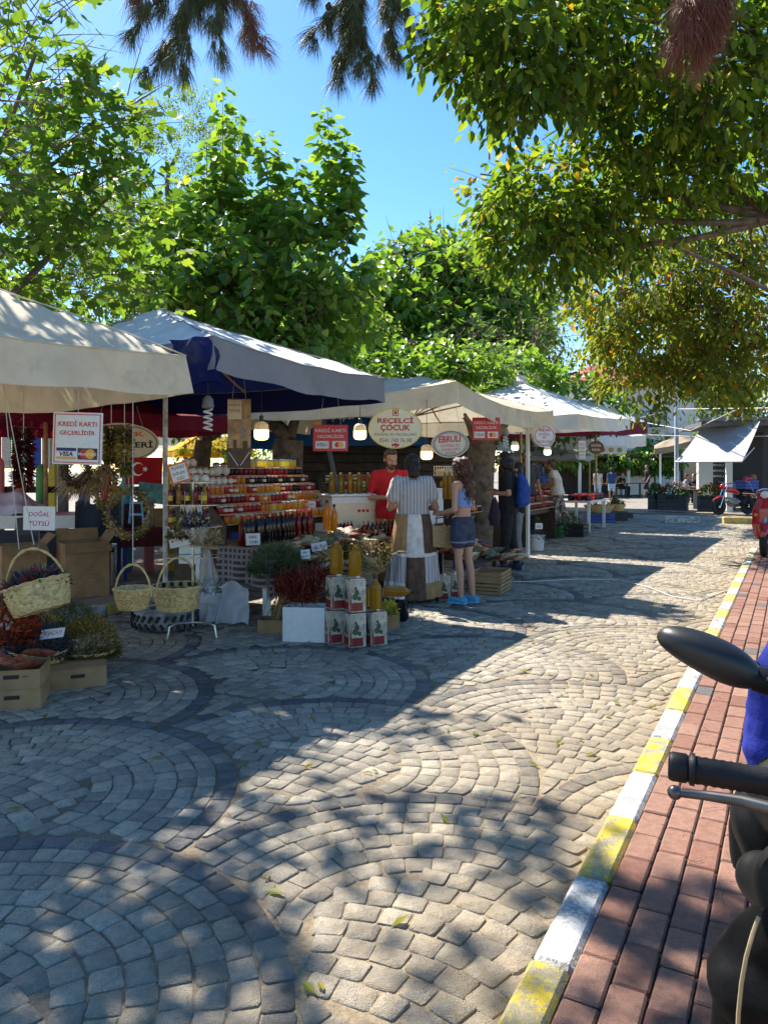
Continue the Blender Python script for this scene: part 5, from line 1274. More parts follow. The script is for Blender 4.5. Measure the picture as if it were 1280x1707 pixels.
o = MB(); o.lathe([(.06, 0), (.085, .03), (.085, .16), (.05, .2), (.03, .22), (.03, .25), (1e-6, .25)], 14); o = o.build('demijohn', DKG, None, True); o.location = gd(668, 1038)+Vector((0, .1, 0)); tag(o, 'dark round demijohn by the yellow flowers', 'jar')
o = MB(); o.lathe([(.034, .2), (.036, .245), (1e-6, .25)], 10); o.build('cap', CARDW, bpy.data.objects['demijohn'], True)
carton('paper_sack', 'small kraft paper box between the yellow flowers and the demijohn', gd(650, 1050)+Vector((0, .1, 0)), .3, .14, .12, .13, CARD)

# ---- second stall
FARJ = None
for k, (rs, what, lab, rows) in enumerate((((8.9, 10.7, -5.35, .88, 5, .1, .11), 'rack behind the red polo shirt', 'small stepped jam rack behind the man in red', 5), ((11.4, 13.2, -4.7, .78, 5, .1, .11), 'rack behind the black shirt', 'stepped jam rack between the girl and the black shirt', 5))):
    if k == 1: FARJ = MB()
    rack(lab, rs[0], rs[1], rs[2], rs[3], rows, rs[5], rs[6])
    fill(None, rs[0], rs[1], rs[2], rs[3], rows, rs[5], rs[6], .092, lambda i, k_, n: (rnd.choice(['ruby', 'dark red', 'black', 'amber', 'golden', 'brown']), rnd.choice([0, 0, 1, 4])), what, 1.12)
t = thing('counter', 'plain white counter with a slatted basket between the dress and the girl', 'counter', rd(9.55, -4.75), RZ-.45)
mb = MB(); mb.box((0, 0, .6), (.8, .45, 1.2), None, .01); mb.build('cabinet', CARDW, t); mb = MB(); mb.box((0, 0, 1.215), (.84, .49, .025)); mb.build('countertop', WHITE, t)
for k in range(6): bottle(at(741+8*(k % 3), 832-16*(k//3), 9.35), 'golden', 'gold', 'squat golden oil bottle beside the girl at the white counter', 'golden bottles beside the girl', .85)
t = thing('wire_basket', 'cream wire basket of goods on top of the white counter', 'basket', at(748, 793, 9.6), RZ-.45)
mb = MB()
for i in range(9): mb.box((-.16+.04*i, -.1, .06), (.008, .008, .12)); mb.box((-.16+.04*i, .1, .06), (.008, .008, .12))
for z in (0, .06, .12): mb.box((0, -.1, z), (.34, .007, .007)); mb.box((0, .1, z), (.34, .007, .007)); mb.box((-.17, 0, z), (.007, .2, .007)); mb.box((.17, 0, z), (.007, .2, .007))
mb.build('wires', CREAMP, t); mb = MB(); mb.box((0, 0, .05), (.3, .17, .08)); mb.build('packets', PKM[3], t)
for k, (u, v, lab) in enumerate(((738, 1002, 'left'), (757, 999, 'right'))):
    tin(gd(u, v)+Vector((0, .1, 0)), .35, '%s of the two oil tins at the feet of the girl in shorts' % lab, .98, 'tins by the girl')
carton('carton', 'dark cardboard box on the ground beside the oil tins near the dress', gd(716, 999)+Vector((0, .12, 0)), .2, .2, .2, .2, mat('dark_card', (.15, .09, .05), .8))
def crate(label, P, rz, w_=.4, d_=.3, h_=.16, m_=WOOD, group=None, name='crate', cat='crate', plastic=False):
    t = thing(name, label, cat, P, rz, group); n = 3 if h_ > .12 else 2
    for k in range(n):
        z = h_*(k+.5)/n; hh = h_/n*.78
        for sy in (-1, 1): mb = MB(); mb.box((0, sy*d_/2, z), (w_, .012, hh)); mb.build('slat', m_, t)
        for sx in (-1, 1): mb = MB(); mb.box((sx*w_/2, 0, z), (.012, d_-.013, hh)); mb.build('slat', m_, t)
    for sx in (-1, 1):
        for sy in (-1, 1): mb = MB(); mb.box((sx*(w_/2-.018), sy*(d_/2-.018), h_/2), (.022, .022, h_)); mb.build('corner_post', m_, t)
    mb = MB(); mb.box((0, 0, .012), (w_-.015, d_-.015, .012)); mb.build('crate_base', m_, t); return t
BLUP = mat('blue_crate_plastic', (.02, .06, .28), .5); BLKP = mat('dark_crate_plastic', (.02, .022, .03), .5); GRNP = mat('green_crate_plastic', (.03, .12, .05), .5)
cP = gd(817, 990)+Vector((.03, .2, 0)); crate('lower wooden tray of two stacked beside the girl in shorts', cP, RZ+.1, .55, .38, .13, CARD); crate('upper wooden tray of two stacked beside the girl in shorts', cP+Vector((0, 0, .135)), RZ+.12, .55, .38, .13, CARD)
packets(14, (9.35, 9.9, -3.42, .3, -3.1, .3), 'the stacked wooden trays beside the girl', 'the stacked trays', (2, 4, 1, 3))
cP = gd(790, 955)+Vector((0, .3, 0)); o = MB(); o.box((0, 0, .2), (.5, .35, .36), None, .01); o = o.build('blue_box', BLUP, None); o.location = cP+Vector((0, .25, .0)); o.rotation_euler.z = RZ; tag(o, 'blue plastic box under the second stall display', 'box')
# bucket of herbs, crates behind black shirt
t = thing('bucket', 'white plastic bucket of dry herbs on the road beyond the black trousers', 'bucket', gd(897, 918)+Vector((0, .1, 0)))
mb = MB(); mb.lathe([(.11, 0), (.135, .26), (.145, .262), (.145, .28), (.13, .28), (.12, .22), (1e-6, .2)], 18); mb.build('pail', WHITE, t, True); tuftball('herb', None, (0, 0, .24), (.14, .14, .12), 300, .1, LAV, None, 8, .004, parent=t)
mb = MB(); mb.tube([(-.145, 0, .26), (-.15, -.06, .2), (0, -.15, .13), (.15, -.06, .2), (.145, 0, .26)], .004, 5); mb.build('handle', STEEL, t)
for k, (u, v, m_, lab) in enumerate(((930, 897, GRNP, 'green plastic crate by the shoes of the patterned trousers'), (968, 896, BLKP, 'black plastic crate of baskets under the far table, nearest'), (884, 902, BLKP, 'black plastic crate holding yellow bunches behind the bucket'))):
    crate(lab, gd(u, v)+Vector((0, .25, 0)), RZ, .5, .35, .28, m_)
tuftball('herb_heap', 'orange and yellow herb bunches heaped over the black crate by the bucket', gd(884, 902)+Vector((0, .3, .28)), (.25, .22, .3), 700, .1, CHAM, 'herb bunch', 13, .006); tuftball('herb_heap', 'green herb heap over the crate at the patterned trousers', gd(955, 897)+Vector((0, .35, .26)), (.24, .2, .2), 600, .1, HERB, 'herb bunch', 14, .006)
# ---- third stall far along
rs = (16.6, 19.0, -5.2, .85, 6, .13, .13); rack('stepped jam rack at the far stall behind the woman in the white top', rs[0], rs[1], rs[2], rs[3], 6, rs[5], rs[6])
fill(None, rs[0], rs[1], rs[2], rs[3], 6, rs[5], rs[6], .13, lambda i, k, n: (rnd.choice(['ruby', 'dark red', 'orange', 'brown', 'amber']), rnd.choice([0, 4, 0, 1])), 'far rack', 1.5, lab=0)
rs = (13.9, 15.9, -4.5, .7, 4, .12, .12); rack('dark jam rack between the blue backpack and the headscarf', rs[0], rs[1], rs[2], rs[3], 4, rs[5], rs[6])
fill(None, rs[0], rs[1], rs[2], rs[3], 4, rs[5], rs[6], .13, lambda i, k, n: (rnd.choice(['ruby', 'dark red', 'brown', 'amber']), rnd.choice([0, 4, 1])), 'rack by the backpack', 1.4, lab=0)
c = at(970, 858, 18.6); c.z = 0; t = thing('table', 'white legged table of dark jars past the woman in the white top', 'table', c, RZ)
mb = MB(); mb.box((0, 0, .72), (1.7, .8, .05)); mb.build('tabletop', WHITE, t)
for sx in (-1, 1):
    for sy in (-1, 1): mb = MB(); mb.box((sx*.8, sy*.35, .35), (.06, .06, .69)); mb.build('leg', WHITE, t)
for i in range(12):
    for j in range(3):
        q = c+Matrix.Rotation(RZ, 3, 'Z') @ Vector((-.75+.135*i, -.3+.2*j, .745)); jar(q, rnd.choice(['black', 'dark red', 'black', 'ruby']), 0, 'dark red capped jar on the white legged far table', 'dark jars on the far table', 1.7, False)
o = FARJ.build('jam_jars', [JM[q] for q in JAMC]+LIDS, None, True); stuff(tag(o, 'many small jam jars filling the racks beyond the black shirt', 'jam jars')); FARJ = None
# ---- baskets
def basket(label, P, r, h, handle=0.0, rot=(0, 0, 0), sx=1.0, name='wicker_basket', taper=.72, group=None, hz=.25, hang=None):
    t = thing(name, label, 'basket', P, 0, group, rot); mb = MB(); nr, ns = 14, 56
    vs = []
    for sgn in (1, -1):
        for i in range(nr+1):
            f = i/nr; rr = r*(taper+(1-taper)*f**.8)
            for j in range(ns):
                a = 2*PI*j/ns; par = 1 if (j//2+i) % 2 else -1; q = rr+.005*par if sgn > 0 else rr-.008
                vs.append((q*math.cos(a)*sx, q*math.sin(a), h*f+.002*par))
    fs = []; off = (nr+1)*ns
    for i in range(nr):
        for j in range(ns):
            a, b_, c_, d_ = i*ns+j, i*ns+(j+1) % ns, (i+1)*ns+(j+1) % ns, (i+1)*ns+j; fs.append((a, b_, c_, d_)); fs.append((off+a, off+d_, off+c_, off+b_))
    mb.add(vs, fs); mb.a = [U(.6, 1.1) for _ in mb.f]; mb.add([(r*taper*math.cos(2*PI*j/ns)*sx, r*taper*math.sin(2*PI*j/ns), .004) for j in range(ns)], [tuple(range(ns))]); mb.build('weave', WICKER, t, True, 60)
    mb = MB(); mb.at = .95
    for k in range(2): mb.tube([((r+.004*math.cos(i*.9+k*PI))*math.cos(2*PI*i/56)*sx, (r+.004*math.cos(i*.9+k*PI))*math.sin(2*PI*i/56), h+.006*math.sin(i*.9+k*PI)) for i in range(56)], .006, 5, closed=True)
    mb.build('rim', WICKER, t, True)
    if handle:
        mb = MB(); mb.at = .9
        for k in range(2): mb.tube([((r*.98)*math.cos(PI*i/20)*sx, .005*math.sin(i*1.1+k*PI), h*.6+(handle+h*.4)*math.sin(PI*i/20)+.005*math.cos(i*1.1+k*PI)) for i in range(21)], .0065, 6)
        mb.build('handle', WICKER, t, True)
    if hang:
        mb = MB(); mb.tube([(0, 0, h+handle), (0, 0, h+handle+hang)], .0035, 5); mb.build('rope', STRING, t)
    return t
d = 5.6; k = d/F
basket('small empty round wicker basket hanging on a white rope under the cream awning', at(222, 1015, d), 31*k, 34*k, 40*k, (0, 0, 0), 1.0, hang=1.32)
d = 6.2; k = d/F
tb = basket('wide wicker basket on the wire stand, lined with dark packets', at(296, 1016, d), 42*k, 40*k, 46*k, (0, 0, .9), 1.0)
mb = MB(); mb.lathe([(.16, .16), (1e-6, .165)], 16); mb.build('lining', BLACK, tb)
for i in range(16):
    a = i*.393; mb = MB(); mb.box((.185*math.cos(a), .185*math.sin(a), .185), (.03, .014, .035), a+PI/2); mb.build('dark_packet', BLACK, tb)
d = 4.75; k = d/F
tb = basket('tilted wicker basket of grey and orange dried flowers hanging at the left', at(72, 1018, d), 54*k, 46*k, 60*k, (-.1, -.3, 0), .98, taper=.8, hang=0)
tuftball('dried_flowers', None, (0, 0, .15), (.17, .17, .1), 500, .07, LAV, None, 31, .008, parent=tb); tuftball('dried_flowers', None, (.05, -.05, .16), (.08, .06, .09), 90, .06, REDF, None, 32, .012, parent=tb); tuftball('dried_flowers', None, (-.12, -.05, .14), (.05, .05, .08), 70, .06, REDF, None, 33, .012, parent=tb); tuftball('dried_flowers', None, (.0, .06, .17), (.1, .06, .08), 120, .06, STRAW, None, 35, .007, parent=tb)
mb = MB()
for sx in (-1, 1): mb.tube([(sx*.05, 0, .42), (.12, 0, 1.5)], .003, 4)
mb.build('rope', STRING, tb)
# ground baskets and cartons at left
d0 = gd(68, 1122)
tl = basket('wicker basket of dark lavender on cartons at the left', at(66, 1118, 5.35), 46*5.35/F, 36*5.35/F, 0, (0, .02, 0)); tuftball('lavender', None, (0, 0, .13), (.2, .19, .17), 1700, .07, LAV, None, 36, .004, parent=tl)
tl = basket('low wicker basket of yellow camomile on a brown tray at the left', at(148, 1104, 5.55), 40*5.55/F, 20*5.55/F, 0, (0, .03, 0)); tuftball('camomile', None, (0, 0, .07), (.22, .2, .26), 2300, .05, CHAM, None, 37, .004, parent=tl)
tuftball('thyme_heap', 'grey green thyme heap behind the lavender basket', at(95, 1050, 5.9), (.3, .25, .22), 2400, .08, HERB, 'herb bunch', 38)
tuftball('red_flower_bunch', 'orange red dried flower bunch at the left edge', at(12, 1060, 5.2), (.17, .17, .26), 700, .1, REDF, 'flower bunch', 39, .01)
carton('tray', 'flat brown carton under the camomile basket', gd(108, 1150)+Vector((.02, .16, 0)), .42, .36, .28, .13, CARD, open_=False, hole=True)
c1 = gd(14, 1182)+Vector((0, .12, 0)); carton('tray', 'lower brown tray of two at the bottom left edge', c1, .25, .32, .3, .12, CARD, open_=False, hole=True); carton('tray', 'upper brown tray of two with dark packets at the left edge', c1+Vector((0, 0, .128)), .22, .32, .3, .12, CARD, hole=True)
carton('tray', 'brown carton carrying the lavender basket', at(66, 1118, 5.4)*1.0-Vector((0, -.05, .3)), .3, .36, .3, .28, CARD, open_=False)
for k in range(5):
    o = link('dark_packet', packet_mesh(PKM[1], 90+k)); o.location = c1+Vector((U(-.14, .14), U(-.1, .1), .2+.03*k)); o.rotation_euler = (U(-.3, .3), U(-.3, .3), U(0, 3)); tag(o, 'dark red dried packet in the upper tray at the left edge', 'food packet', 'dark packets in the left tray')
# big cartons behind
cb = gd(120, 1002, .06); carton('carton', 'large open brown carton with printed side behind the hanging basket', cb+Vector((0, .3, 0)), .62, .46, .42, .62, CARD, (('f', .6, .16), ('r', -.9, .14), ('b', -1.2, .14)), printm=mat('faded_print', (.25, .15, .08), .8))
cb = gd(14, 1004, .06); carton('carton', 'large open brown carton at the left edge under the DOĞAL TÜTSÜ card', cb+Vector((0, .3, 0)), .62, .44, .38, .6, CARD, (('f', .4, .18), ('r', -.8, .14)))
# tyre with pole, wire stand
t = thing('tyre', 'old tractor tyre wrapped in silver plastic used as a pole base', 'tyre', PB)
mb = MB(); R1 = .27
mb.lathe([(.13, .03), (.15, 0), (.24, .0), (.285, .03), (.3, .07), (.3, .12), (.285, .16), (.24, .19), (.15, .19), (.13, .16)], 36); mb.build('tyre_body', mat('silver_plastic_rubber', (.2, .21, .22), .35, var=.5, vs=9, bmp=.5, bs=30), t, True)
mb = MB()
for i in range(26):
    a = 2*PI*i/26
    for z, sg in ((.06, 1), (.13, -1)): mb.M = Matrix.Rotation(a+(.06*sg), 4, 'Z'); mb.box((.3, 0, z), (.024, .028, .06), Matrix.Rotation(.5*sg, 3, 'X'))
mb.M = None; mb.build('tread', BLACK, t)
mb = MB(); mb.lathe([(.14, .15), (.05, .2), (.03, .2)], 16); mb.build('filling', mat('pale_sack', (.5, .48, .45), .8, var=.2, vs=12), t, True)
c = gd(322, 1062); t = thing('wire_stand', 'metal wire stand on bent legs carrying bottles, bouquets and a basket', 'stand', c)
mb = MB(); mb.tube([(0, 0, .1), (0, 0, 1.42)], .011, 8); mb.build('pole', STEEL, t, True)
for a in (-.15, 2.1, 3.6):
    mb = MB(); dx, dy = math.cos(a), math.sin(a); mb.tube([(0, 0, .13), (.14*dx, .14*dy, .13), (.2*dx, .2*dy, .11), (.22*dx, .22*dy, .0)], .011, 8); mb.build('leg', STEEL, t, True)
for z, w_ in ((1.38, .2), (1.18, .24), (.99, .26), (.72, .26), (.28, .2)):
    mb = MB(); mb.tube([(w_*math.cos(2*PI*i/16), w_*.7*math.sin(2*PI*i/16), z) for i in range(16)], .004, 5, closed=True)
    for i in range(7): x = -w_*.85+w_*.28*i; y = .7*math.sqrt(max(0, w_*w_-x*x)); mb.tube([(x, -y, z), (x, y, z)], .0025, 4)
    mb.build('wire_tray', STEEL, t)
for k in range(7): pot(c+Vector((-.12+.08*(k % 4), -.05+.08*(k//4), 1.385)), 'pale little pot on the top tray of the wire stand', False, .8)
for k in range(10): bottle(c+Vector((-.18+.075*(k % 5), -.07+.1*(k//5), 1.185)), ('ruby', 'golden', 'dark')[k % 3], 'gold' if k % 2 else 'black', 'small %s bottle on the upper middle tray of the wire stand' % ('ruby', 'golden', 'dark')[k % 3], 'small %s bottles high on the wire stand' % ('ruby', 'golden', 'dark')[k % 3], .62, None, k % 2 == 0)
for k in range(8): bottle(c+Vector((-.18+.1*(k % 4), -.07+.1*(k//4), .995)), ('ruby', 'dark', 'golden')[k % 3], 'gold', 'small %s bottle on the lower middle tray of the wire stand' % ('ruby', 'dark', 'golden')[k % 3], 'small %s bottles low on the wire stand' % ('ruby', 'dark', 'golden')[k % 3], .6, None, True)
def bouquet(label, P, axis, m1, L, seed, wrap=True):
    t = thing('dried_bouquet', label, 'bouquet', P); ax = Vector(axis).normalized()
    blades('stems', (0, 0, 0), 60, L, .16, ax, STRAW, t, .004, seed, .1, (.015, .015, .02)); tuftball('flower_heads', None, ax*L*.95, (.09, .08, .09), 260, .05, m1, None, seed+1, .007, parent=t)
    if wrap:
        mb = MB(); R = ax.to_track_quat('Z', 'Y').to_matrix(); mb.lathe([(.02, 0), (.06, L*.4), (.11, L*1.05)], 14, (0, 0, 0), R, wob=lambda a, k: 1+.15*math.sin(5*a)*k); mb.f = mb.f[:-2]; mb.m = mb.m[:-2]; mb.a = mb.a[:-2]; mb.build('clear_wrap', WRAP, t, True)
    return t
m, nt, b = nodes('clear_wrap'); b.inputs['Base Color'].default_value = (.9, .9, .9, 1); b.inputs['Roughness'].default_value = .08; b.inputs['Alpha'].default_value = .18; WRAP = m
bouquet('wrapped bouquet of pale and purple dried flowers on the wire stand', at(336, 908, 6.2), (-.15, -.5, 1), LAV, .2, 61); bouquet('wrapped bouquet hanging head down on the wire stand', at(345, 915, 6.25), (.05, -.1, -1), HERB, .36, 62); bouquet('dried grass bouquet lying across the lower tray of the wire stand', at(318, 905, 6.3), (1, -.3, .1), STRAW, .2, 63, False); bouquet('brown dried bunch left of the purple bouquet on the wire stand', at(306, 868, 6.4), (-.2, -.3, -1), CHAM, .15, 64, False)
# wreaths and garlands
def wreath(label, P, r, m_, seed, rx=.15, sy=1.0):
    rr = random.Random(seed); t = thing('wreath', label, 'wreath', P, rr.uniform(-.4, .4)); mb = MB()
    mb.tube([(r*math.cos(2*PI*i/24), .0, r*sy*math.sin(2*PI*i/24)) for i in range(24)], .02, 6, closed=True); mb.build('twig_ring', TWIG, t); mb = MB()
    for i in range(900):
        a = rr.uniform(0, 6.28); o = Vector((rr.gauss(0, 1), rr.gauss(0, 1), rr.gauss(0, 1))).normalized(); p = Vector((r*math.cos(a), 0, r*sy*math.sin(a)))+o*rr.uniform(.01, .05); mb.at = min(1, max(0, rr.gauss(.55+.3*math.sin(3*a+seed), .2)))
        s = o.cross(Vector((rr.gauss(0, 1), rr.gauss(0, 1), rr.gauss(0, 1)))).normalized()*rr.uniform(.008, .014); q = o.cross(s)*1.0; mb.add([p-s, p+q*.7, p+s, p+o*.02-q*.7], [(0, 1, 2, 3)])
    mb.build('dried_blooms', m_, t, True, 180); mb = MB(); mb.tube([(0, 0, r*sy), (0, 0, r*sy+.35)], .003, 4); mb.build('string', STRING, t); return t
MIXF = vmat('mixed_dried_blooms', [(0, (.07, .06, .03)), (.4, (.18, .14, .05)), (.6, (.4, .28, .04)), (.78, (.5, .36, .05)), (.85, (.08, .05, .16)), (.93, (.45, .42, .32)), (1, (.3, .2, .1))])
d = 6.6; k = d/F
wreath('square dried flower wreath of yellow and purple hanging left of the pole', at(215, 856, d), 37*k, MIXF, 71); wreath('narrow oval wreath of dull yellow flowers above the square one', at(176, 812, d+.1), 20*k, MIXF, 72, sy=1.7); wreath('dark twig wreath right under the payment sign', at(128, 785, 6.8), 22*k, vmat('dark_twigs', [(0, (.05, .03, .02)), (1, (.16, .1, .06))]), 73)
def garland(label, u, v0, v1, d, m_, seed, wd_=.07, n=700):
    rr = random.Random(seed); P = at(u, v0, d); L = (v1-v0)*d/F; t = thing('garland', label, 'garland', P); mb = MB()
    for i in range(n):
        z = -rr.random()*L; a = rr.uniform(0, 6.28); o = Vector((math.cos(a), math.sin(a), rr.uniform(-.8, .2))).normalized(); mb.at = min(1, max(0, rr.gauss(.5+.25*math.sin(z*22), .25))); p = Vector((0, 0, z))+o*.02; l_ = wd_*rr.uniform(.6, 1.1); s = o.cross(Vector((rr.gauss(0, 1), rr.gauss(0, 1), rr.gauss(0, 1)))).normalized()*.011
        mb.add([p, p+o*l_*.5+s, p+o*l_, p+o*l_*.5-s], [(0, 1, 2, 3)])
    mb.build('dried_blooms', m_, t, True, 180); mb = MB(); mb.tube([(0, 0, -L), (0, 0, .3)], .004, 4); mb.build('string', STRING, t); return t
garland('dark red string of dried peppers hanging at the far left', 40, 710, 806, 6.3, vmat('dark_chillies', [(0, (.03, .006, .006)), (1, (.12, .02, .015))], .4), 81, .1); garland('mixed flower garland hanging over the ÇİÇEK REÇELLERİ sign', 208, 708, 790, 6.6, MIXF, 82, .08); garland('short dull yellow garland left of the mixed one', 186, 710, 770, 6.7, CHAM, 83, .07)
for k, (u, v, d, L, ax) in enumerate(((150, 790, 7.4, .3, (-.6, 0, -1)), (165, 785, 7.4, .3, (-.3, 0, -1)), (140, 795, 7.5, .3, (-.9, 0, -.8)))):
    o = blades('broom_bundle', at(u, v, d), 130, L, .2, ax, STRAW, None, .004, 50+k, .2); tag(o, 'tawny broom straw bundle below the payment sign, %s' % ('middle one of three', 'the one nearest the wreaths', 'the one pointing furthest left')[k], 'straw bundle', 'broom straw bundles')
# baskets on plastic crates at the far end of the row
for u, v, m_, lab in ((1003, 872, BLUP, 'blue plastic crate under the wide basket at the far end of the row'), (1034, 869, BLKP, 'dark plastic crate under the round basket at the far end of the row'), (1052, 864, BLKP, 'small dark crate last on the right at the far end of the row')):
    sc = .5 if u == 1052 else 1; cp_ = gd(u, v)+Vector((0, .3, 0)); crate(lab, cp_, .15, (.75 if u == 1003 else .42)*sc, .45*sc, .26*sc+.02, m_)
    if u < 1050:
        bb = basket('%s wicker basket of dried goods on a plastic crate at the far end' % ('wide' if u == 1003 else 'small round'), cp_+Vector((0, 0, .28)), .42 if u == 1003 else .22, .2, 0, (0, 0, .15), 1.0); tuftball('dried_flowers', None, (0, 0, .16), (.36 if u == 1003 else .18, .3 if u == 1003 else .18, .16), 300, .09, CHAM if u == 1034 else STRAW, None, int(u), .012, parent=bb)
P = gd(1037, 862)+Vector((0, .75, 0)); o = MB(); o.lathe([(.14, 0), (.15, .05), (.15, .45), (.09, .56), (.08, .62), (.1, .66), (1e-6, .67)], 14); o = o.build('milk_can', mat('dull_can', (.1, .08, .07), .5, .4), None, True); o.location = P; tag(o, 'dull brown milk can behind the small round basket at the far end', 'can')
# white road cable
pts = [gd(800, 972), gd(880, 971), gd(960, 967), gd(1030, 968), gd(1080, 980), gd(1120, 996), gd(1165, 1003), gd(1200, 990), gd(1218, 984)]
pp = []
for i in range(len(pts)-1):
    for q in range(5): pp.append(pts[i].lerp(pts[i+1], q/5)+Vector((0, 0, .012)))
o = MB(); o.tube(pp, .007, 6); o = o.build('cable', mat('white_cable', (.6, .58, .54), .5), None, True); tag(o, 'thin white cable snaking over the cobbles from the crates to the kerb', 'cable')
# ================================================================ BEHIND THE LEFT STALLS
PCOL = [('yellow', (.6, .42, .02)), ('pink', (.65, .22, .25)), ('orange', (.65, .2, .03)), ('green', (.1, .4, .1)), ('grey', (.2, .2, .2)), ('blue', (.02, .08, .45)), ('red', (.5, .02, .03)), ('white', (.6, .6, .55)), ('turquoise', (.05, .35, .4))]
fx = [(18, 0), (50, 1), (84, 2), (120, 3), (148, 4), (180, 5), (215, 6)]
t = thing('playground_fence', 'fence of tall crayon posts painted in bright colours behind the left tables', 'fence', at(70, 800, 10.5)*1.0-Vector((0, 0, at(70, 800, 10.5).z-.06)))
fb = Vector(t.location)
for i in range(14):
    cn, cc = PCOL[(0, 1, 2, 3, 4, 5, 6, 8, 1, 0, 3, 6, 5, 2)[i]]; x = (i-3)*.3; h_ = 1.5+.12*math.sin(i*2.1)
    mb = MB(); mb.lathe([(.075, 0), (.075, h_-.14), (.07, h_-.06), (.03, h_), (1e-6, h_+.01)], 12, (x, 0, 0)); mb.build('post', mat('crayon_'+cn, cc, .45, var=.04), t, True)
for z in (.5, 1.15):
    mb = MB(); mb.box((1.05, .09, z), (4.3, .04, .09)); mb.build('rail', DKWOOD, t)
t = thing('play_tower', 'bright climbing frame with red, green and blue boards at the far left', 'play tower', at(20, 780, 15)*1.0-Vector((0, 0, at(20, 780, 15).z-.06)))
for i, (x, cn) in enumerate(((-.5, 'blue'), (-.3, 'red'), (-.1, 'white'), (.1, 'green'), (.3, 'turquoise'), (.5, 'blue'), (.7, 'white'))):
    mb = MB(); mb.box((x, 0, 1.9), (.17, .05, .9)); mb.build('board', mat('crayon_'+cn, dict(PCOL)[cn], .45), t)
for x in (-.6, .8):
    mb = MB(); mb.box((x, .05, 1.2), (.12, .12, 2.4)); mb.build('post', mat('crayon_yellow', (.6, .42, .02)), t)
# table of linen at left, sunlit
c = at(10, 880, 9.7); c.z = .06; t = thing('table', 'long table with white and lilac linen heaped on it at the far left', 'table', c, .15)
mb = MB(); mb.box((0, 0, .78), (2.2, .9, .16)); mb.build('tabletop', WHITE, t)
for sx in (-1, 1):
    for sy in (-1, 1): mb = MB(); mb.box((sx*1.0, sy*.38, .35), (.06, .06, .7)); mb.build('leg', DKWOOD, t)
mb = MB(); mb.box((0, -.4, .35), (2.0, .02, .66)); mb.build('skirt', mat('dark_skirt', (.04, .045, .06), .8), t)
LIN = mat('linen', (.6, .55, .6), .8, var=.12, vs=5, bmp=.6, bs=14); mb = MB()
mb.grid(lambda u, v: Vector(((u-.5)*1.0, (v-.5)*.7, .862+.3*(math.sin(PI*u)*math.sin(PI*v))**.7+.03*math.sin(u*17+v*5)+.02*math.sin(v*21))), 24, 16); o = mb.build('linen_heap', LIN, None, True, 180); o.location = c+Vector((.0, 0, 0)); tag(o, 'heap of white and lilac linen on the far left table', 'linen')
o = carton('crate_box', 'black plastic box on the ground table edge behind the DOĞAL TÜTSÜ card', at(52, 890, 7.4), .1, .2, .2, .16, BLKP)
# dark goods and seats behind wreaths
t = thing('chair', 'dark chair with a draped jacket behind the large cartons', 'chair', gd(140, 985, .06)+Vector((0, .4, 0)), .3)
mb = MB(); mb.box((0, 0, .45), (.45, .45, .05), None, .02); mb.build('seat', BLACK, t); mb = MB(); mb.box((0, .21, .75), (.45, .05, .5), None, .02); mb.build('backrest', BLACK, t)
for sx in (-1, 1):
    for sy in (-1, 1): mb = MB(); mb.tube([(sx*.19, sy*.19, 0), (sx*.19, sy*.19, .43)], .016, 6); mb.build('leg', STEEL, t)
mb = MB(); mb.grid(lambda u, v: Vector(((u-.5)*.52, .17+.03*math.sin(u*9)-.05*math.sin(PI*v), 1.03-.5*v+.03*math.sin(u*12))), 14, 8); mb.build('jacket', mat('dark_denim', (.025, .035, .06), .8, var=.2), t, True, 180)
c = gd(240, 975, .06)+Vector((0, .6, 0)); t = thing('table', 'dark red covered side table behind the wreaths', 'table', c, .5)
mb = MB(); mb.box((0, 0, .66), (1.0, .55, .04)); mb.build('tabletop', DKWOOD, t); mb = MB(); mb.grid(lambda u, v: Vector(((u-.5)*1.04, -.285-.015*math.sin(u*25)*v, .69-.24*v)), 26, 4); mb.build('cloth', mat('maroon_cloth', (.11, .015, .02), .8), t, True, 180)
for sx in (-1, 1):
    for sy in (-1, 1): mb = MB(); mb.box((sx*.46, sy*.23, .32), (.05, .05, .64)); mb.build('leg', BLUP if sx < 0 else DKWOOD, t)
carton('carton', 'brown carton lying on the maroon table beside the pole', c+Vector((.18, .0, .69)), .4, .42, .3, .22, CARD, open_=False); carton('carton', 'dark purple box left on the maroon table', c+Vector((-.3, .05, .69)), .3, .3, .25, .28, mat('purple_card', (.08, .035, .05), .7), open_=False)
# flag and goods at the back
t = thing('flag', 'red flag with white crescent and star hanging under the cream oval sign', 'flag', at(240, 785, 8.3)); mb = MB()
mb.grid(lambda u, v: Vector(((u-.5)*.42, .025*math.sin(u*9+v*2), (.5-v)*.3)), 14, 6); mb.build('cloth', REDC, t, True, 180)
mb = MB(); vs = []; n = 20
for i in range(n+1):
    a = .55+(2*PI-1.1)*i/n; vs.append((-.06+.075*math.cos(a), -.03, .02+.075*math.sin(a)))
for i in range(n+1):
    a = .75+(2*PI-1.5)*(n-i)/n; vs.append((-.042+.06*math.cos(a), -.03, .02+.06*math.sin(a)))
k2 = len(vs); mb.add(vs, [(i, i+1, k2-2-i, k2-1-i) for i in range(n)]); mb.build('crescent', CARDW, t)
mb = MB(); vs = [((.035 if i % 2 == 0 else .014)*math.cos(PI*i/5)-.005+.03, -.031, .02+(.035 if i % 2 == 0 else .014)*math.sin(PI*i/5)) for i in range(10)]; mb.add(vs, [tuple(range(10))]); mb.build('star', CARDW, t)
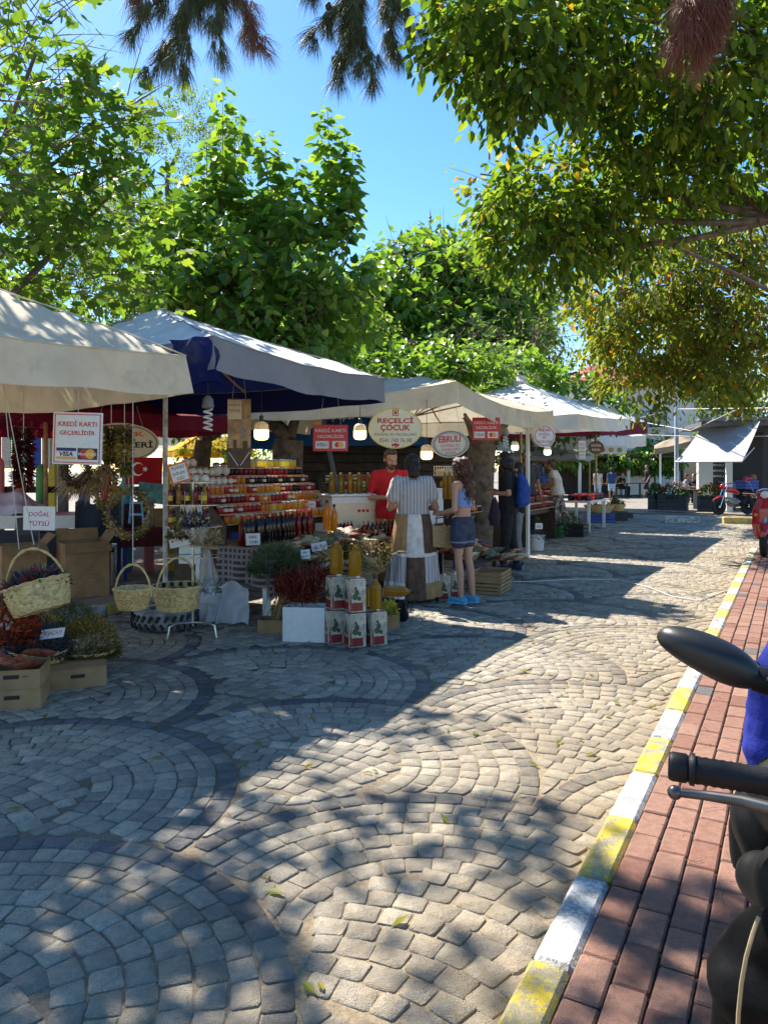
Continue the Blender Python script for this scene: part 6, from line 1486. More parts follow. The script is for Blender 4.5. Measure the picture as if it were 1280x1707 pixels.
o = MB(); o.box((0, 0, 0), (.3, .03, .22), Matrix.Rotation(.1, 3, 'Y')); o = o.build('picture', mat('teal_print', (.06, .18, .17), .5, var=.5, vs=10), None); o.location = at(254, 822, 8.2); tag(o, 'teal picture board with a plant below the red flag', 'picture board')
t = thing('stool', 'small light blue folding stool seen past the white rope', 'stool', at(228, 850, 8.4)); BLS = mat('pale_blue_paint', (.15, .35, .6), .5)
for sx in (-1, 1): mb = MB(); mb.tube([(sx*.08, 0, -.15), (sx*.05, 0, .2)], .014, 6); mb.build('leg', BLS, t)
for z in (-.05, .08, .19): mb = MB(); mb.box((0, 0, z), (.15, .02, .025)); mb.build('rung', BLS, t)
# brown plank hut
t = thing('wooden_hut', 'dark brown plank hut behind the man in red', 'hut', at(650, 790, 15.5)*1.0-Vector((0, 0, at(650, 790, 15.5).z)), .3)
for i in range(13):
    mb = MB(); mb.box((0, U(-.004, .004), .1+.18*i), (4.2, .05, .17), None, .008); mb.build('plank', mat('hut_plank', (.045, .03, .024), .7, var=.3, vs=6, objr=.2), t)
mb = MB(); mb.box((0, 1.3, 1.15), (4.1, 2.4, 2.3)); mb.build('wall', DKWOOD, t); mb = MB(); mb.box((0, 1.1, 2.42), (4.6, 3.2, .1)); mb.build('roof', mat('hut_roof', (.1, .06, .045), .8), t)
# pink and white kiosk
t = thing('kiosk', 'bright red and white toy kiosk far behind the red card sign', 'kiosk', at(555, 770, 19)*1.0-Vector((0, 0, at(555, 770, 19).z)))
mb = MB(); mb.box((0, 0, .8), (1.1, .9, 1.6)); mb.build('body', mat('kiosk_pink', (.6, .08, .12), .5, var=.3, vs=3), t)
mb = MB(); mb.lathe([(.95, 1.6), (.1, 2.35), (1e-6, 2.4)], 8, wob=lambda a, k: 1); mb.build('roof', WHITE, t); mb = MB(); mb.lathe([(.96, 1.5), (.97, 1.62), (.6, 1.9), (.58, 1.9)], 8); mb.build('roof_band', mat('crayon_turquoise', (.05, .35, .4)), t)
# trunks behind stalls
for u, vb, d, r_, lab in ((466, 900, 11.5, .26, 'thick dark tree trunk behind the jam rack and lit lamp'), (790, 880, 13.2, .28, 'thick grey tree trunk behind the second red card sign'), (325, 880, 12, .16, 'dark trunk behind the spiral bulb')):
    P = at(u, vb, d); P.z = .05; tr = Tree('tree', lab, P); limb(tr.wd, P, P+Vector((.15, 0, 1.9)), r_*1.15, r_*.85, .03, 12); tp2 = P+Vector((.15, 0, 1.9))
    for q in range(3): limb(tr.wd, tp2, tp2+Vector((U(-.9, .9), U(.2, 1), U(.5, .9))), r_*.4, .03, .08, 7)
    for q in range(5): lobe(tr, u+U(-50, 50)-(30 if u > 700 else 0), 600+U(-40, 40), d+(3 if u > 700 else 1)+U(-.6, .8), 70, 45, .9, 26, .55, 10, .17, .38, .1, .7)
    tr.done('heart', MUL, 0)
# dense dark hedge mass low behind the stalls, reads as one
HL = Leaves(); tw = MB()
class _H: pass
hh = _H(); hh.L = HL; hh.tw = None
for (u, v, d, ru, rw, rz_, n) in [(300, 650, 17, 150, 45, 1, 130), (440, 620, 16, 150, 55, 1, 150), (620, 650, 17, 160, 50, 1, 150), (780, 640, 18, 140, 50, 1, 150), (900, 680, 22, 130, 45, 1, 130), (120, 620, 16, 160, 60, 1, 130), (560, 760, 24, 200, 40, 1, 90), (860, 740, 27, 110, 35, 1, 80), (-30, 560, 14, 120, 90, 1, 110)]:
    lobe(hh, u, v, d, ru, rw, rz_, n, .6, 14, .2, .42, .3, .6, .7, .2, .1, .006)
f = foliage(HL, 'heart', MUL, None, 0); f.name = 'hedge'; f['label'] = 'dark green leafage closing the view low behind the awnings'; f['category'] = 'hedge'
# ================================================================ PEOPLE
def remesh(mb, name, mats, parent, voxel=.01, it=3, noise_=0):
    me = mb.mesh('tmp', mats); o = bpy.data.objects.new('tmp', me)
    r = o.modifiers.new('r', 'REMESH'); r.mode = 'VOXEL'; r.voxel_size = voxel; r.use_smooth_shade = True
    if it: s = o.modifiers.new('s', 'SMOOTH'); s.factor = .5; s.iterations = it
    m2 = evaluated_mesh(o); TRASH.append(me)
    m2.name = name; m2.materials.clear()
    for m_ in (mats if isinstance(mats, (list, tuple)) else [mats]): m2.materials.append(m_)
    if noise_:
        n_ = len(m2.vertices); co = np.empty(n_*3); m2.vertices.foreach_get('co', co); no = np.empty(n_*3); m2.vertex_normals.foreach_get('vector', no)
        co = co.reshape(-1, 3); no = no.reshape(-1, 3); kk = np.array([noise.noise(Vector(c_)*14)+.5*noise.noise(Vector(c_)*31) for c_ in co])
        m2.vertices.foreach_set('co', (co+no*(noise_*kk)[:, None]).ravel())
    m2.polygons.foreach_set('use_smooth', [True]*len(m2.polygons)); m2.update()
    A = m2.attributes.get('v') or m2.attributes.new('v', 'FLOAT', 'FACE')
    return link(name, m2, parent)
def skin(name, c):
    m, nt, b = nodes(name); nt.links.new(ramp(nt, nz(nt, 18, 4), [(.3, tuple(x*.88 for x in c)), (.7, c)]), b.inputs['Base Color']); b.inputs['Roughness'].default_value = .5
    b.inputs['Subsurface Weight'].default_value = .12; b.inputs['Subsurface Radius'].default_value = (.02, .008, .004); b.inputs['Specular IOR Level'].default_value = .35; return m
SK1, SK2, SK3 = skin('skin_fair', (.5, .28, .19)), skin('skin_tan', (.38, .2, .12)), skin('skin_olive', (.42, .23, .15))
def fabric(name, c, var=.12, **k): return mat(name, c, .85, var=var, vs=14, bmp=.25, bs=90, **k)
HAIRK, HAIRB = mat('black_hair', (.012, .01, .009), .45, var=.3, vs=60, bmp=.7, bs=70), mat('brown_hair', (.09, .04, .02), .5, var=.4, vs=50, bmp=.9, bs=60)
def hand(mb, w_, d, n, side, sc=1.0, curl=.5, finger_r=.0085):
    """palm and five bent fingers; d along the hand, n out of the back of the hand, thumb toward 'side'"""
    d = Vector(d).normalized(); n = Vector(n); n = (n-d*n.dot(d)).normalized(); x = d.cross(n)*side; w_ = Vector(w_)
    for k in range(4): mb.cap(w_+d*.005+x*(k-1.5)*.014*sc, w_+d*.08*sc+x*(k-1.5)*.019*sc, .014*sc, .0125*sc, 8)
    for k, L in enumerate((.075, .085, .078, .06)):
        p = w_+d*.083*sc+x*(1.5-k)*.0205*sc; a = d
        for q, (f, c_) in enumerate(((.45, .35), (.32, .8), (.23, .7))):
            a = (a*math.cos(c_*curl)-n*math.sin(c_*curl)).normalized(); e = p+a*L*f*sc; mb.cap(p, e, finger_r*sc*(1-.08*q), finger_r*sc*(.92-.08*q), 7); p = e
            n = (n-a*n.dot(a)).normalized()
    n = Vector(n); p = w_+d*.022*sc+x*.022*sc; a = (d*.6+x*.75-n*.2).normalized(); e = p+a*.045*sc; mb.cap(p, e, .0125*sc, .0105*sc, 8); a = (d*.9+x*.2-n*.35).normalized(); mb.cap(e, e+a*.033*sc, .0105*sc, .008*sc, 8)
def head(mb, c, R, s=1.0, face_=True):
    E_ = lambda p, rad: mb.ell(c+R @ (Vector(p)*s), tuple(x*s for x in rad), 14, 10, R)
    E_((0, .01, .035), (.076, .096, .088)); E_((0, -.018, -.03), (.06, .074, .082)); E_((0, -.05, -.082), (.032, .03, .026)); E_((0, -.03, -.055), (.052, .055, .05))
    if face_:
        mb.cap(c+R @ (Vector((0, -.088, .012))*s), c+R @ (Vector((0, -.108, -.026))*s), .009*s, .013*s, 8); E_((0, -.086, .026), (.05, .018, .012))
        E_((0, -.083, -.062), (.024, .014, .007)); E_((.078, .012, -.005), (.01, .02, .032)); E_((-.078, .012, -.005), (.01, .02, .032)); E_((.042, -.066, -.028), (.02, .02, .022)); E_((-.042, -.066, -.028), (.02, .02, .022))
def rot_head(turn=0, nod=0, tilt=0): return Matrix.Rotation(turn, 3, 'Z') @ Matrix.Rotation(nod, 3, 'X') @ Matrix.Rotation(tilt, 3, 'Y')
EYEW, EYED = mat('eye_white', (.6, .57, .54), .3), mat('eye_dark', (.02, .012, .01), .2); LIP = mat('lip', (.35, .12, .1), .5)
def face_parts(t, c, R, s=1.0, beard=None, brow=HAIRK, glasses=False):
    for sx in (-1, 1):
        mb = MB(); mb.ell(c+R @ (Vector((sx*.031, -.085, .008))*s), (.012*s, .007*s, .007*s), 10, 6, R); e = mb.build('eye', EYEW, t, True)
        mb = MB(); mb.ell(c+R @ (Vector((sx*.031, -.0905, .008))*s), (.0055*s, .003*s, .0055*s), 8, 6, R); mb.build('iris', EYED, e, True)
        mb = MB(); mb.cap(c+R @ (Vector((sx*.016, -.096, .028))*s), c+R @ (Vector((sx*.05, -.083, .03))*s), .0055*s, .004*s, 6); mb.build('eyebrow', brow, t, True)
    mb = MB(); mb.ell(c+R @ (Vector((0, -.095, -.062))*s), (.021*s, .006*s, .006*s), 10, 6, R); mb.build('mouth', LIP, t, True)
    if beard:
        mb = MB()
        for p, q in (((-.062, -.02, -.03), (-.045, -.06, -.078)), ((-.045, -.06, -.078), (0, -.082, -.097)), ((.062, -.02, -.03), (.045, -.06, -.078)), ((.045, -.06, -.078), (0, -.082, -.097)), ((-.022, -.093, -.048), (.022, -.093, -.048)), ((0, -.08, -.085), (0, -.075, -.1))): mb.cap(c+R @ (Vector(p)*s), c+R @ (Vector(q)*s), .014*s, .013*s, 8)
        remesh(mb, 'beard', beard, t, .006, 2, .002)
    if glasses:
        mb = MB()
        for sx in (-1, 1): mb.ell(c+R @ (Vector((sx*.033, -.1, .01))*s), (.026*s, .006*s, .02*s), 12, 8, R)
        mb.cap(c+R @ (Vector((-.07, -.02, .015))*s), c+R @ (Vector((-.06, -.09, .015))*s), .004, .004, 5); mb.cap(c+R @ (Vector((.07, -.02, .015))*s), c+R @ (Vector((.06, -.09, .015))*s), .004, .004, 5); mb.build('sunglasses', BLACK, t, True)
def V3(*a): return Vector(a)
def person(label, loc, rz, H, sk, pose, vox=.0075, group=None):
    """pose: dict of joints for a 1.72 m body (x to the figure's left, -y ahead)"""
    t = thing('person', label, 'person', loc, rz, group); k = H/1.72; J = {}
    base = dict(pel=(0, 0, .95), che=(0, 0, 1.27), nec=(0, .01, 1.46), hea=(0, -.02, 1.6), shL=(.175, 0, 1.4), shR=(-.175, 0, 1.4), elL=(.23, .03, 1.12), elR=(-.23, .03, 1.12), wrL=(.24, -.1, .9), wrR=(-.24, -.1, .9),
        hiL=(.09, 0, .9), hiR=(-.09, 0, .9), knL=(.1, -.02, .5), knR=(-.1, -.02, .5), anL=(.1, .03, .085), anR=(-.1, .03, .085), ftL=None, ftR=None)
    base.update(pose)
    for a, b_ in base.items(): J[a] = Vector(b_)*k if b_ is not None and not isinstance(b_, (Matrix, float)) else b_
    t['k'] = k; mb = MB(); R = pose.get('hR', rot_head()); bw = pose.get('build', 1.0)
    pel, che, nec = J['pel'], J['che'], J['nec']; sl = (che-pel)
    mb.loft([((pel.z-.1*k), pel.x, pel.y, .12*k*bw, .085*k*bw), (pel.z, pel.x, pel.y, .155*k*bw, .105*k*bw), (pel.z+sl.z*.4, pel.x+sl.x*.4, pel.y+sl.y*.4, .125*k*bw, .09*k*bw), (che.z, che.x, che.y, .15*k*bw, .1*k*bw), (che.z+.12*k, che.x, che.y, .14*k*bw, .085*k), (nec.z-.02*k, nec.x, nec.y, .06*k, .055*k)], 16)
    mb.cap(nec-V3(0, 0, .06*k), J['hea']-V3(0, 0, .06*k), .055*k, .05*k)
    for s in 'LR':
        mb.cap(J['sh'+s], J['el'+s], .05*k*bw, .038*k*bw); mb.cap(J['el'+s], J['wr'+s], .038*k*bw, .025*k)
        mb.cap((J['sh'+s]+che)/2+V3(0, 0, .06*k), J['sh'+s], .07*k, .052*k)
        mb.cap(J['hi'+s], J['kn'+s], .085*k*bw, .052*k*bw); mb.cap(J['kn'+s], J['kn'+s].lerp(J['an'+s], .35)+V3(0, .012, 0), .05*k, .052*k*bw); mb.cap(J['kn'+s].lerp(J['an'+s], .35)+V3(0, .012, 0), J['an'+s], .052*k*bw, .034*k)
        fd = J['ft'+s] if J['ft'+s] else V3(.02 if s == 'L' else -.02, -1, 0)*1.0; fd = V3(fd.x, fd.y, 0).normalized(); an = J['an'+s]
        mb.cap(an+V3(0, 0, -.04*k)-fd*.03*k, an+fd*.13*k+V3(0, 0, -.058*k), .038*k, .026*k)
        wd = (J['wr'+s]-J['el'+s]); hd = pose.get('hd'+s); hd = Vector(hd) if hd else wd
        hn = Vector(pose.get('hn'+s, (.9 if s == 'L' else -.9, 0, .3))); hand(mb, J['wr'+s], hd, hn, -1 if s == 'L' else 1, k, pose.get('curl', .55))
    head(mb, J['hea'], R, k); remesh(mb, 'body', sk, t, vox, 2)
    t_J = J; return t, J, k, R
def sleeve(mb, J, s, f, r0, r1, k): mb.cap(J['sh'+s], J['sh'+s].lerp(J['el'+s], f), r0*k, r1*k)
def torso_shell(mb, J, k, z0=.88, w=1.12, bw=1.0):
    pel, che, nec = J['pel'], J['che'], J['nec']; sl = che-pel
    def mid(z): f = (z-pel.z)/(sl.z or 1); return pel.x+sl.x*f, pel.y+sl.y*f
    rings = []
    for zz, rx, ry in ((z0*k, .165, .118), (pel.z+.02, .165, .12), (pel.z+sl.z*.45, .142, .108), (che.z, .16, .116), (che.z+.11*k, .15, .1), (nec.z-.035*k, .085, .072)):
        cx, cy = mid(min(zz, che.z+.05)) if zz < che.z+.08*k else (che.x*.5+nec.x*.5, che.y*.5+nec.y*.5); rings.append((zz, cx, cy, rx*k*w*bw, ry*k*w*bw))
    mb.loft(rings, 18)
    for s in 'LR': mb.cap((J['sh'+s]+che)/2+V3(0, 0, .065*k), J['sh'+s], .078*k, .062*k)
def legs_shell(mb, J, k, f=1.0, r=(.1, .07, .055), bw=1.0, z1=1.0):
    pel = J['pel']; mb.loft([(pel.z-.13*k, pel.x, pel.y, .13*k*bw, .1*k*bw), (pel.z-.03*k, pel.x, pel.y, .172*k*bw, .128*k*bw), (pel.z+.08*k*z1, pel.x, pel.y, .158*k*bw, .115*k*bw)], 18)
    for s in 'LR':
        if f <= .5: mb.cap(J['hi'+s], J['hi'+s].lerp(J['kn'+s], f*2), r[0]*k, r[1]*k)
        else: mb.cap(J['hi'+s], J['kn'+s], r[0]*k, r[1]*k); mb.cap(J['kn'+s], J['kn'+s].lerp(J['an'+s], (f-.5)*2), r[1]*k, r[2]*k)
def shoes(t, J, k, m_, sole=WHITE, low=False):
    for s in 'LR':
        fd = J['ft'+s] if J['ft'+s] else V3(.02 if s == 'L' else -.02, -1, 0); fd = V3(fd.x, fd.y, 0).normalized(); an = J['an'+s]; mb = MB()
        mb.cap(an+V3(0, 0, -.045*k)-fd*.04*k, an+fd*.14*k+V3(0, 0, -.05*k), .046*k, .038*k); 
        if not low: mb.cap(an+V3(0, 0, -.03*k), an+V3(0, 0, .0), .045*k, .042*k)
        o = remesh(mb, 'shoe', m_, t, .007, 2)
        mb = MB(); c = an+fd*.05*k; a = math.atan2(fd.y, fd.x); mb.box(V3(c.x, c.y, an.z-.078*k), (.26*k, .085*k, .02), a, .008); mb.build('sole', sole, o)
def hairball(mb, c, R, s, parts):
    for p, rad in parts: mb.ell(c+R @ (Vector(p)*s), tuple(x*s for x in rad), 14, 10, R)

# man in red facing us
P = at(650, 800, 9.5); P.z = 0
t, J, k, R = person('bearded man in a red polo shirt and tan trousers, looking down behind the stall', P, .15, 1.75, SK1, dict(hR=rot_head(.25, .3), hea=(0, -.05, 1.59), elR=(-.26, -.0, 1.12), wrR=(-.05, -.27, 1.13), elL=(.25, .02, 1.12), wrL=(.06, -.26, 1.08), hdR=(1, -.3, -.1), hdL=(-1, -.3, .1), hnR=(0, -.8, .6), hnL=(0, -.8, .6), curl=.8))
mb = MB(); torso_shell(mb, J, k, .86, 1.14); [sleeve(mb, J, s, .62, .068, .062, k) for s in 'LR']; mb.cap(J['nec']-V3(0, 0, .05), J['nec']+V3(0, 0, -.0), .075*k, .066*k); remesh(mb, 'polo_shirt', fabric('red_cotton', (.5, .015, .02)), t, .01, 3, .006)
mb = MB(); legs_shell(mb, J, k, .97, z1=.5); remesh(mb, 'trousers', fabric('tan_cotton', (.42, .26, .1)), t, .012, 3, .006); shoes(t, J, k, BLACK)
mb = MB(); hairball(mb, J['hea'], R, k, [((0, .03, .06), (.083, .092, .075)), ((0, -.03, .105), (.066, .06, .032)), ((.06, .02, .03), (.025, .05, .045)), ((-.06, .02, .03), (.025, .05, .045))]); remesh(mb, 'hair', HAIRB, t, .008, 1, .006); face_parts(t, J['hea'], R, k, mat('beard', (.06, .03, .018), .7, var=.3))

# woman in striped dress, back to us
P = gd(688, 1003); P.y += .05
m, nt, b = nodes('striped_cotton'); tc = nt.nodes.new('ShaderNodeTexCoord'); sx_ = nt.nodes.new('ShaderNodeSeparateXYZ'); nt.links.new(tc.outputs['Object'], sx_.inputs[0])
fr = mth(nt, 'FRACT', mth(nt, 'MULTIPLY', sx_.outputs[0], 26)); k1 = mth(nt, 'LESS_THAN', fr, .2); k2_ = mth(nt, 'MULTIPLY', mth(nt, 'GREATER_THAN', fr, .5), mth(nt, 'LESS_THAN', fr, .6))
cc = mix(nt, k1, (.56, .52, .5), (.1, .09, .13)); cc = mix(nt, k2_, cc, (.35, .27, .3)); nt.links.new(cc, b.inputs['Base Color']); b.inputs['Roughness'].default_value = .85; STRP = m
t, J, k, R = person('woman with black hair in a striped top and long patchwork skirt, seen from behind', P, PI+.1, 1.66, SK2, dict(hR=rot_head(.1, .2), build=1.12, hea=(0, -.04, 1.6), elL=(.27, .02, 1.1), elR=(-.27, .02, 1.1), wrL=(.15, -.26, 1.12), wrR=(-.17, -.26, 1.08), curl=.8))
mb = MB(); torso_shell(mb, J, k, .98, 1.22, 1.08); [sleeve(mb, J, s, .55, .085, .088, k) for s in 'LR']; remesh(mb, 'striped_top', STRP, t, .011, 4, .008)
SKM = [fabric('skirt_tan', (.36, .22, .1)), fabric('skirt_white', (.62, .58, .54)), fabric('skirt_brown', (.1, .06, .04), .25), STRP, fabric('lace_white', (.66, .63, .6), .2)]
mb = MB(); na, nzv = 96, 26; vs = []; fs = []; mi = []
for j in range(nzv+1):
    f = j/nzv; z = (1.03-f*.97)*k
    for i in range(na):
        a = 2*PI*i/na; r_ = (.17+.13*f**.75)*k*1.05; ru = 1+.05*f*math.sin(a*14+f*2)+.03*f*math.sin(a*23-f*5)+(.03 if .44 < f < .5 else 0)
        vs.append((r_*ru*math.cos(a)*1.08, r_*ru*math.sin(a)*.85+.02, z+.012*math.sin(a*3)*f))
for j in range(nzv):
    for i in range(na):
        fs.append((j*na+i, j*na+(i+1) % na, (j+1)*na+(i+1) % na, (j+1)*na+i)[::-1]); f = j/nzv; g_ = int(((i/na)*8+.5)) % 8
        if .46 <= f < .5: q = 4
        elif f < .46: q = (0, 0, 1, 2, 2, 0, 1, 3)[g_]
        elif f < .8 or True: q = (3, 3, 2, 3, 3, 2, 0, 3)[g_] if f < .8 else (4, 4, 2, 0, 0, 4, 2, 1)[g_]
        mi.append(q)
mb.add(vs, fs); mb.m = mi; mb.build('patchwork_skirt', SKM, t, True, 60)
mb = MB(); hairball(mb, J['hea'], R, k, [((0, .03, .05), (.092, .1, .085)), ((0, .07, -.03), (.085, .06, .1)), ((0, .06, -.1), (.07, .05, .07)), ((.05, .0, .02), (.045, .07, .08)), ((-.05, 0, .02), (.045, .07, .08))]); remesh(mb, 'hair', HAIRK, t, .009, 1, .012); shoes(t, J, k, BLACK, BLACK, True)
t = thing('handbag', 'flat straw handbag with black handles hanging between the dress and the girl', 'handbag', at(735, 893, 8.5), .3)
mb = MB(); mb.plate([(-.11, -.12), (.1, -.14), (.13, .1), (-.12, .12)], -.04, .04); mb.build('bag_body', mat('woven_straw', (.36, .25, .11), .7, var=.2, vs=60, bmp=.5), t)
mb = MB(); mb.tube([(-.07, 0, .1), (-.05, 0, .2), (.05, 0, .21), (.08, 0, .1)], .009, 6); mb.build('handle', BLACK, t, True)

# girl in blue crop top and shorts
P = gd(772, 1006); P.y += .05; fz = lambda x, y: math.atan2(x, -y)
t, J, k, R = person('girl with long curly hair in a blue crop top, denim shorts and blue clogs', P, fz(-.8, .6), 1.62, SK1, dict(hR=rot_head(-.1, .22), build=.9, hea=(0, -.045, 1.6), elL=(.22, .02, 1.12), elR=(-.22, .0, 1.12), wrL=(.13, -.24, 1.06), wrR=(-.12, -.25, 1.06), hdL=(-.3, -1, .1), hdR=(.3, -1, -.1), knL=(.085, -.01, .5), knR=(-.085, .03, .5), anL=(.08, .02, .085), anR=(-.09, .08, .085)))
CROP = fabric('blue_knit', (.19, .29, .6), .06); DEN = fabric('navy_denim', (.04, .05, .09), .2)
mb = MB(); pel, che, nec = J['pel'], J['che'], J['nec']
mb.loft([(che.z-.13*k, 0, 0, .135*k, .1*k), (che.z-.02*k, 0, -.008, .15*k, .112*k), (che.z+.06*k, 0, -.004, .142*k, .104*k), (che.z+.1*k, 0, 0, .1*k, .08*k)], 18); [mb.cap((s*.085*k, -.075*k, che.z+.07*k), (s*.085*k, -.02*k, J['shL'].z+.045*k), .02*k, .018*k) for s in (-1, 1)]; [mb.cap((s*.085*k, .07*k, che.z+.07*k), (s*.085*k, .0*k, J['shL'].z+.045*k), .02*k, .018*k) for s in (-1, 1)]; remesh(mb, 'crop_top', CROP, t, .008, 2)
mb = MB(); legs_shell(mb, J, k, .2, (.105, .1, .1), .98); remesh(mb, 'shorts', DEN, t, .009, 3, .005)
mb = MB(); [mb.tube([J['hi'+s].lerp(J['kn'+s], .42)+V3(.102*k*math.cos(i*.4), .102*k*math.sin(i*.4), 0) for i in range(16)], .011, 6, closed=True) for s in 'LR']; mb.build('rolled_hem', fabric('denim_hem', (.2, .23, .3)), t, True)
mb = MB(); hairball(mb, J['hea'], R, k, [((0, .03, .05), (.09, .1, .085)), ((0, .1, .06), (.06, .05, .05)), ((0, .085, -.06), (.09, .065, .12)), ((0, .1, -.2), (.085, .06, .13)), ((.05, .02, -.03), (.045, .07, .1)), ((-.05, .02, -.03), (.045, .07, .1)), ((0, .1, -.3), (.06, .045, .08))]); remesh(mb, 'hair', HAIRB, t, .009, 1, .03)
lk = MB(); rr = random.Random(4)
for i in range(150):
    a = rr.uniform(-2.4, 2.4); r0 = .085; p = J['hea']+R @ V3(r0*math.sin(a), .03+r0*math.cos(a), rr.uniform(-.05, .06)); ph = rr.uniform(0, 6); L = rr.uniform(.2, .4); pts = []
    for q in range(12): f = q/11; pts.append(p+V3(.018*math.cos(ph+q*1.5), .03*math.sin(f*2)+.018*math.sin(ph+q*1.5)+.035*f, -L*f))
    lk.tube(pts, [.006*(1-.6*q/11) for q in range(12)], 4, False)
lk.build('curls', HAIRB, t, True); face_parts(t, J['hea'], R, k); shoes(t, J, k, mat('blue_foam', (.05, .36, .6), .5), mat('blue_foam'if 0 else 'pale_blue_foam', (.2, .5, .68), .5), True)

# tall figure in black with a blue backpack
P = gd(848, 952); P.y += .05
t, J, k, R = person('person with a black bob, black T-shirt and trousers and blue backpack, arms bent', P, fz(-.93, .37), 1.74, SK1, dict(hR=rot_head(.1, .25), hea=(0, -.06, 1.6), nec=(0, -.015, 1.46), elL=(.24, .06, 1.13), wrL=(.14, -.2, 1.13), elR=(-.24, .04, 1.13), wrR=(-.14, -.22, 1.16), anR=(-.1, .1, .085), anL=(.1, -.06, .085), knR=(-.1, .02, .5)))
BLK = fabric('black_cotton', (.012, .012, .014), .2)
mb = MB(); torso_shell(mb, J, k, .84, 1.2); [sleeve(mb, J, s, .62, .075, .07, k) for s in 'LR']; remesh(mb, 't_shirt', BLK, t, .011, 4, .008); mb = MB(); legs_shell(mb, J, k, .92, (.105, .08, .062)); remesh(mb, 'trousers', fabric('black_trousers', (.014, .014, .017), .2), t, .011, 3, .006)
mb = MB(); hairball(mb, J['hea'], R, k, [((0, .025, .05), (.096, .106, .09)), ((0, .05, -.05), (.1, .085, .11)), ((.06, .0, -.04), (.045, .075, .1)), ((-.06, .0, -.04), (.045, .075, .1))]); remesh(mb, 'hair', HAIRK, t, .009, 1, .014); face_parts(t, J['hea'], R, k); shoes(t, J, k, fabric('navy_canvas_shoe', (.02, .03, .07)), mat('red_sole', (.3, .06, .06)))
bp = thing('backpack', 'royal blue drawstring backpack worn on the black T-shirt', 'backpack', P+Matrix.Rotation(fz(-.93, .37), 3, 'Z') @ V3(0, .19, 1.2), fz(-.93, .37)); mb = MB()
mb.loft([(-.26, 0, 0, .12, .05), (-.2, 0, .02, .17, .1), (0, 0, .03, .165, .105), (.14, 0, .01, .12, .075), (.24, 0, -.02, .05, .03)], 16); remesh(mb, 'bag_body', fabric('blue_nylon', (.02, .06, .28), .15), bp, .012, 3, .012); mb = MB()
for sx in (-1, 1): mb.tube([(sx*.06, -.03, .22), (sx*.12, -.12, .27), (sx*.14, -.28, .18), (sx*.15, -.24, 0), (sx*.13, -.06, -.2)], .008, 6)
mb.build('strap', BLACK, bp, True)
t2 = thing('bag', 'dark plum cloth bag held in front of the black T-shirt', 'bag', at(824, 850, 10.55)); mb = MB(); mb.loft([(-.22, 0, 0, .07, .04), (-.1, 0, 0, .09, .06), (.1, 0, 0, .05, .035), (.16, 0, 0, .03, .02)], 12); remesh(mb, 'bag_body', fabric('plum_cloth', (.035, .015, .03)), t2, .012, 2, .01); mb = MB(); mb.tube([(-.02, 0, .14), (0, 0, .28), (.02, 0, .14)], .006, 5); mb.build('handle', BLACK, t2)
def simple(label, P, rz, H, sk, top, legs, hair, pose=None, sleeves=.6, legf=.95, shoe=BLACK, hairp=None, vox=.012, bw=1.0, faces=False, glasses=False, dress=None, group=None):
    t, J, k, R = person(label, P, rz, H, sk, pose or dict(hR=rot_head(0, .15)), vox, group); mb = MB(); torso_shell(mb, J, k, .88, 1.16, bw); [sleeve(mb, J, s, sleeves, .072, .066, k) for s in 'LR']; remesh(mb, 'shirt', top, t, .014, 3, .006)
    mb = MB(); legs_shell(mb, J, k, legf, (.105, .082, .07), bw); remesh(mb, 'trousers' if legf > .6 else 'shorts', legs, t, .014, 3, .006)
    mb = MB(); hairball(mb, J['hea'], R, k, hairp or [((0, .03, .05), (.09, .1, .085)), ((0, .05, -.03), (.08, .06, .08))]); remesh(mb, 'hair', hair, t, .011, 1, .01)
    if faces: face_parts(t, J['hea'], R, k, None, HAIRK, glasses)
    shoes(t, J, k, shoe); return t, J, k, R
GRYJ = fabric('grey_denim', (.2, .2, .2)); 
P = gd(862, 944); simple('person in grey jeans half hidden behind the black trousers', P, fz(-.9, .2), 1.6, SK1, BLK, GRYJ, HAIRK)
P = at(877, 800, 15.4); P.z = .0; simple('stallholder in dark sunglasses and grey shirt beside the pole below the round sign', P, fz(.1, -1), 1.88, SK2, fabric('charcoal_shirt', (.05, .05, .055)), BLK, HAIRK, faces=True, glasses=True)
SCARF = fabric('navy_scarf', (.02, .045, .14)); 
P = at(897, 800, 18.6); P.z = 0; simple('woman in a navy headscarf and blue top seen from behind at the far jars', P, fz(-.3, 1), 1.62, SK1, fabric('navy_top', (.02, .06, .2)), fabric('dark_skirt', (.03, .03, .04)), SCARF, bw=1.1, hairp=[((0, .02, .03), (.1, .11, .11)), ((0, .05, -.08), (.1, .09, .1)), ((0, .03, -.14), (.13, .1, .06))])
P = at(890, 800, 19.6); P.z = 0; simple('woman in a peach headscarf behind the navy headscarf', P, fz(.3, 1), 1.6, SK1, fabric('peach_top', (.5, .3, .22)), fabric('dark_skirt', (.03, .03, .04)), fabric('peach_scarf', (.55, .32, .22)), bw=1.1, hairp=[((0, .02, .03), (.1, .11, .11)), ((0, .05, -.08), (.1, .09, .1))])
P = gd(930, 888); P.y += .05
m, nt, b = nodes('patterned_cotton'); nt.links.new(ramp(nt, nz(nt, 17, 5, .7), [(.42, (.05, .04, .04)), (.5, (.16, .11, .09)), (.56, (.5, .42, .36))]), b.inputs['Base Color']); b.inputs['Roughness'].default_value = .85
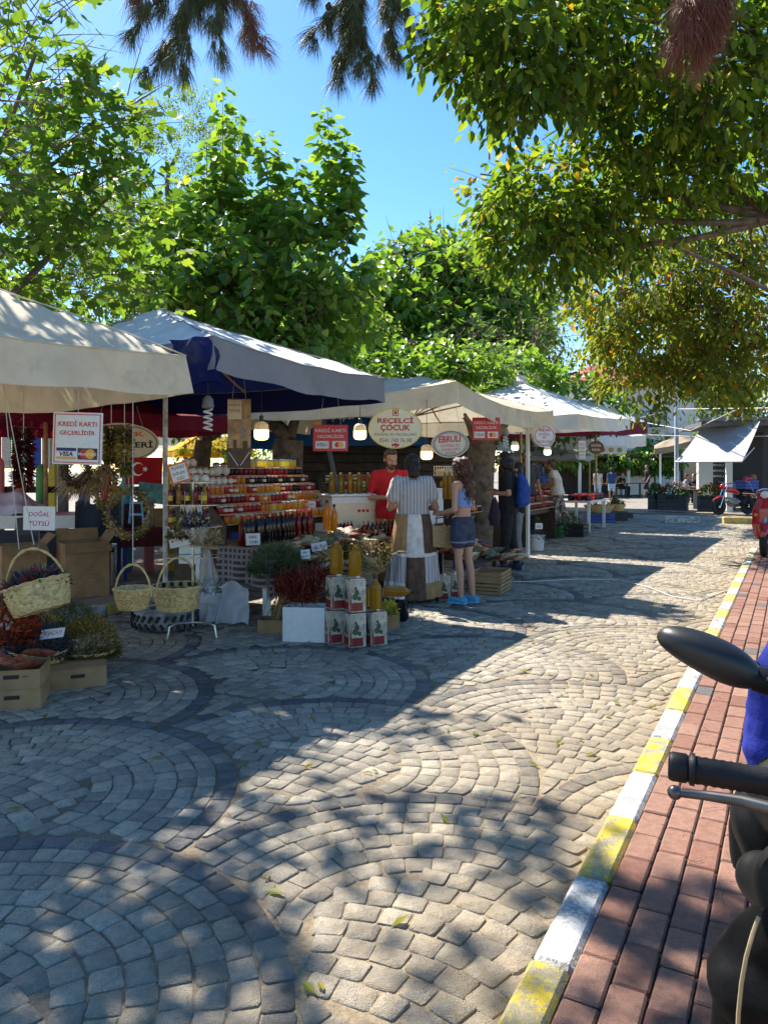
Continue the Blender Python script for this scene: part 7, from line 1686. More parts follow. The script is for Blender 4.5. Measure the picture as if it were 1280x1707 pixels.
t, J, k, R = simple('woman in a white top and baggy patterned trousers bending to the far stall', P, fz(-.9, .4), 1.74, SK2, fabric('white_cotton', (.6, .56, .5)), m, HAIRB, dict(hR=rot_head(0, .35), che=(0, -.06, 1.26), nec=(0, -.12, 1.44), hea=(0, -.18, 1.57), shL=(.175, -.08, 1.39), shR=(-.175, -.08, 1.39), elL=(.24, -.04, 1.12), wrL=(.16, -.3, 1.1), elR=(-.24, -.04, 1.12), wrR=(-.16, -.3, 1.12), knR=(-.12, .1, .5), anR=(-.14, .36, .1), knL=(.1, -.06, .5)), .25, .9, BLACK,
    [((0, .03, .05), (.09, .1, .085)), ((0, .12, .07), (.05, .05, .05)), ((0, .05, -.02), (.075, .06, .06))], bw=1.12)
# far figures
sit = dict(pel=(0, 0, .52), che=(0, -.04, .86), nec=(0, -.05, 1.04), hea=(0, -.09, 1.18), shL=(.175, -.04, .98), shR=(-.175, -.04, .98), elL=(.23, -.08, .73), elR=(-.23, -.08, .73), wrL=(.12, -.32, .72), wrR=(-.12, -.32, .72), hiL=(.09, 0, .5), hiR=(-.09, 0, .5), knL=(.11, -.42, .5), knR=(-.11, -.42, .5), anL=(.11, -.4, .085), anR=(-.11, -.4, .085), hR=rot_head(0, .2))
P = gd(996, 833); simple('far woman in a white top and pale blue skirt by the last umbrella', P, fz(.3, 1), 1.5, SK1, fabric('white_cotton', (.6, .56, .5)), fabric('pale_blue_cloth', (.35, .5, .65)), HAIRK, vox=.016, legf=.6, sleeves=.3)
P = gd(1019, 834); simple('far man in a navy T-shirt and pale shorts standing with his back turned', P, fz(.1, 1), 1.55, SK2, fabric('navy_top', (.02, .06, .2)), fabric('pale_blue_cloth', (.35, .5, .65)), HAIRK, vox=.016, legf=.45)
P = gd(1078, 829); simple('far woman in black walking past the café terrace', P, fz(-1, -.1), 1.72, SK1, BLK, BLK, HAIRK, dict(hR=rot_head(0, .1), knL=(.1, -.16, .52), anL=(.1, -.22, .085), knR=(-.1, .06, .5), anR=(-.1, .3, .14)), vox=.016, legf=.55)
def chair2(P, rz, label, group):
    t = thing('cafe_chair', label, 'chair', P, rz, group); mb = MB(); mb.box((0, 0, .44), (.42, .42, .04)); mb.build('seat', DKWOOD, t); mb = MB(); mb.box((0, .2, .7), (.42, .03, .4)); mb.build('backrest', DKWOOD, t)
    for sx in (-1, 1):
        for sy in (-1, 1): mb = MB(); mb.box((sx*.18, sy*.18, .21), (.035, .035, .42)); mb.build('leg', DKWOOD, t)
for u, v, d, lab, top, rz in ((1035, 826, 41, 'far seated figure in dark clothes by the terrace', BLK, .6), (1141, 826, 33, 'seated café guest in a pale shirt left of the terrace post', fabric('grey_shirt', (.3, .3, .32)), 1.2), (1157, 826, 33.5, 'seated café guest in black right of the first guest', BLK, -.8), (1183, 826, 31, 'seated café guest in red brown behind the second planter', fabric('rust_shirt', (.25, .08, .05)), .3), (1213, 818, 29, 'seated café guest in a blue shirt behind the parked motorbike', fabric('blue_shirt', (.16, .25, .4)), -.3), (1252, 818, 29, 'seated café guest with fair hair at the right edge', fabric('dark_shirt', (.04, .04, .05)), .8)):
    P = at(u, v, d); P.z = 0; simple(lab, P, rz, 1.7, SK1, top, BLK, HAIRB if 'fair' not in lab else mat('fair_hair', (.4, .25, .1), .5), dict(sit), vox=.018); chair2(P+V3(0, .02, 0), rz, 'dark wooden café chair under the '+lab.split(' by')[0].split(' left')[0].split(' right')[0].split(' behind')[0].split(' at')[0], None)
# ================================================================ FAR RIGHT: HOUSE, CAFE, PLANTERS
HW = mat('white_render', (.66, .66, .66), .8, var=.05, vs=2, bmp=.2, dirt=(.45, .44, .42), ds=1.5); HB = at(1040, 820, 46); HB.z = 0
t = thing('house', 'white two storey house with red tiled eaves and blue window behind the trees', 'house', HB, .12)
def bx(c, s, nm, m_, par=t, bev=0): mb = MB(); mb.box(c, s, None, bev); return mb.build(nm, m_, par)
bx((3.2, 4, 3.3), (12, 7.8, 6.6), 'wall', HW)
RT = mat('red_tiles', (.34, .08, .05), .8, var=.3, vs=3, bmp=.3)
rf = MB(); rf.plate([(-3.4, 6.6), (9.8, 6.6), (9.8, 6.72), (-3.4, 6.72)], -.6, 8.4); rf = rf.build('roof', HW, t)
mb = MB(); mb.add([(-3.5, -.7, 6.73), (9.9, -.7, 6.73), (7, 4, 8.4), (-.6, 4, 8.4), (-3.5, 8.6, 6.73), (9.9, 8.6, 6.73)], [(0, 1, 2, 3), (1, 5, 2), (5, 4, 3, 2), (4, 0, 3)]); mb.build('tiled_slope', RT, rf)
mb = MB()
for i in range(64):
    for j in range(3): mb.box((-3.4+.21*i, -.72+.3*j, 6.76+.1*j), (.17, .34, .05), Matrix.Rotation(.34, 3, 'X'))
stuff(mb.build('roof_tile', RT, rf))
BLF = mat('blue_window_paint', (.05, .25, .5), .5); GLS = mat('window_glass', (.05, .07, .09), .08, spec=.8)
for i, (u, v, w_, h_) in enumerate(((1068, 699, 1.0, 1.05), (1100, 697, 1.05, 1.1))):
    c = at(u, v, 46); x = c.x-HB.x; f = bx((x, -.0, c.z), (w_, .14, h_), 'window', BLF if i == 0 else mat('dark_shutter', (.03, .06, .04)))
    f.location = (0, 0, 0)
    for sx in (-1, 1):
        for sz in (-1, 1): bx((x+sx*w_*.22, -.075, c.z+sz*h_*.22), (w_*.36, .02, h_*.36), 'pane', GLS, f)
    bx((x, -.12, c.z-h_/2-.05), (w_+.2, .2, .07), 'sill', HW, f)
for i in range(4):
    f = bx((-1.5+2.9*i, 0, 1.6), (1.2, .12, 1.7), 'window', DKWOOD); bx((-1.5+2.9*i, -.065, 1.6), (1.0, .02, 1.5), 'pane', GLS, f)
# climbing vine over the ground floor
class _V: pass
vv = _V(); vv.L = Leaves(); vv.tw = None; 
for (u, v, d, ru, rw, rz_, n) in [(1092, 752, 44, 24, 26, .5, 90), (1010, 765, 42, 70, 10, .5, 130), (1065, 765, 43, 40, 16, .5, 80), (1112, 764, 44, 18, 20, .5, 50)]:
    lobe(vv, u, v, d, ru, rw, rz_, n, .6, 12, .22, .45, .8, .8, .5, .2, -.2)
o = foliage(vv.L, 'heart', MUL, None, 0); o.name = 'climbing_vine'; o['label'] = 'green climbing vine over the ground floor front of the white house'; o['category'] = 'vine'
# dark cafe terrace shading to the left of it
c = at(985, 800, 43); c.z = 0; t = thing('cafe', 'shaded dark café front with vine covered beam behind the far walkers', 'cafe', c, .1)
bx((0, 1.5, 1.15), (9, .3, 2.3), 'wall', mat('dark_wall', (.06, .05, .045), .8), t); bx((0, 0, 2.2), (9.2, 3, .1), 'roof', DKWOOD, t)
for x in (-4, -1.2, 1.6, 4.4): bx((x, -1.4, 1.07), (.14, .14, 2.14), 'post', WHITE, t)
bx((1.8, 1.33, 1.55), (2.3, .04, .8), 'poster', mat('food_poster', (.28, .09, .04), .5, var=.6, vs=3), t); bx((3.0, 1.0, .55), (2.2, .5, 1.1), 'counter', WHITE, t)
for i in range(4):
    P = at(1000+22*i, 826, 39+i*.6); P.z = 0; tt = thing('cafe_table', ('first', 'second', 'third', 'fourth')[i]+' dark café table from the left beyond the far walkers', 'table', P); bx((0, 0, .73), (.7, .7, .04), 'tabletop', DKWOOD, tt); bx((0, 0, .36), (.08, .08, .7), 'leg', BLACK, tt); bx((0, 0, .015), (.4, .4, .03), 'foot', BLACK, tt)
# restaurant with grey awning on the right
c = at(1200, 800, 27.5); c.z = 0; t = thing('restaurant', 'dark framed restaurant terrace with a low roof under the grey awning', 'restaurant', c, -.2); DF = mat('dark_frame', (.025, .025, .028), .5)
bx((1.6, .9, 3.1), (5.0, 4.4, .16), 'roof', mat('slate_roof', (.12, .12, .13), .7, var=.2, vs=8), t)
for i in range(11): bx((-.85+.47*i, -1.4, 3.24), (.4, .5, .1), 'roof_panel', mat('slate_roof'if 0 else 'slate_edge', (.16, .16, .165), .7, objr=.3), t)
for x, w_ in ((.15, .2), (1.4, .2), (3.6, .2)): bx((x, -.6, 1.51), (w_, .2, 3.02), 'post', DF if x < 0 or x > 1 else WHITE, t)
bx((2.0, 2.8, 1.5), (4.2, .2, 3.0), 'wall', DF, t); bx((.45, 2.6, 1.6), (.9, .05, 1.3), 'menu_board', mat('chalk_board', (.03, .035, .04), .8, var=.6, vs=40), t); bx((-.15, 1.9, 1.5), (.5, .5, 3), 'column', WHITE, t)
for i in range(5): letters('MENU', .08, CARDW, t, .45, 2.1-.22*i, 2.57, 0, .5)
for x in (-1.0, .3, 1.5):
    tt = thing('cafe_table', 'dark terrace table %s under the grey awning' % {-1.0: 'beside the left post', .3: 'by the white column', 1.5: 'by the right post'}[x], 'table', c+V3(x, .4, 0)); bx((0, 0, .73), (.8, .7, .04), 'tabletop', DKWOOD, tt)
    for sx in (-1, 1): bx((sx*.3, 0, .36), (.06, .5, .7), 'leg', DF, tt)
a0, a1, b0_, b1_ = at(1166, 717, 28), at(1266, 702, 25.6), at(1124, 770, 26.6), at(1236, 769, 24.3)
t = thing('awning', 'plain light grey sloping shade awning on the restaurant front', 'awning', V3(a0.x, a0.y, 0)); L0 = Vector(t.location)
mb = MB(); mb.grid(lambda u, v: a0.lerp(a1, u).lerp(b0_.lerp(b1_, u), v)-L0+V3(0, 0, -.06*math.sin(PI*v)), 12, 8); mb.build('cloth', cloth('pale_grey_awning', (.42, .43, .46), None, .15), t, True, 180)
mb = MB(); mb.tube([b0_-L0, b1_-L0], .03, 8); mb.build('front_bar', WHITE, t); mb = MB(); mb.tube([b1_-L0, a1-L0+V3(0, .4, -.9)], .02, 6); mb.build('arm', WHITE, t)
# brown awning further back
t = canopy('awning.010', 'sandy brown slanting awning left of the lamp post', [at(1090, 748, 38), at(1150, 735, 38), at(1150, 730, 41), at(1090, 742, 41)], at(1130, 725, 40), .3, cloth('sand_awning', (.35, .28, .2), None, .2), cloth('sand_awning2', (.35, .28, .2), None, .2), seed=21, ribs=False, poles=[(V3(at(1100, 0, 38.5).x, 38.5, 0), at(1100, 746, 38.5), .05)])
# lamp post
P = at(1127, 830, 30); P.z = 0; t = thing('lamp_post', 'tall grey lamp post rising into the yellowing leaves', 'lamp post', P); mb = MB(); mb.lathe([(.12, 0), (.12, .4), (.085, .5), (.07, 7.4), (.05, 7.5)], 14); mb.build('post', mat('galvanised', (.45, .47, .5), .45, .3), t, True)
mb = MB(); mb.tube([(0, 0, 7.4), (-.3, 0, 7.7), (-.9, 0, 7.8)], .035, 8); mb.ell((-1.1, 0, 7.78), (.3, .12, .07)); mb.build('lamp_head', STEEL, t, True)
for i, (pts) in enumerate((((1050, 700, 30), (1127, 682, 30), (1290, 680, 24)), ((1050, 700, 34), (1150, 718, 28), (1290, 655, 20)), ((1080, 725, 30), (1160, 728, 28), (1290, 727, 25)), ((960, 645, 34), (1030, 632, 36), (1100, 628, 38)), ((1130, 615, 34), (1200, 604, 30), (1290, 590, 26)))):
    a, b_, c_ = [at(*q) for q in pts]; mb = MB(); mb.tube([a.lerp(b_, i_/8) for i_ in range(8)]+[b_.lerp(c_, i_/8) for i_ in range(9)], .018, 4); o = mb.build('overhead_wire', STRING, None); tag(o, 'pale overhead wire, %s, across the right' % ('uppermost on the lamp post', 'the sagging one', 'the lowest', 'the far left one by the house roof', 'the highest one in the leaves')[i], 'wire')
# planters with red flowers
LFM = vmat('planter_leaves', [(0, (.02, .05, .01)), (.6, (.07, .15, .03)), (1, (.15, .24, .05))]); RFM = vmat('red_blooms', [(0, (.3, .01, .01)), (1, (.6, .04, .03))]); PLK = mat('planter_grey', (.06, .062, .07), .6, var=.1, objr=.2)
for u, v, d, w_, lab in ((1092, 851, 27.5, .5, 'small dark planter of green leaves, leftmost by the café'), (1121, 851, 27, .95, 'long slatted planter of red flowers beside the lamp post'), (1183, 854, 26.2, .75, 'slatted planter of red flowers left of the parked motorbike')):
    P = at(u, v, d); P.z = 0; t = thing('planter', lab, 'planter', P, -.55 if u > 1100 else -.3)
    for i in range(4):
        z = .08+.14*i
        for sy in (-1, 1): bx((0, sy*.25, z), (w_, .03, .125), 'plank', PLK, t)
        for sx in (-1, 1): bx((sx*w_/2, 0, z), (.03, .46, .125), 'plank', PLK, t)
    bx((0, 0, .5), (w_-.04, .44, .04), 'soil', mat('soil', (.05, .035, .025), .9), t)
    tuftball('leaves', None, (0, 0, .5), (w_*.5, .26, .42), 420, .13, LFM, None, int(u), .03, parent=t)
    if u > 1100: tuftball('blooms', None, (0, 0, .72), (w_*.45, .22, .3), 60, .09, RFM, None, int(u)+1, .035, parent=t)['kind'] = 'stuff'
mb = MB(); q = gd(1150, 874); 
for i in (2, 3):
    mb = MB(); mb.box((0, 0, 0), (.9, .3, .24), None, .02); o = mb.build('kerb_block', KY if i % 2 else KW, None); o.location = q+V3(1.5*(i-2), .6-.3*(i-2), .06); o.rotation_euler.z = -.2; tag(o, '%s painted kerb block in front of the restaurant' % ('white', 'yellow', 'white', 'yellow')[i], 'kerb block')
# ================================================================ MOTORBIKES
REDG = mat('red_gloss', (.42, .012, .02), .18, var=.03, coat=.8); RUB = mat('tyre_rubber', (.02, .02, .021), .8, bmp=.3); CHR = mat('chrome', (.7, .7, .7), .12, 1.0); SEATB = mat('seat_vinyl', (.006, .006, .0065), .6, bmp=.1, spec=.12); PLB = mat('scooter_black', (.007, .007, .0075), .48, var=.1, spec=.2, bmp=.05, bs=300)
def wheel(t, c, r, wdt, rimm=CHR):
    R = Matrix.Rotation(PI/2, 3, 'X'); mb = MB(); mb.lathe([(r*.62, -wdt*.4), (r*.85, -wdt*.5), (r*.98, -wdt*.3), (r, 0), (r*.98, wdt*.3), (r*.85, wdt*.5), (r*.62, wdt*.4), (r*.62, -wdt*.4)], 28, c, R); w_ = mb.build('wheel', RUB, t, True)
    mb = MB(); mb.lathe([(r*.63, -wdt*.35), (r*.55, -wdt*.3), (r*.55, wdt*.3), (r*.63, wdt*.35)], 24, c, R)
    mb.f = mb.f[:-2]; mb.m = mb.m[:-2]; mb.a = mb.a[:-2]
    for i in range(5): a = 2*PI*i/5; mb.tube([Vector(c), Vector(c)+Vector((math.cos(a)*r*.58, 0, math.sin(a)*r*.58))], .016, 6)
    mb.lathe([(.045, -wdt*.5), (.045, wdt*.5)], 12, c, R); mb.build('rim', rimm, w_, True)
def lo(mb, rings): # loft along x: (x, cy, cz, ry, rz)
    n = 14; vs = []; fs = []
    for x, cy, cz, ry, rz_ in rings:
        for j in range(n): a = 2*PI*j/n; vs.append((x, cy+ry*math.cos(a), cz+rz_*math.sin(a)))
    k = len(rings)
    for i in range(k-1):
        for j in range(n): fs.append((i*n+j, i*n+(j+1) % n, (i+1)*n+(j+1) % n, (i+1)*n+j)[::-1])
    fs += [tuple(range(n)), tuple(range((k-1)*n+n-1, (k-1)*n-1, -1))]; mb.add(vs, fs)
def scooter(label, P, rz, body, trim=None, seatm=SEATB, mirrors=True, rearbox=None, grips=True):
    """front at +x"""
    t = thing('scooter', label, 'scooter', P, rz); trim = trim or body
    wheel(t, (.62, 0, .24), .24, .11); wheel(t, (-.62, 0, .24), .24, .12)
    mb = MB(); lo(mb, [(-.95, 0, .62, .05, .03), (-.8, 0, .6, .13, .1), (-.45, 0, .55, .17, .17), (-.2, 0, .5, .15, .14), (-.05, 0, .38, .14, .08)]); remesh(mb, 'rear_body', body, t, .012, 3)
    mb = MB(); lo(mb, [(-.1, 0, .3, .16, .05), (.3, 0, .28, .16, .045)]); mb.build('floor_board', PLB, t, True)
    mb = MB(); mb.loft([(.28, .36, 0, .05, .17), (.5, .44, 0, .045, .2), (.75, .43, 0, .05, .19), (.92, .39, 0, .05, .12)], 16); remesh(mb, 'leg_shield', body, t, .012, 3)
    mb = MB(); lo(mb, [(.38, 0, .42, .05, .06), (.55, 0, .5, .1, .05), (.72, 0, .47, .09, .06), (.84, 0, .36, .05, .05)]); remesh(mb, 'front_mudguard', trim, t, .012, 3)
    mb = MB(); mb.tube([(.3, 0, 1.0), (.5, 0, .5), (.62, 0, .24)], .03, 8); mb.build('fork', CHR, t, True)
    mb = MB(); lo(mb, [(.2, 0, 1.0, .12, .05), (.32, 0, 1.0, .16, .09), (.42, 0, .98, .12, .09), (.47, 0, .97, .05, .06)]); h = remesh(mb, 'headset', body, t, .012, 3)
    mb = MB(); mb.ell((.455, 0, .985), (.03, .07, .065), 14, 8); mb.build('headlight', CARDW, h, True)
    mb = MB(); lo(mb, [(-.8, 0, .72, .1, .03), (-.5, 0, .75, .15, .055), (-.2, 0, .72, .14, .055), (.0, 0, .66, .1, .03)]); remesh(mb, 'seat', seatm, t, .012, 3)
    for s in (-1, 1):
        mb = MB(); mb.tube([(.26, s*.12, 1.0), (.2, s*.34, 1.02)], .017, 8); mb.build('handlebar_grip', RUB, t, True); mb = MB(); mb.tube([(.3, s*.16, .995), (.27, s*.35, 1.0)], .006, 6); mb.build('brake_lever', CHR, t, True)
        if mirrors:
            mb = MB(); mb.tube([(.3, s*.18, 1.02), (.28, s*.26, 1.2)], .007, 6); mm = mb.build('mirror_stem', CHR, t, True); mb = MB(); mb.ell((.28, s*.28, 1.24), (.025, .065, .045), 14, 8); mb.build('mirror', trim, mm, True)
        mb = MB(); mb.ell((.5, s*.13, .66), (.02, .035, .03), 10, 6); mb.build('indicator', mat('amber_lens', (.6, .22, .02), .2), t, True)
    mb = MB(); mb.ell((-.95, 0, .6), (.03, .07, .04), 12, 6); mb.build('tail_light', RED, t, True)
    mb = MB(); mb.tube([(-.1, .12, .2), (-.5, .16, .22), (-.8, .16, .3)], [.02, .045, .05], 10); mb.build('exhaust', CHR, t, True)
    mb = MB(); mb.tube([(-.15, .05, .28), (-.2, .2, .03)], .012, 6); mb.build('side_stand', PLB, t)
    return t
P = gd(1291, 925, .1)
t = scooter('glossy red scooter parked on the pavement at the right edge', P+V3(.03, .3, 0), -PI/2-.55, REDG)
# motorbike with a blue crate
P = at(1222, 856, 24.6); P.z = 0; t = thing('motorbike', 'red motorbike with a blue crate on its rack in front of the restaurant', 'motorbike', P, .35+PI)
wheel(t, (.62, 0, .29), .29, .09); wheel(t, (-.6, 0, .29), .29, .1)
mb = MB(); lo(mb, [(-.2, 0, .72, .08, .06), (.05, 0, .8, .13, .1), (.3, 0, .84, .12, .1), (.4, 0, .84, .06, .05)]); remesh(mb, 'fuel_tank', REDG, t, .014, 2); mb = MB(); lo(mb, [(-.75, 0, .78, .09, .03), (-.4, 0, .8, .12, .05), (-.1, 0, .76, .1, .04)]); remesh(mb, 'seat', SEATB, t, .014, 2)
mb = MB(); lo(mb, [(-.2, 0, .42, .1, .1), (.15, 0, .42, .14, .16), (.3, 0, .5, .08, .1)]); remesh(mb, 'engine', mat('engine_grey', (.2, .2, .2), .4, .6), t, .014, 1, .02)
for s in (-1, 1): mb = MB(); mb.tube([(.32, s*.07, 1.0), (.45, s*.07, .7), (.62, s*.07, .29)], .022, 8); mb.build('fork', CHR, t, True); mb = MB(); mb.tube([(-.6, s*.09, .29), (-.1, s*.1, .4)], .02, 6); mb.tube([(-.6, s*.1, .32), (-.5, s*.1, .75)], .02, 6); mb.build('swing_arm', PLB, t)
mb = MB(); mb.tube([(.28, -.35, 1.08), (.34, -.1, 1.02), (.34, .1, 1.02), (.28, .35, 1.08)], .014, 8); mb.build('handlebar', PLB, t, True); mb = MB(); mb.ell((.46, 0, .93), (.08, .09, .09), 14, 10); mb.build('headlight', REDG, t, True)
mb = MB(); mb.box((-.88, 0, .62), (.02, .2, .15)); pl = mb.build('number_plate', CARDW, t); mb = MB(); lo(mb, [(.4, 0, .6, .05, .02), (.62, 0, .61, .06, .02), (.85, 0, .5, .05, .02)]); mb.build('mudguard', REDG, t, True); mb = MB(); lo(mb, [(-.88, 0, .58, .07, .02), (-.7, 0, .66, .08, .03), (-.45, 0, .64, .07, .02)]); mb.build('tail', REDG, t, True); mb = MB(); mb.tube([(.1, -.12, .3), (-.3, -.15, .28), (-.8, -.16, .36)], [.02, .035, .045], 8); mb.build('exhaust', CHR, t, True)
crate('blue plastic crate strapped on the motorbike rack', P+Matrix.Rotation(.35+PI, 3, 'Z') @ V3(-.58, 0, .84), .35, .55, .4, .3, BLUP)

P = at(717, 800, 95); P.z = 0; zt = at(717, 346, 95).z; t = thing('minaret', 'thin minaret spire tip showing above the middle trees', 'minaret', P); LEADM = mat('lead_grey', (.16, .17, .18), .6)
mb = MB(); mb.lathe([(1.4, 0), (1.2, zt*.72)], 14); mb.build('shaft', HW, t, True); mb = MB(); mb.lathe([(1.9, zt*.66), (1.9, zt*.69), (1.3, zt*.69)], 14); mb.build('balcony', HW, t, True); mb = MB(); mb.lathe([(1.25, zt*.72), (.16, zt-2.6), (.1, zt-2.4)], 14); mb.build('cone_roof', LEADM, t, True)
mb = MB(); mb.lathe([(.09, zt-2.6), (.09, zt-1.9), (.3, zt-1.7), (.09, zt-1.5), (.22, zt-1.2), (.08, zt-1.0), (1e-6, zt)], 10); mb.build('finial', LEADM, t, True)
# ================================================================ NEAR SCOOTER AT THE RIGHT EDGE
G0 = at(1150, 1282, 1.08); bd = Vector((.93, -.37, -.03)).normalized(); Cn = G0+bd*.36; back = Vector((.37, .93, 0)).normalized()
t = thing('scooter', 'black scooter with one big matt mirror and bare grip, cut off by the right edge', 'scooter', V3(Cn.x, Cn.y, .1), 0); O = Vector(t.location)
def loc_(p): return Vector(p)-O
# grip: ribbed rubber, end weight
q = bd.to_track_quat('Z', 'Y').to_matrix(); mb = MB(); rub = [(.0195, 0)]
for i in range(22): rub += [(.0185+.0012*(i % 2), .004+.0055*i)]
rub += [(.0175, .128), (.0235, .13), (.0235, .137), (.014, .138)]
mb.lathe([(.012, -.03), (.0185, -.029), (.0205, -.024), (.0205, -.006), (.018, -.003), (.0225, 0), (.0225, .006)]+rub[1:], 28, loc_(G0), q); mb.build('handlebar_grip', mat('grip_rubber', (.012, .012, .013), .5, bmp=.12, bs=300, spec=.3), t, True, 60)
mb = MB(); mb.tube([loc_(G0+bd*.12), loc_(Cn), loc_(Cn+bd*.22)], .013, 10); mb.lathe([(.018, .23+.36-.0), (.02, .60), (.02, .72), (.012, .725)], 16, loc_(G0), q); mb.build('handlebar', PLB, t, True)
# lever with ball end
l0, l1, l2, l3 = at(1124, 1321, 1.0), at(1175, 1326, .985), at(1235, 1335, .96), at(1300, 1352, .93); mb = MB(); mb.ell(loc_(l0), (.0095, .0095, .0095), 16, 10); pts = []
for i in range(13):
    f = i/12*3; a = (l0, l1, l2, l3); k_ = min(2, int(f)); pts.append(loc_(a[k_].lerp(a[k_+1], f-k_)))
mb.tube(pts, [.0052+.0035*(i/12) for i in range(13)], 10); mb.build('brake_lever', mat('dark_alloy', (.12, .115, .11), .35, .8), t, True, 180)
# lever clamp and switch block
mb = MB(); mb.cap(loc_(G0+bd*.15+V3(0, -.01, -.005)), loc_(G0+bd*.21+V3(0, -.012, -.01)), .033, .036); mb.cap(loc_(G0+bd*.17+V3(0, -.03, -.02)), loc_(G0+bd*.2+V3(0, -.05, -.03)), .02, .018); remesh(mb, 'switch_block', PLB, t, .005, 2)
mb = MB(); mb.tube([loc_(G0+bd*.19+V3(0, -.04, -.02)), loc_(G0+bd*.2+V3(-.03, -.09, -.08)), loc_(G0+bd*.24+V3(-.02, -.06, -.2)), loc_(G0+bd*.3+V3(0, 0, -.3))], .0045, 8); mb.tube([loc_(G0+bd*.21+V3(0, -.03, .0)), loc_(G0+bd*.24+V3(-.0, -.08, -.05)), loc_(G0+bd*.3+V3(0, -.05, -.2))], .0035, 8); mb.build('control_cable', BLACK, t, True)
# mirror: thick shell with a rim and a glass on the far side
m0, m1 = at(1093, 1062, 1.27), at(1283, 1108, 1.19); md = (m1-m0); ML = md.length; mx = md.normalized(); up = V3(0, 0, 1); up = (up-mx*up.dot(mx)).normalized(); fw = up.cross(mx)
def mp(a, b_, c_): return loc_(m0+mx*a*ML+up*b_*.1+fw*c_*.1)
mb = MB(); ns = 22
prof = [(0, .02, .02, .0), (.03, .17, -.09, .12), (.1, .25, -.17, .24), (.22, .29, -.27, .33), (.4, .29, -.38, .38), (.58, .24, -.47, .38), (.74, .16, -.5, .34), (.86, .03, -.47, .26), (.95, -.12, -.4, .17), (1.0, -.2, -.34, .1)]
vs = []; fs = []
for a, hi, lw, th in prof:
    for j in range(ns):
        an = 2*PI*j/ns; c_ = (hi+lw)/2; h_ = (hi-lw)/2; y = math.cos(an); z = math.sin(an); zz = math.copysign(abs(z)**.8, z); yy = y*th if y > 0 else y*.08
        vs.append(mp(a, c_+h_*zz, -yy+.0))
k = len(prof)
for i in range(k-1):
    for j in range(ns): fs.append((i*ns+j, i*ns+(j+1) % ns, (i+1)*ns+(j+1) % ns, (i+1)*ns+j))
fs += [tuple(range(ns-1, -1, -1)), tuple(range((k-1)*ns, k*ns))]; mb.add(vs, fs)
me_ = mb.build('mirror_shell', mat('matt_mirror_shell', (.014, .014, .015), .42, var=.05, bmp=.06, bs=500, spec=.5), t, True, 180); s_ = me_.modifiers.new('s', 'SUBSURF'); s_.levels = s_.render_levels = 2
bmn = me_.data
mb = MB(); pts = [mp(.08+.84*i/12, .2-.12*(i/12)**2*2, .1) for i in range(13)]+[mp(.92-.84*i/12, -.42+.3*(i/12)**2, .1) for i in range(13)]; mb.add(pts, [tuple(range(26))]); mb.build('mirror_glass', CHR, me_)
mb = MB(); mb.tube([mp(.97, -.28, -.02), loc_(at(1300, 1135, 1.15)), loc_(at(1335, 1230, 1.08)), loc_(G0+bd*.22)], .0085, 10); mb.lathe([(.02, -.02), (.022, 0), (.02, .02)], 14, mp(1.0, -.27, -.02), mx.to_track_quat('Z', 'Y').to_matrix()); mb.build('mirror_stem', PLB, t, True)
# headset and front panel with pale piping
def P3(u, v, d): return loc_(at(u, v, d))
mb = MB(); mb.cap(P3(1295, 1370, 1.16), P3(1330, 1450, 1.14), .07, .07); mb.cap(P3(1330, 1330, 1.1), P3(1420, 1400, .98), .07, .075); mb.cap(P3(1258, 1380, 1.22), P3(1258, 1430, 1.22), .042, .04); remesh(mb, 'headset', PLB, t, .008, 4)
mb = MB(); mb.cap(P3(1272, 1465, 1.08), P3(1330, 1500, 1.02), .04, .06); mb.cap(P3(1330, 1480, 1.02), P3(1420, 1500, .95), .06, .08); remesh(mb, 'cowl', PLB, t, .008, 4)
mb = MB(); mb.cap(P3(1262, 1612, 1.08), P3(1246, 1760, 1.12), .06, .055); mb.cap(P3(1262, 1580, 1.06), P3(1330, 1560, 1.0), .045, .06); mb.cap(P3(1262, 1640, 1.06), P3(1400, 1640, 1.0), .07, .1); mb.cap(P3(1246, 1760, 1.12), P3(1290, 2050, 1.15), .06, .1); mb.cap(P3(1330, 1760, 1.08), P3(1400, 2050, 1.1), .1, .1); sh = remesh(mb, 'front_panel', SEATB, t, .009, 5)
pth = [P3(1264, 1528, .99), P3(1254, 1556, .985), P3(1243, 1595, .983), P3(1235, 1640, .985), P3(1230, 1690, .99), P3(1228, 1760, 1.0)]
mb = MB(); mb.tube(pth, .0028, 8); mb.build('piping', mat('tan_piping', (.42, .32, .17), .6), t, True)
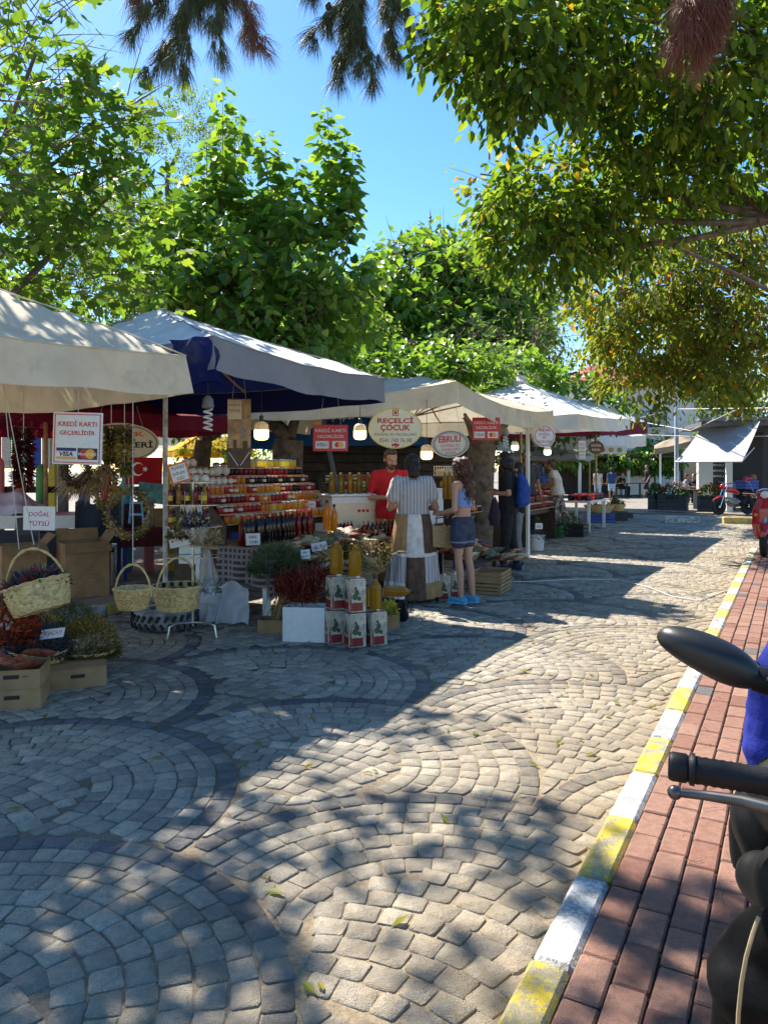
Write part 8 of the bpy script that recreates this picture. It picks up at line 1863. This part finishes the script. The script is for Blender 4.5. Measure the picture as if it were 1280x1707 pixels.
# the rest of the scooter, out of frame: wheels, floor, seat
R_ = Matrix.Rotation(math.atan2(back.y, back.x), 4, 'Z')
def lw(p): return R_ @ Vector(p)
mb = MB(); wc = V3(.12, -.1, .24)
for nm, px in (('front', -.12), ('rear', 1.15)):
    c_ = lw((px+.12, 0, .25)); Rq = R_.to_3x3() @ Matrix.Rotation(PI/2, 3, 'X'); mb = MB(); mb.lathe([(.15, -.05), (.22, -.06), (.25, 0), (.22, .06), (.15, .05), (.15, -.05)], 28, c_, Rq); w_ = mb.build('wheel', RUB, t, True); mb = MB(); mb.lathe([(.15, -.03), (.03, -.05), (.03, .05), (.15, .03)], 20, c_, Rq); mb.build('rim', STEEL, w_, True)
mb = MB(); mb.cap(lw((.12, 0, .4)), lw((.75, 0, .28)), .1, .12); mb.cap(lw((.75, 0, .35)), lw((1.25, 0, .6)), .14, .13); remesh(mb, 'rear_body', PLB, t, .014, 3); mb = MB(); mb.cap(lw((.6, 0, .68)), lw((1.25, 0, .74)), .11, .1); remesh(mb, 'seat', SEATB, t, .014, 3); mb = MB(); mb.tube([lw((.02, 0, .25)), lw((.0, 0, .7)), loc_(Cn)], .028, 10); mb.build('fork', PLB, t, True)
# blue and white jacket draped over the seat behind
t = thing('jacket', 'royal blue and white jacket draped at the right edge behind the black mirror', 'jacket', at(1291, 1165, 1.75)); O2 = Vector(t.location)
BLJ = fabric('royal_blue_nylon', (.01, .022, .24)); WHJ = fabric('grey_white_nylon', (.5, .48, .5))
mb = MB(); mb.loft([(-.2, .03, 0, .09, .05), (-.12, .03, 0, .1, .07), (.05, .045, 0, .1, .08), (.16, .08, 0, .08, .06), (.22, .12, 0, .04, .03)], 18); remesh(mb, 'jacket_body', BLJ, t, .008, 2, .008)
mb = MB(); mb.loft([(-.2, .015, -.05, .05, .045), (-.08, .012, -.06, .05, .055), (.03, .03, -.062, .05, .06), (.09, .06, -.055, .04, .045)], 18); remesh(mb, 'white_panel', WHJ, t, .008, 2, .006)
mb = MB(); mb.tube([V3(-.03, -.09, -.12), V3(-.035, -.1, -.05), V3(-.015, -.118, .02), V3(.03, -.12, .07)], .004, 6); mb.tube([V3(-.025, -.1, -.09), V3(-.005, -.118, -.05), V3(.03, -.125, .01)], .007, 6); mb.build('strap', BLACK, t, True)

# ---------------------------------------------------------------- tidy up
bpy.data.batch_remove(TRASH); bpy.data.scenes.remove(SIDE)
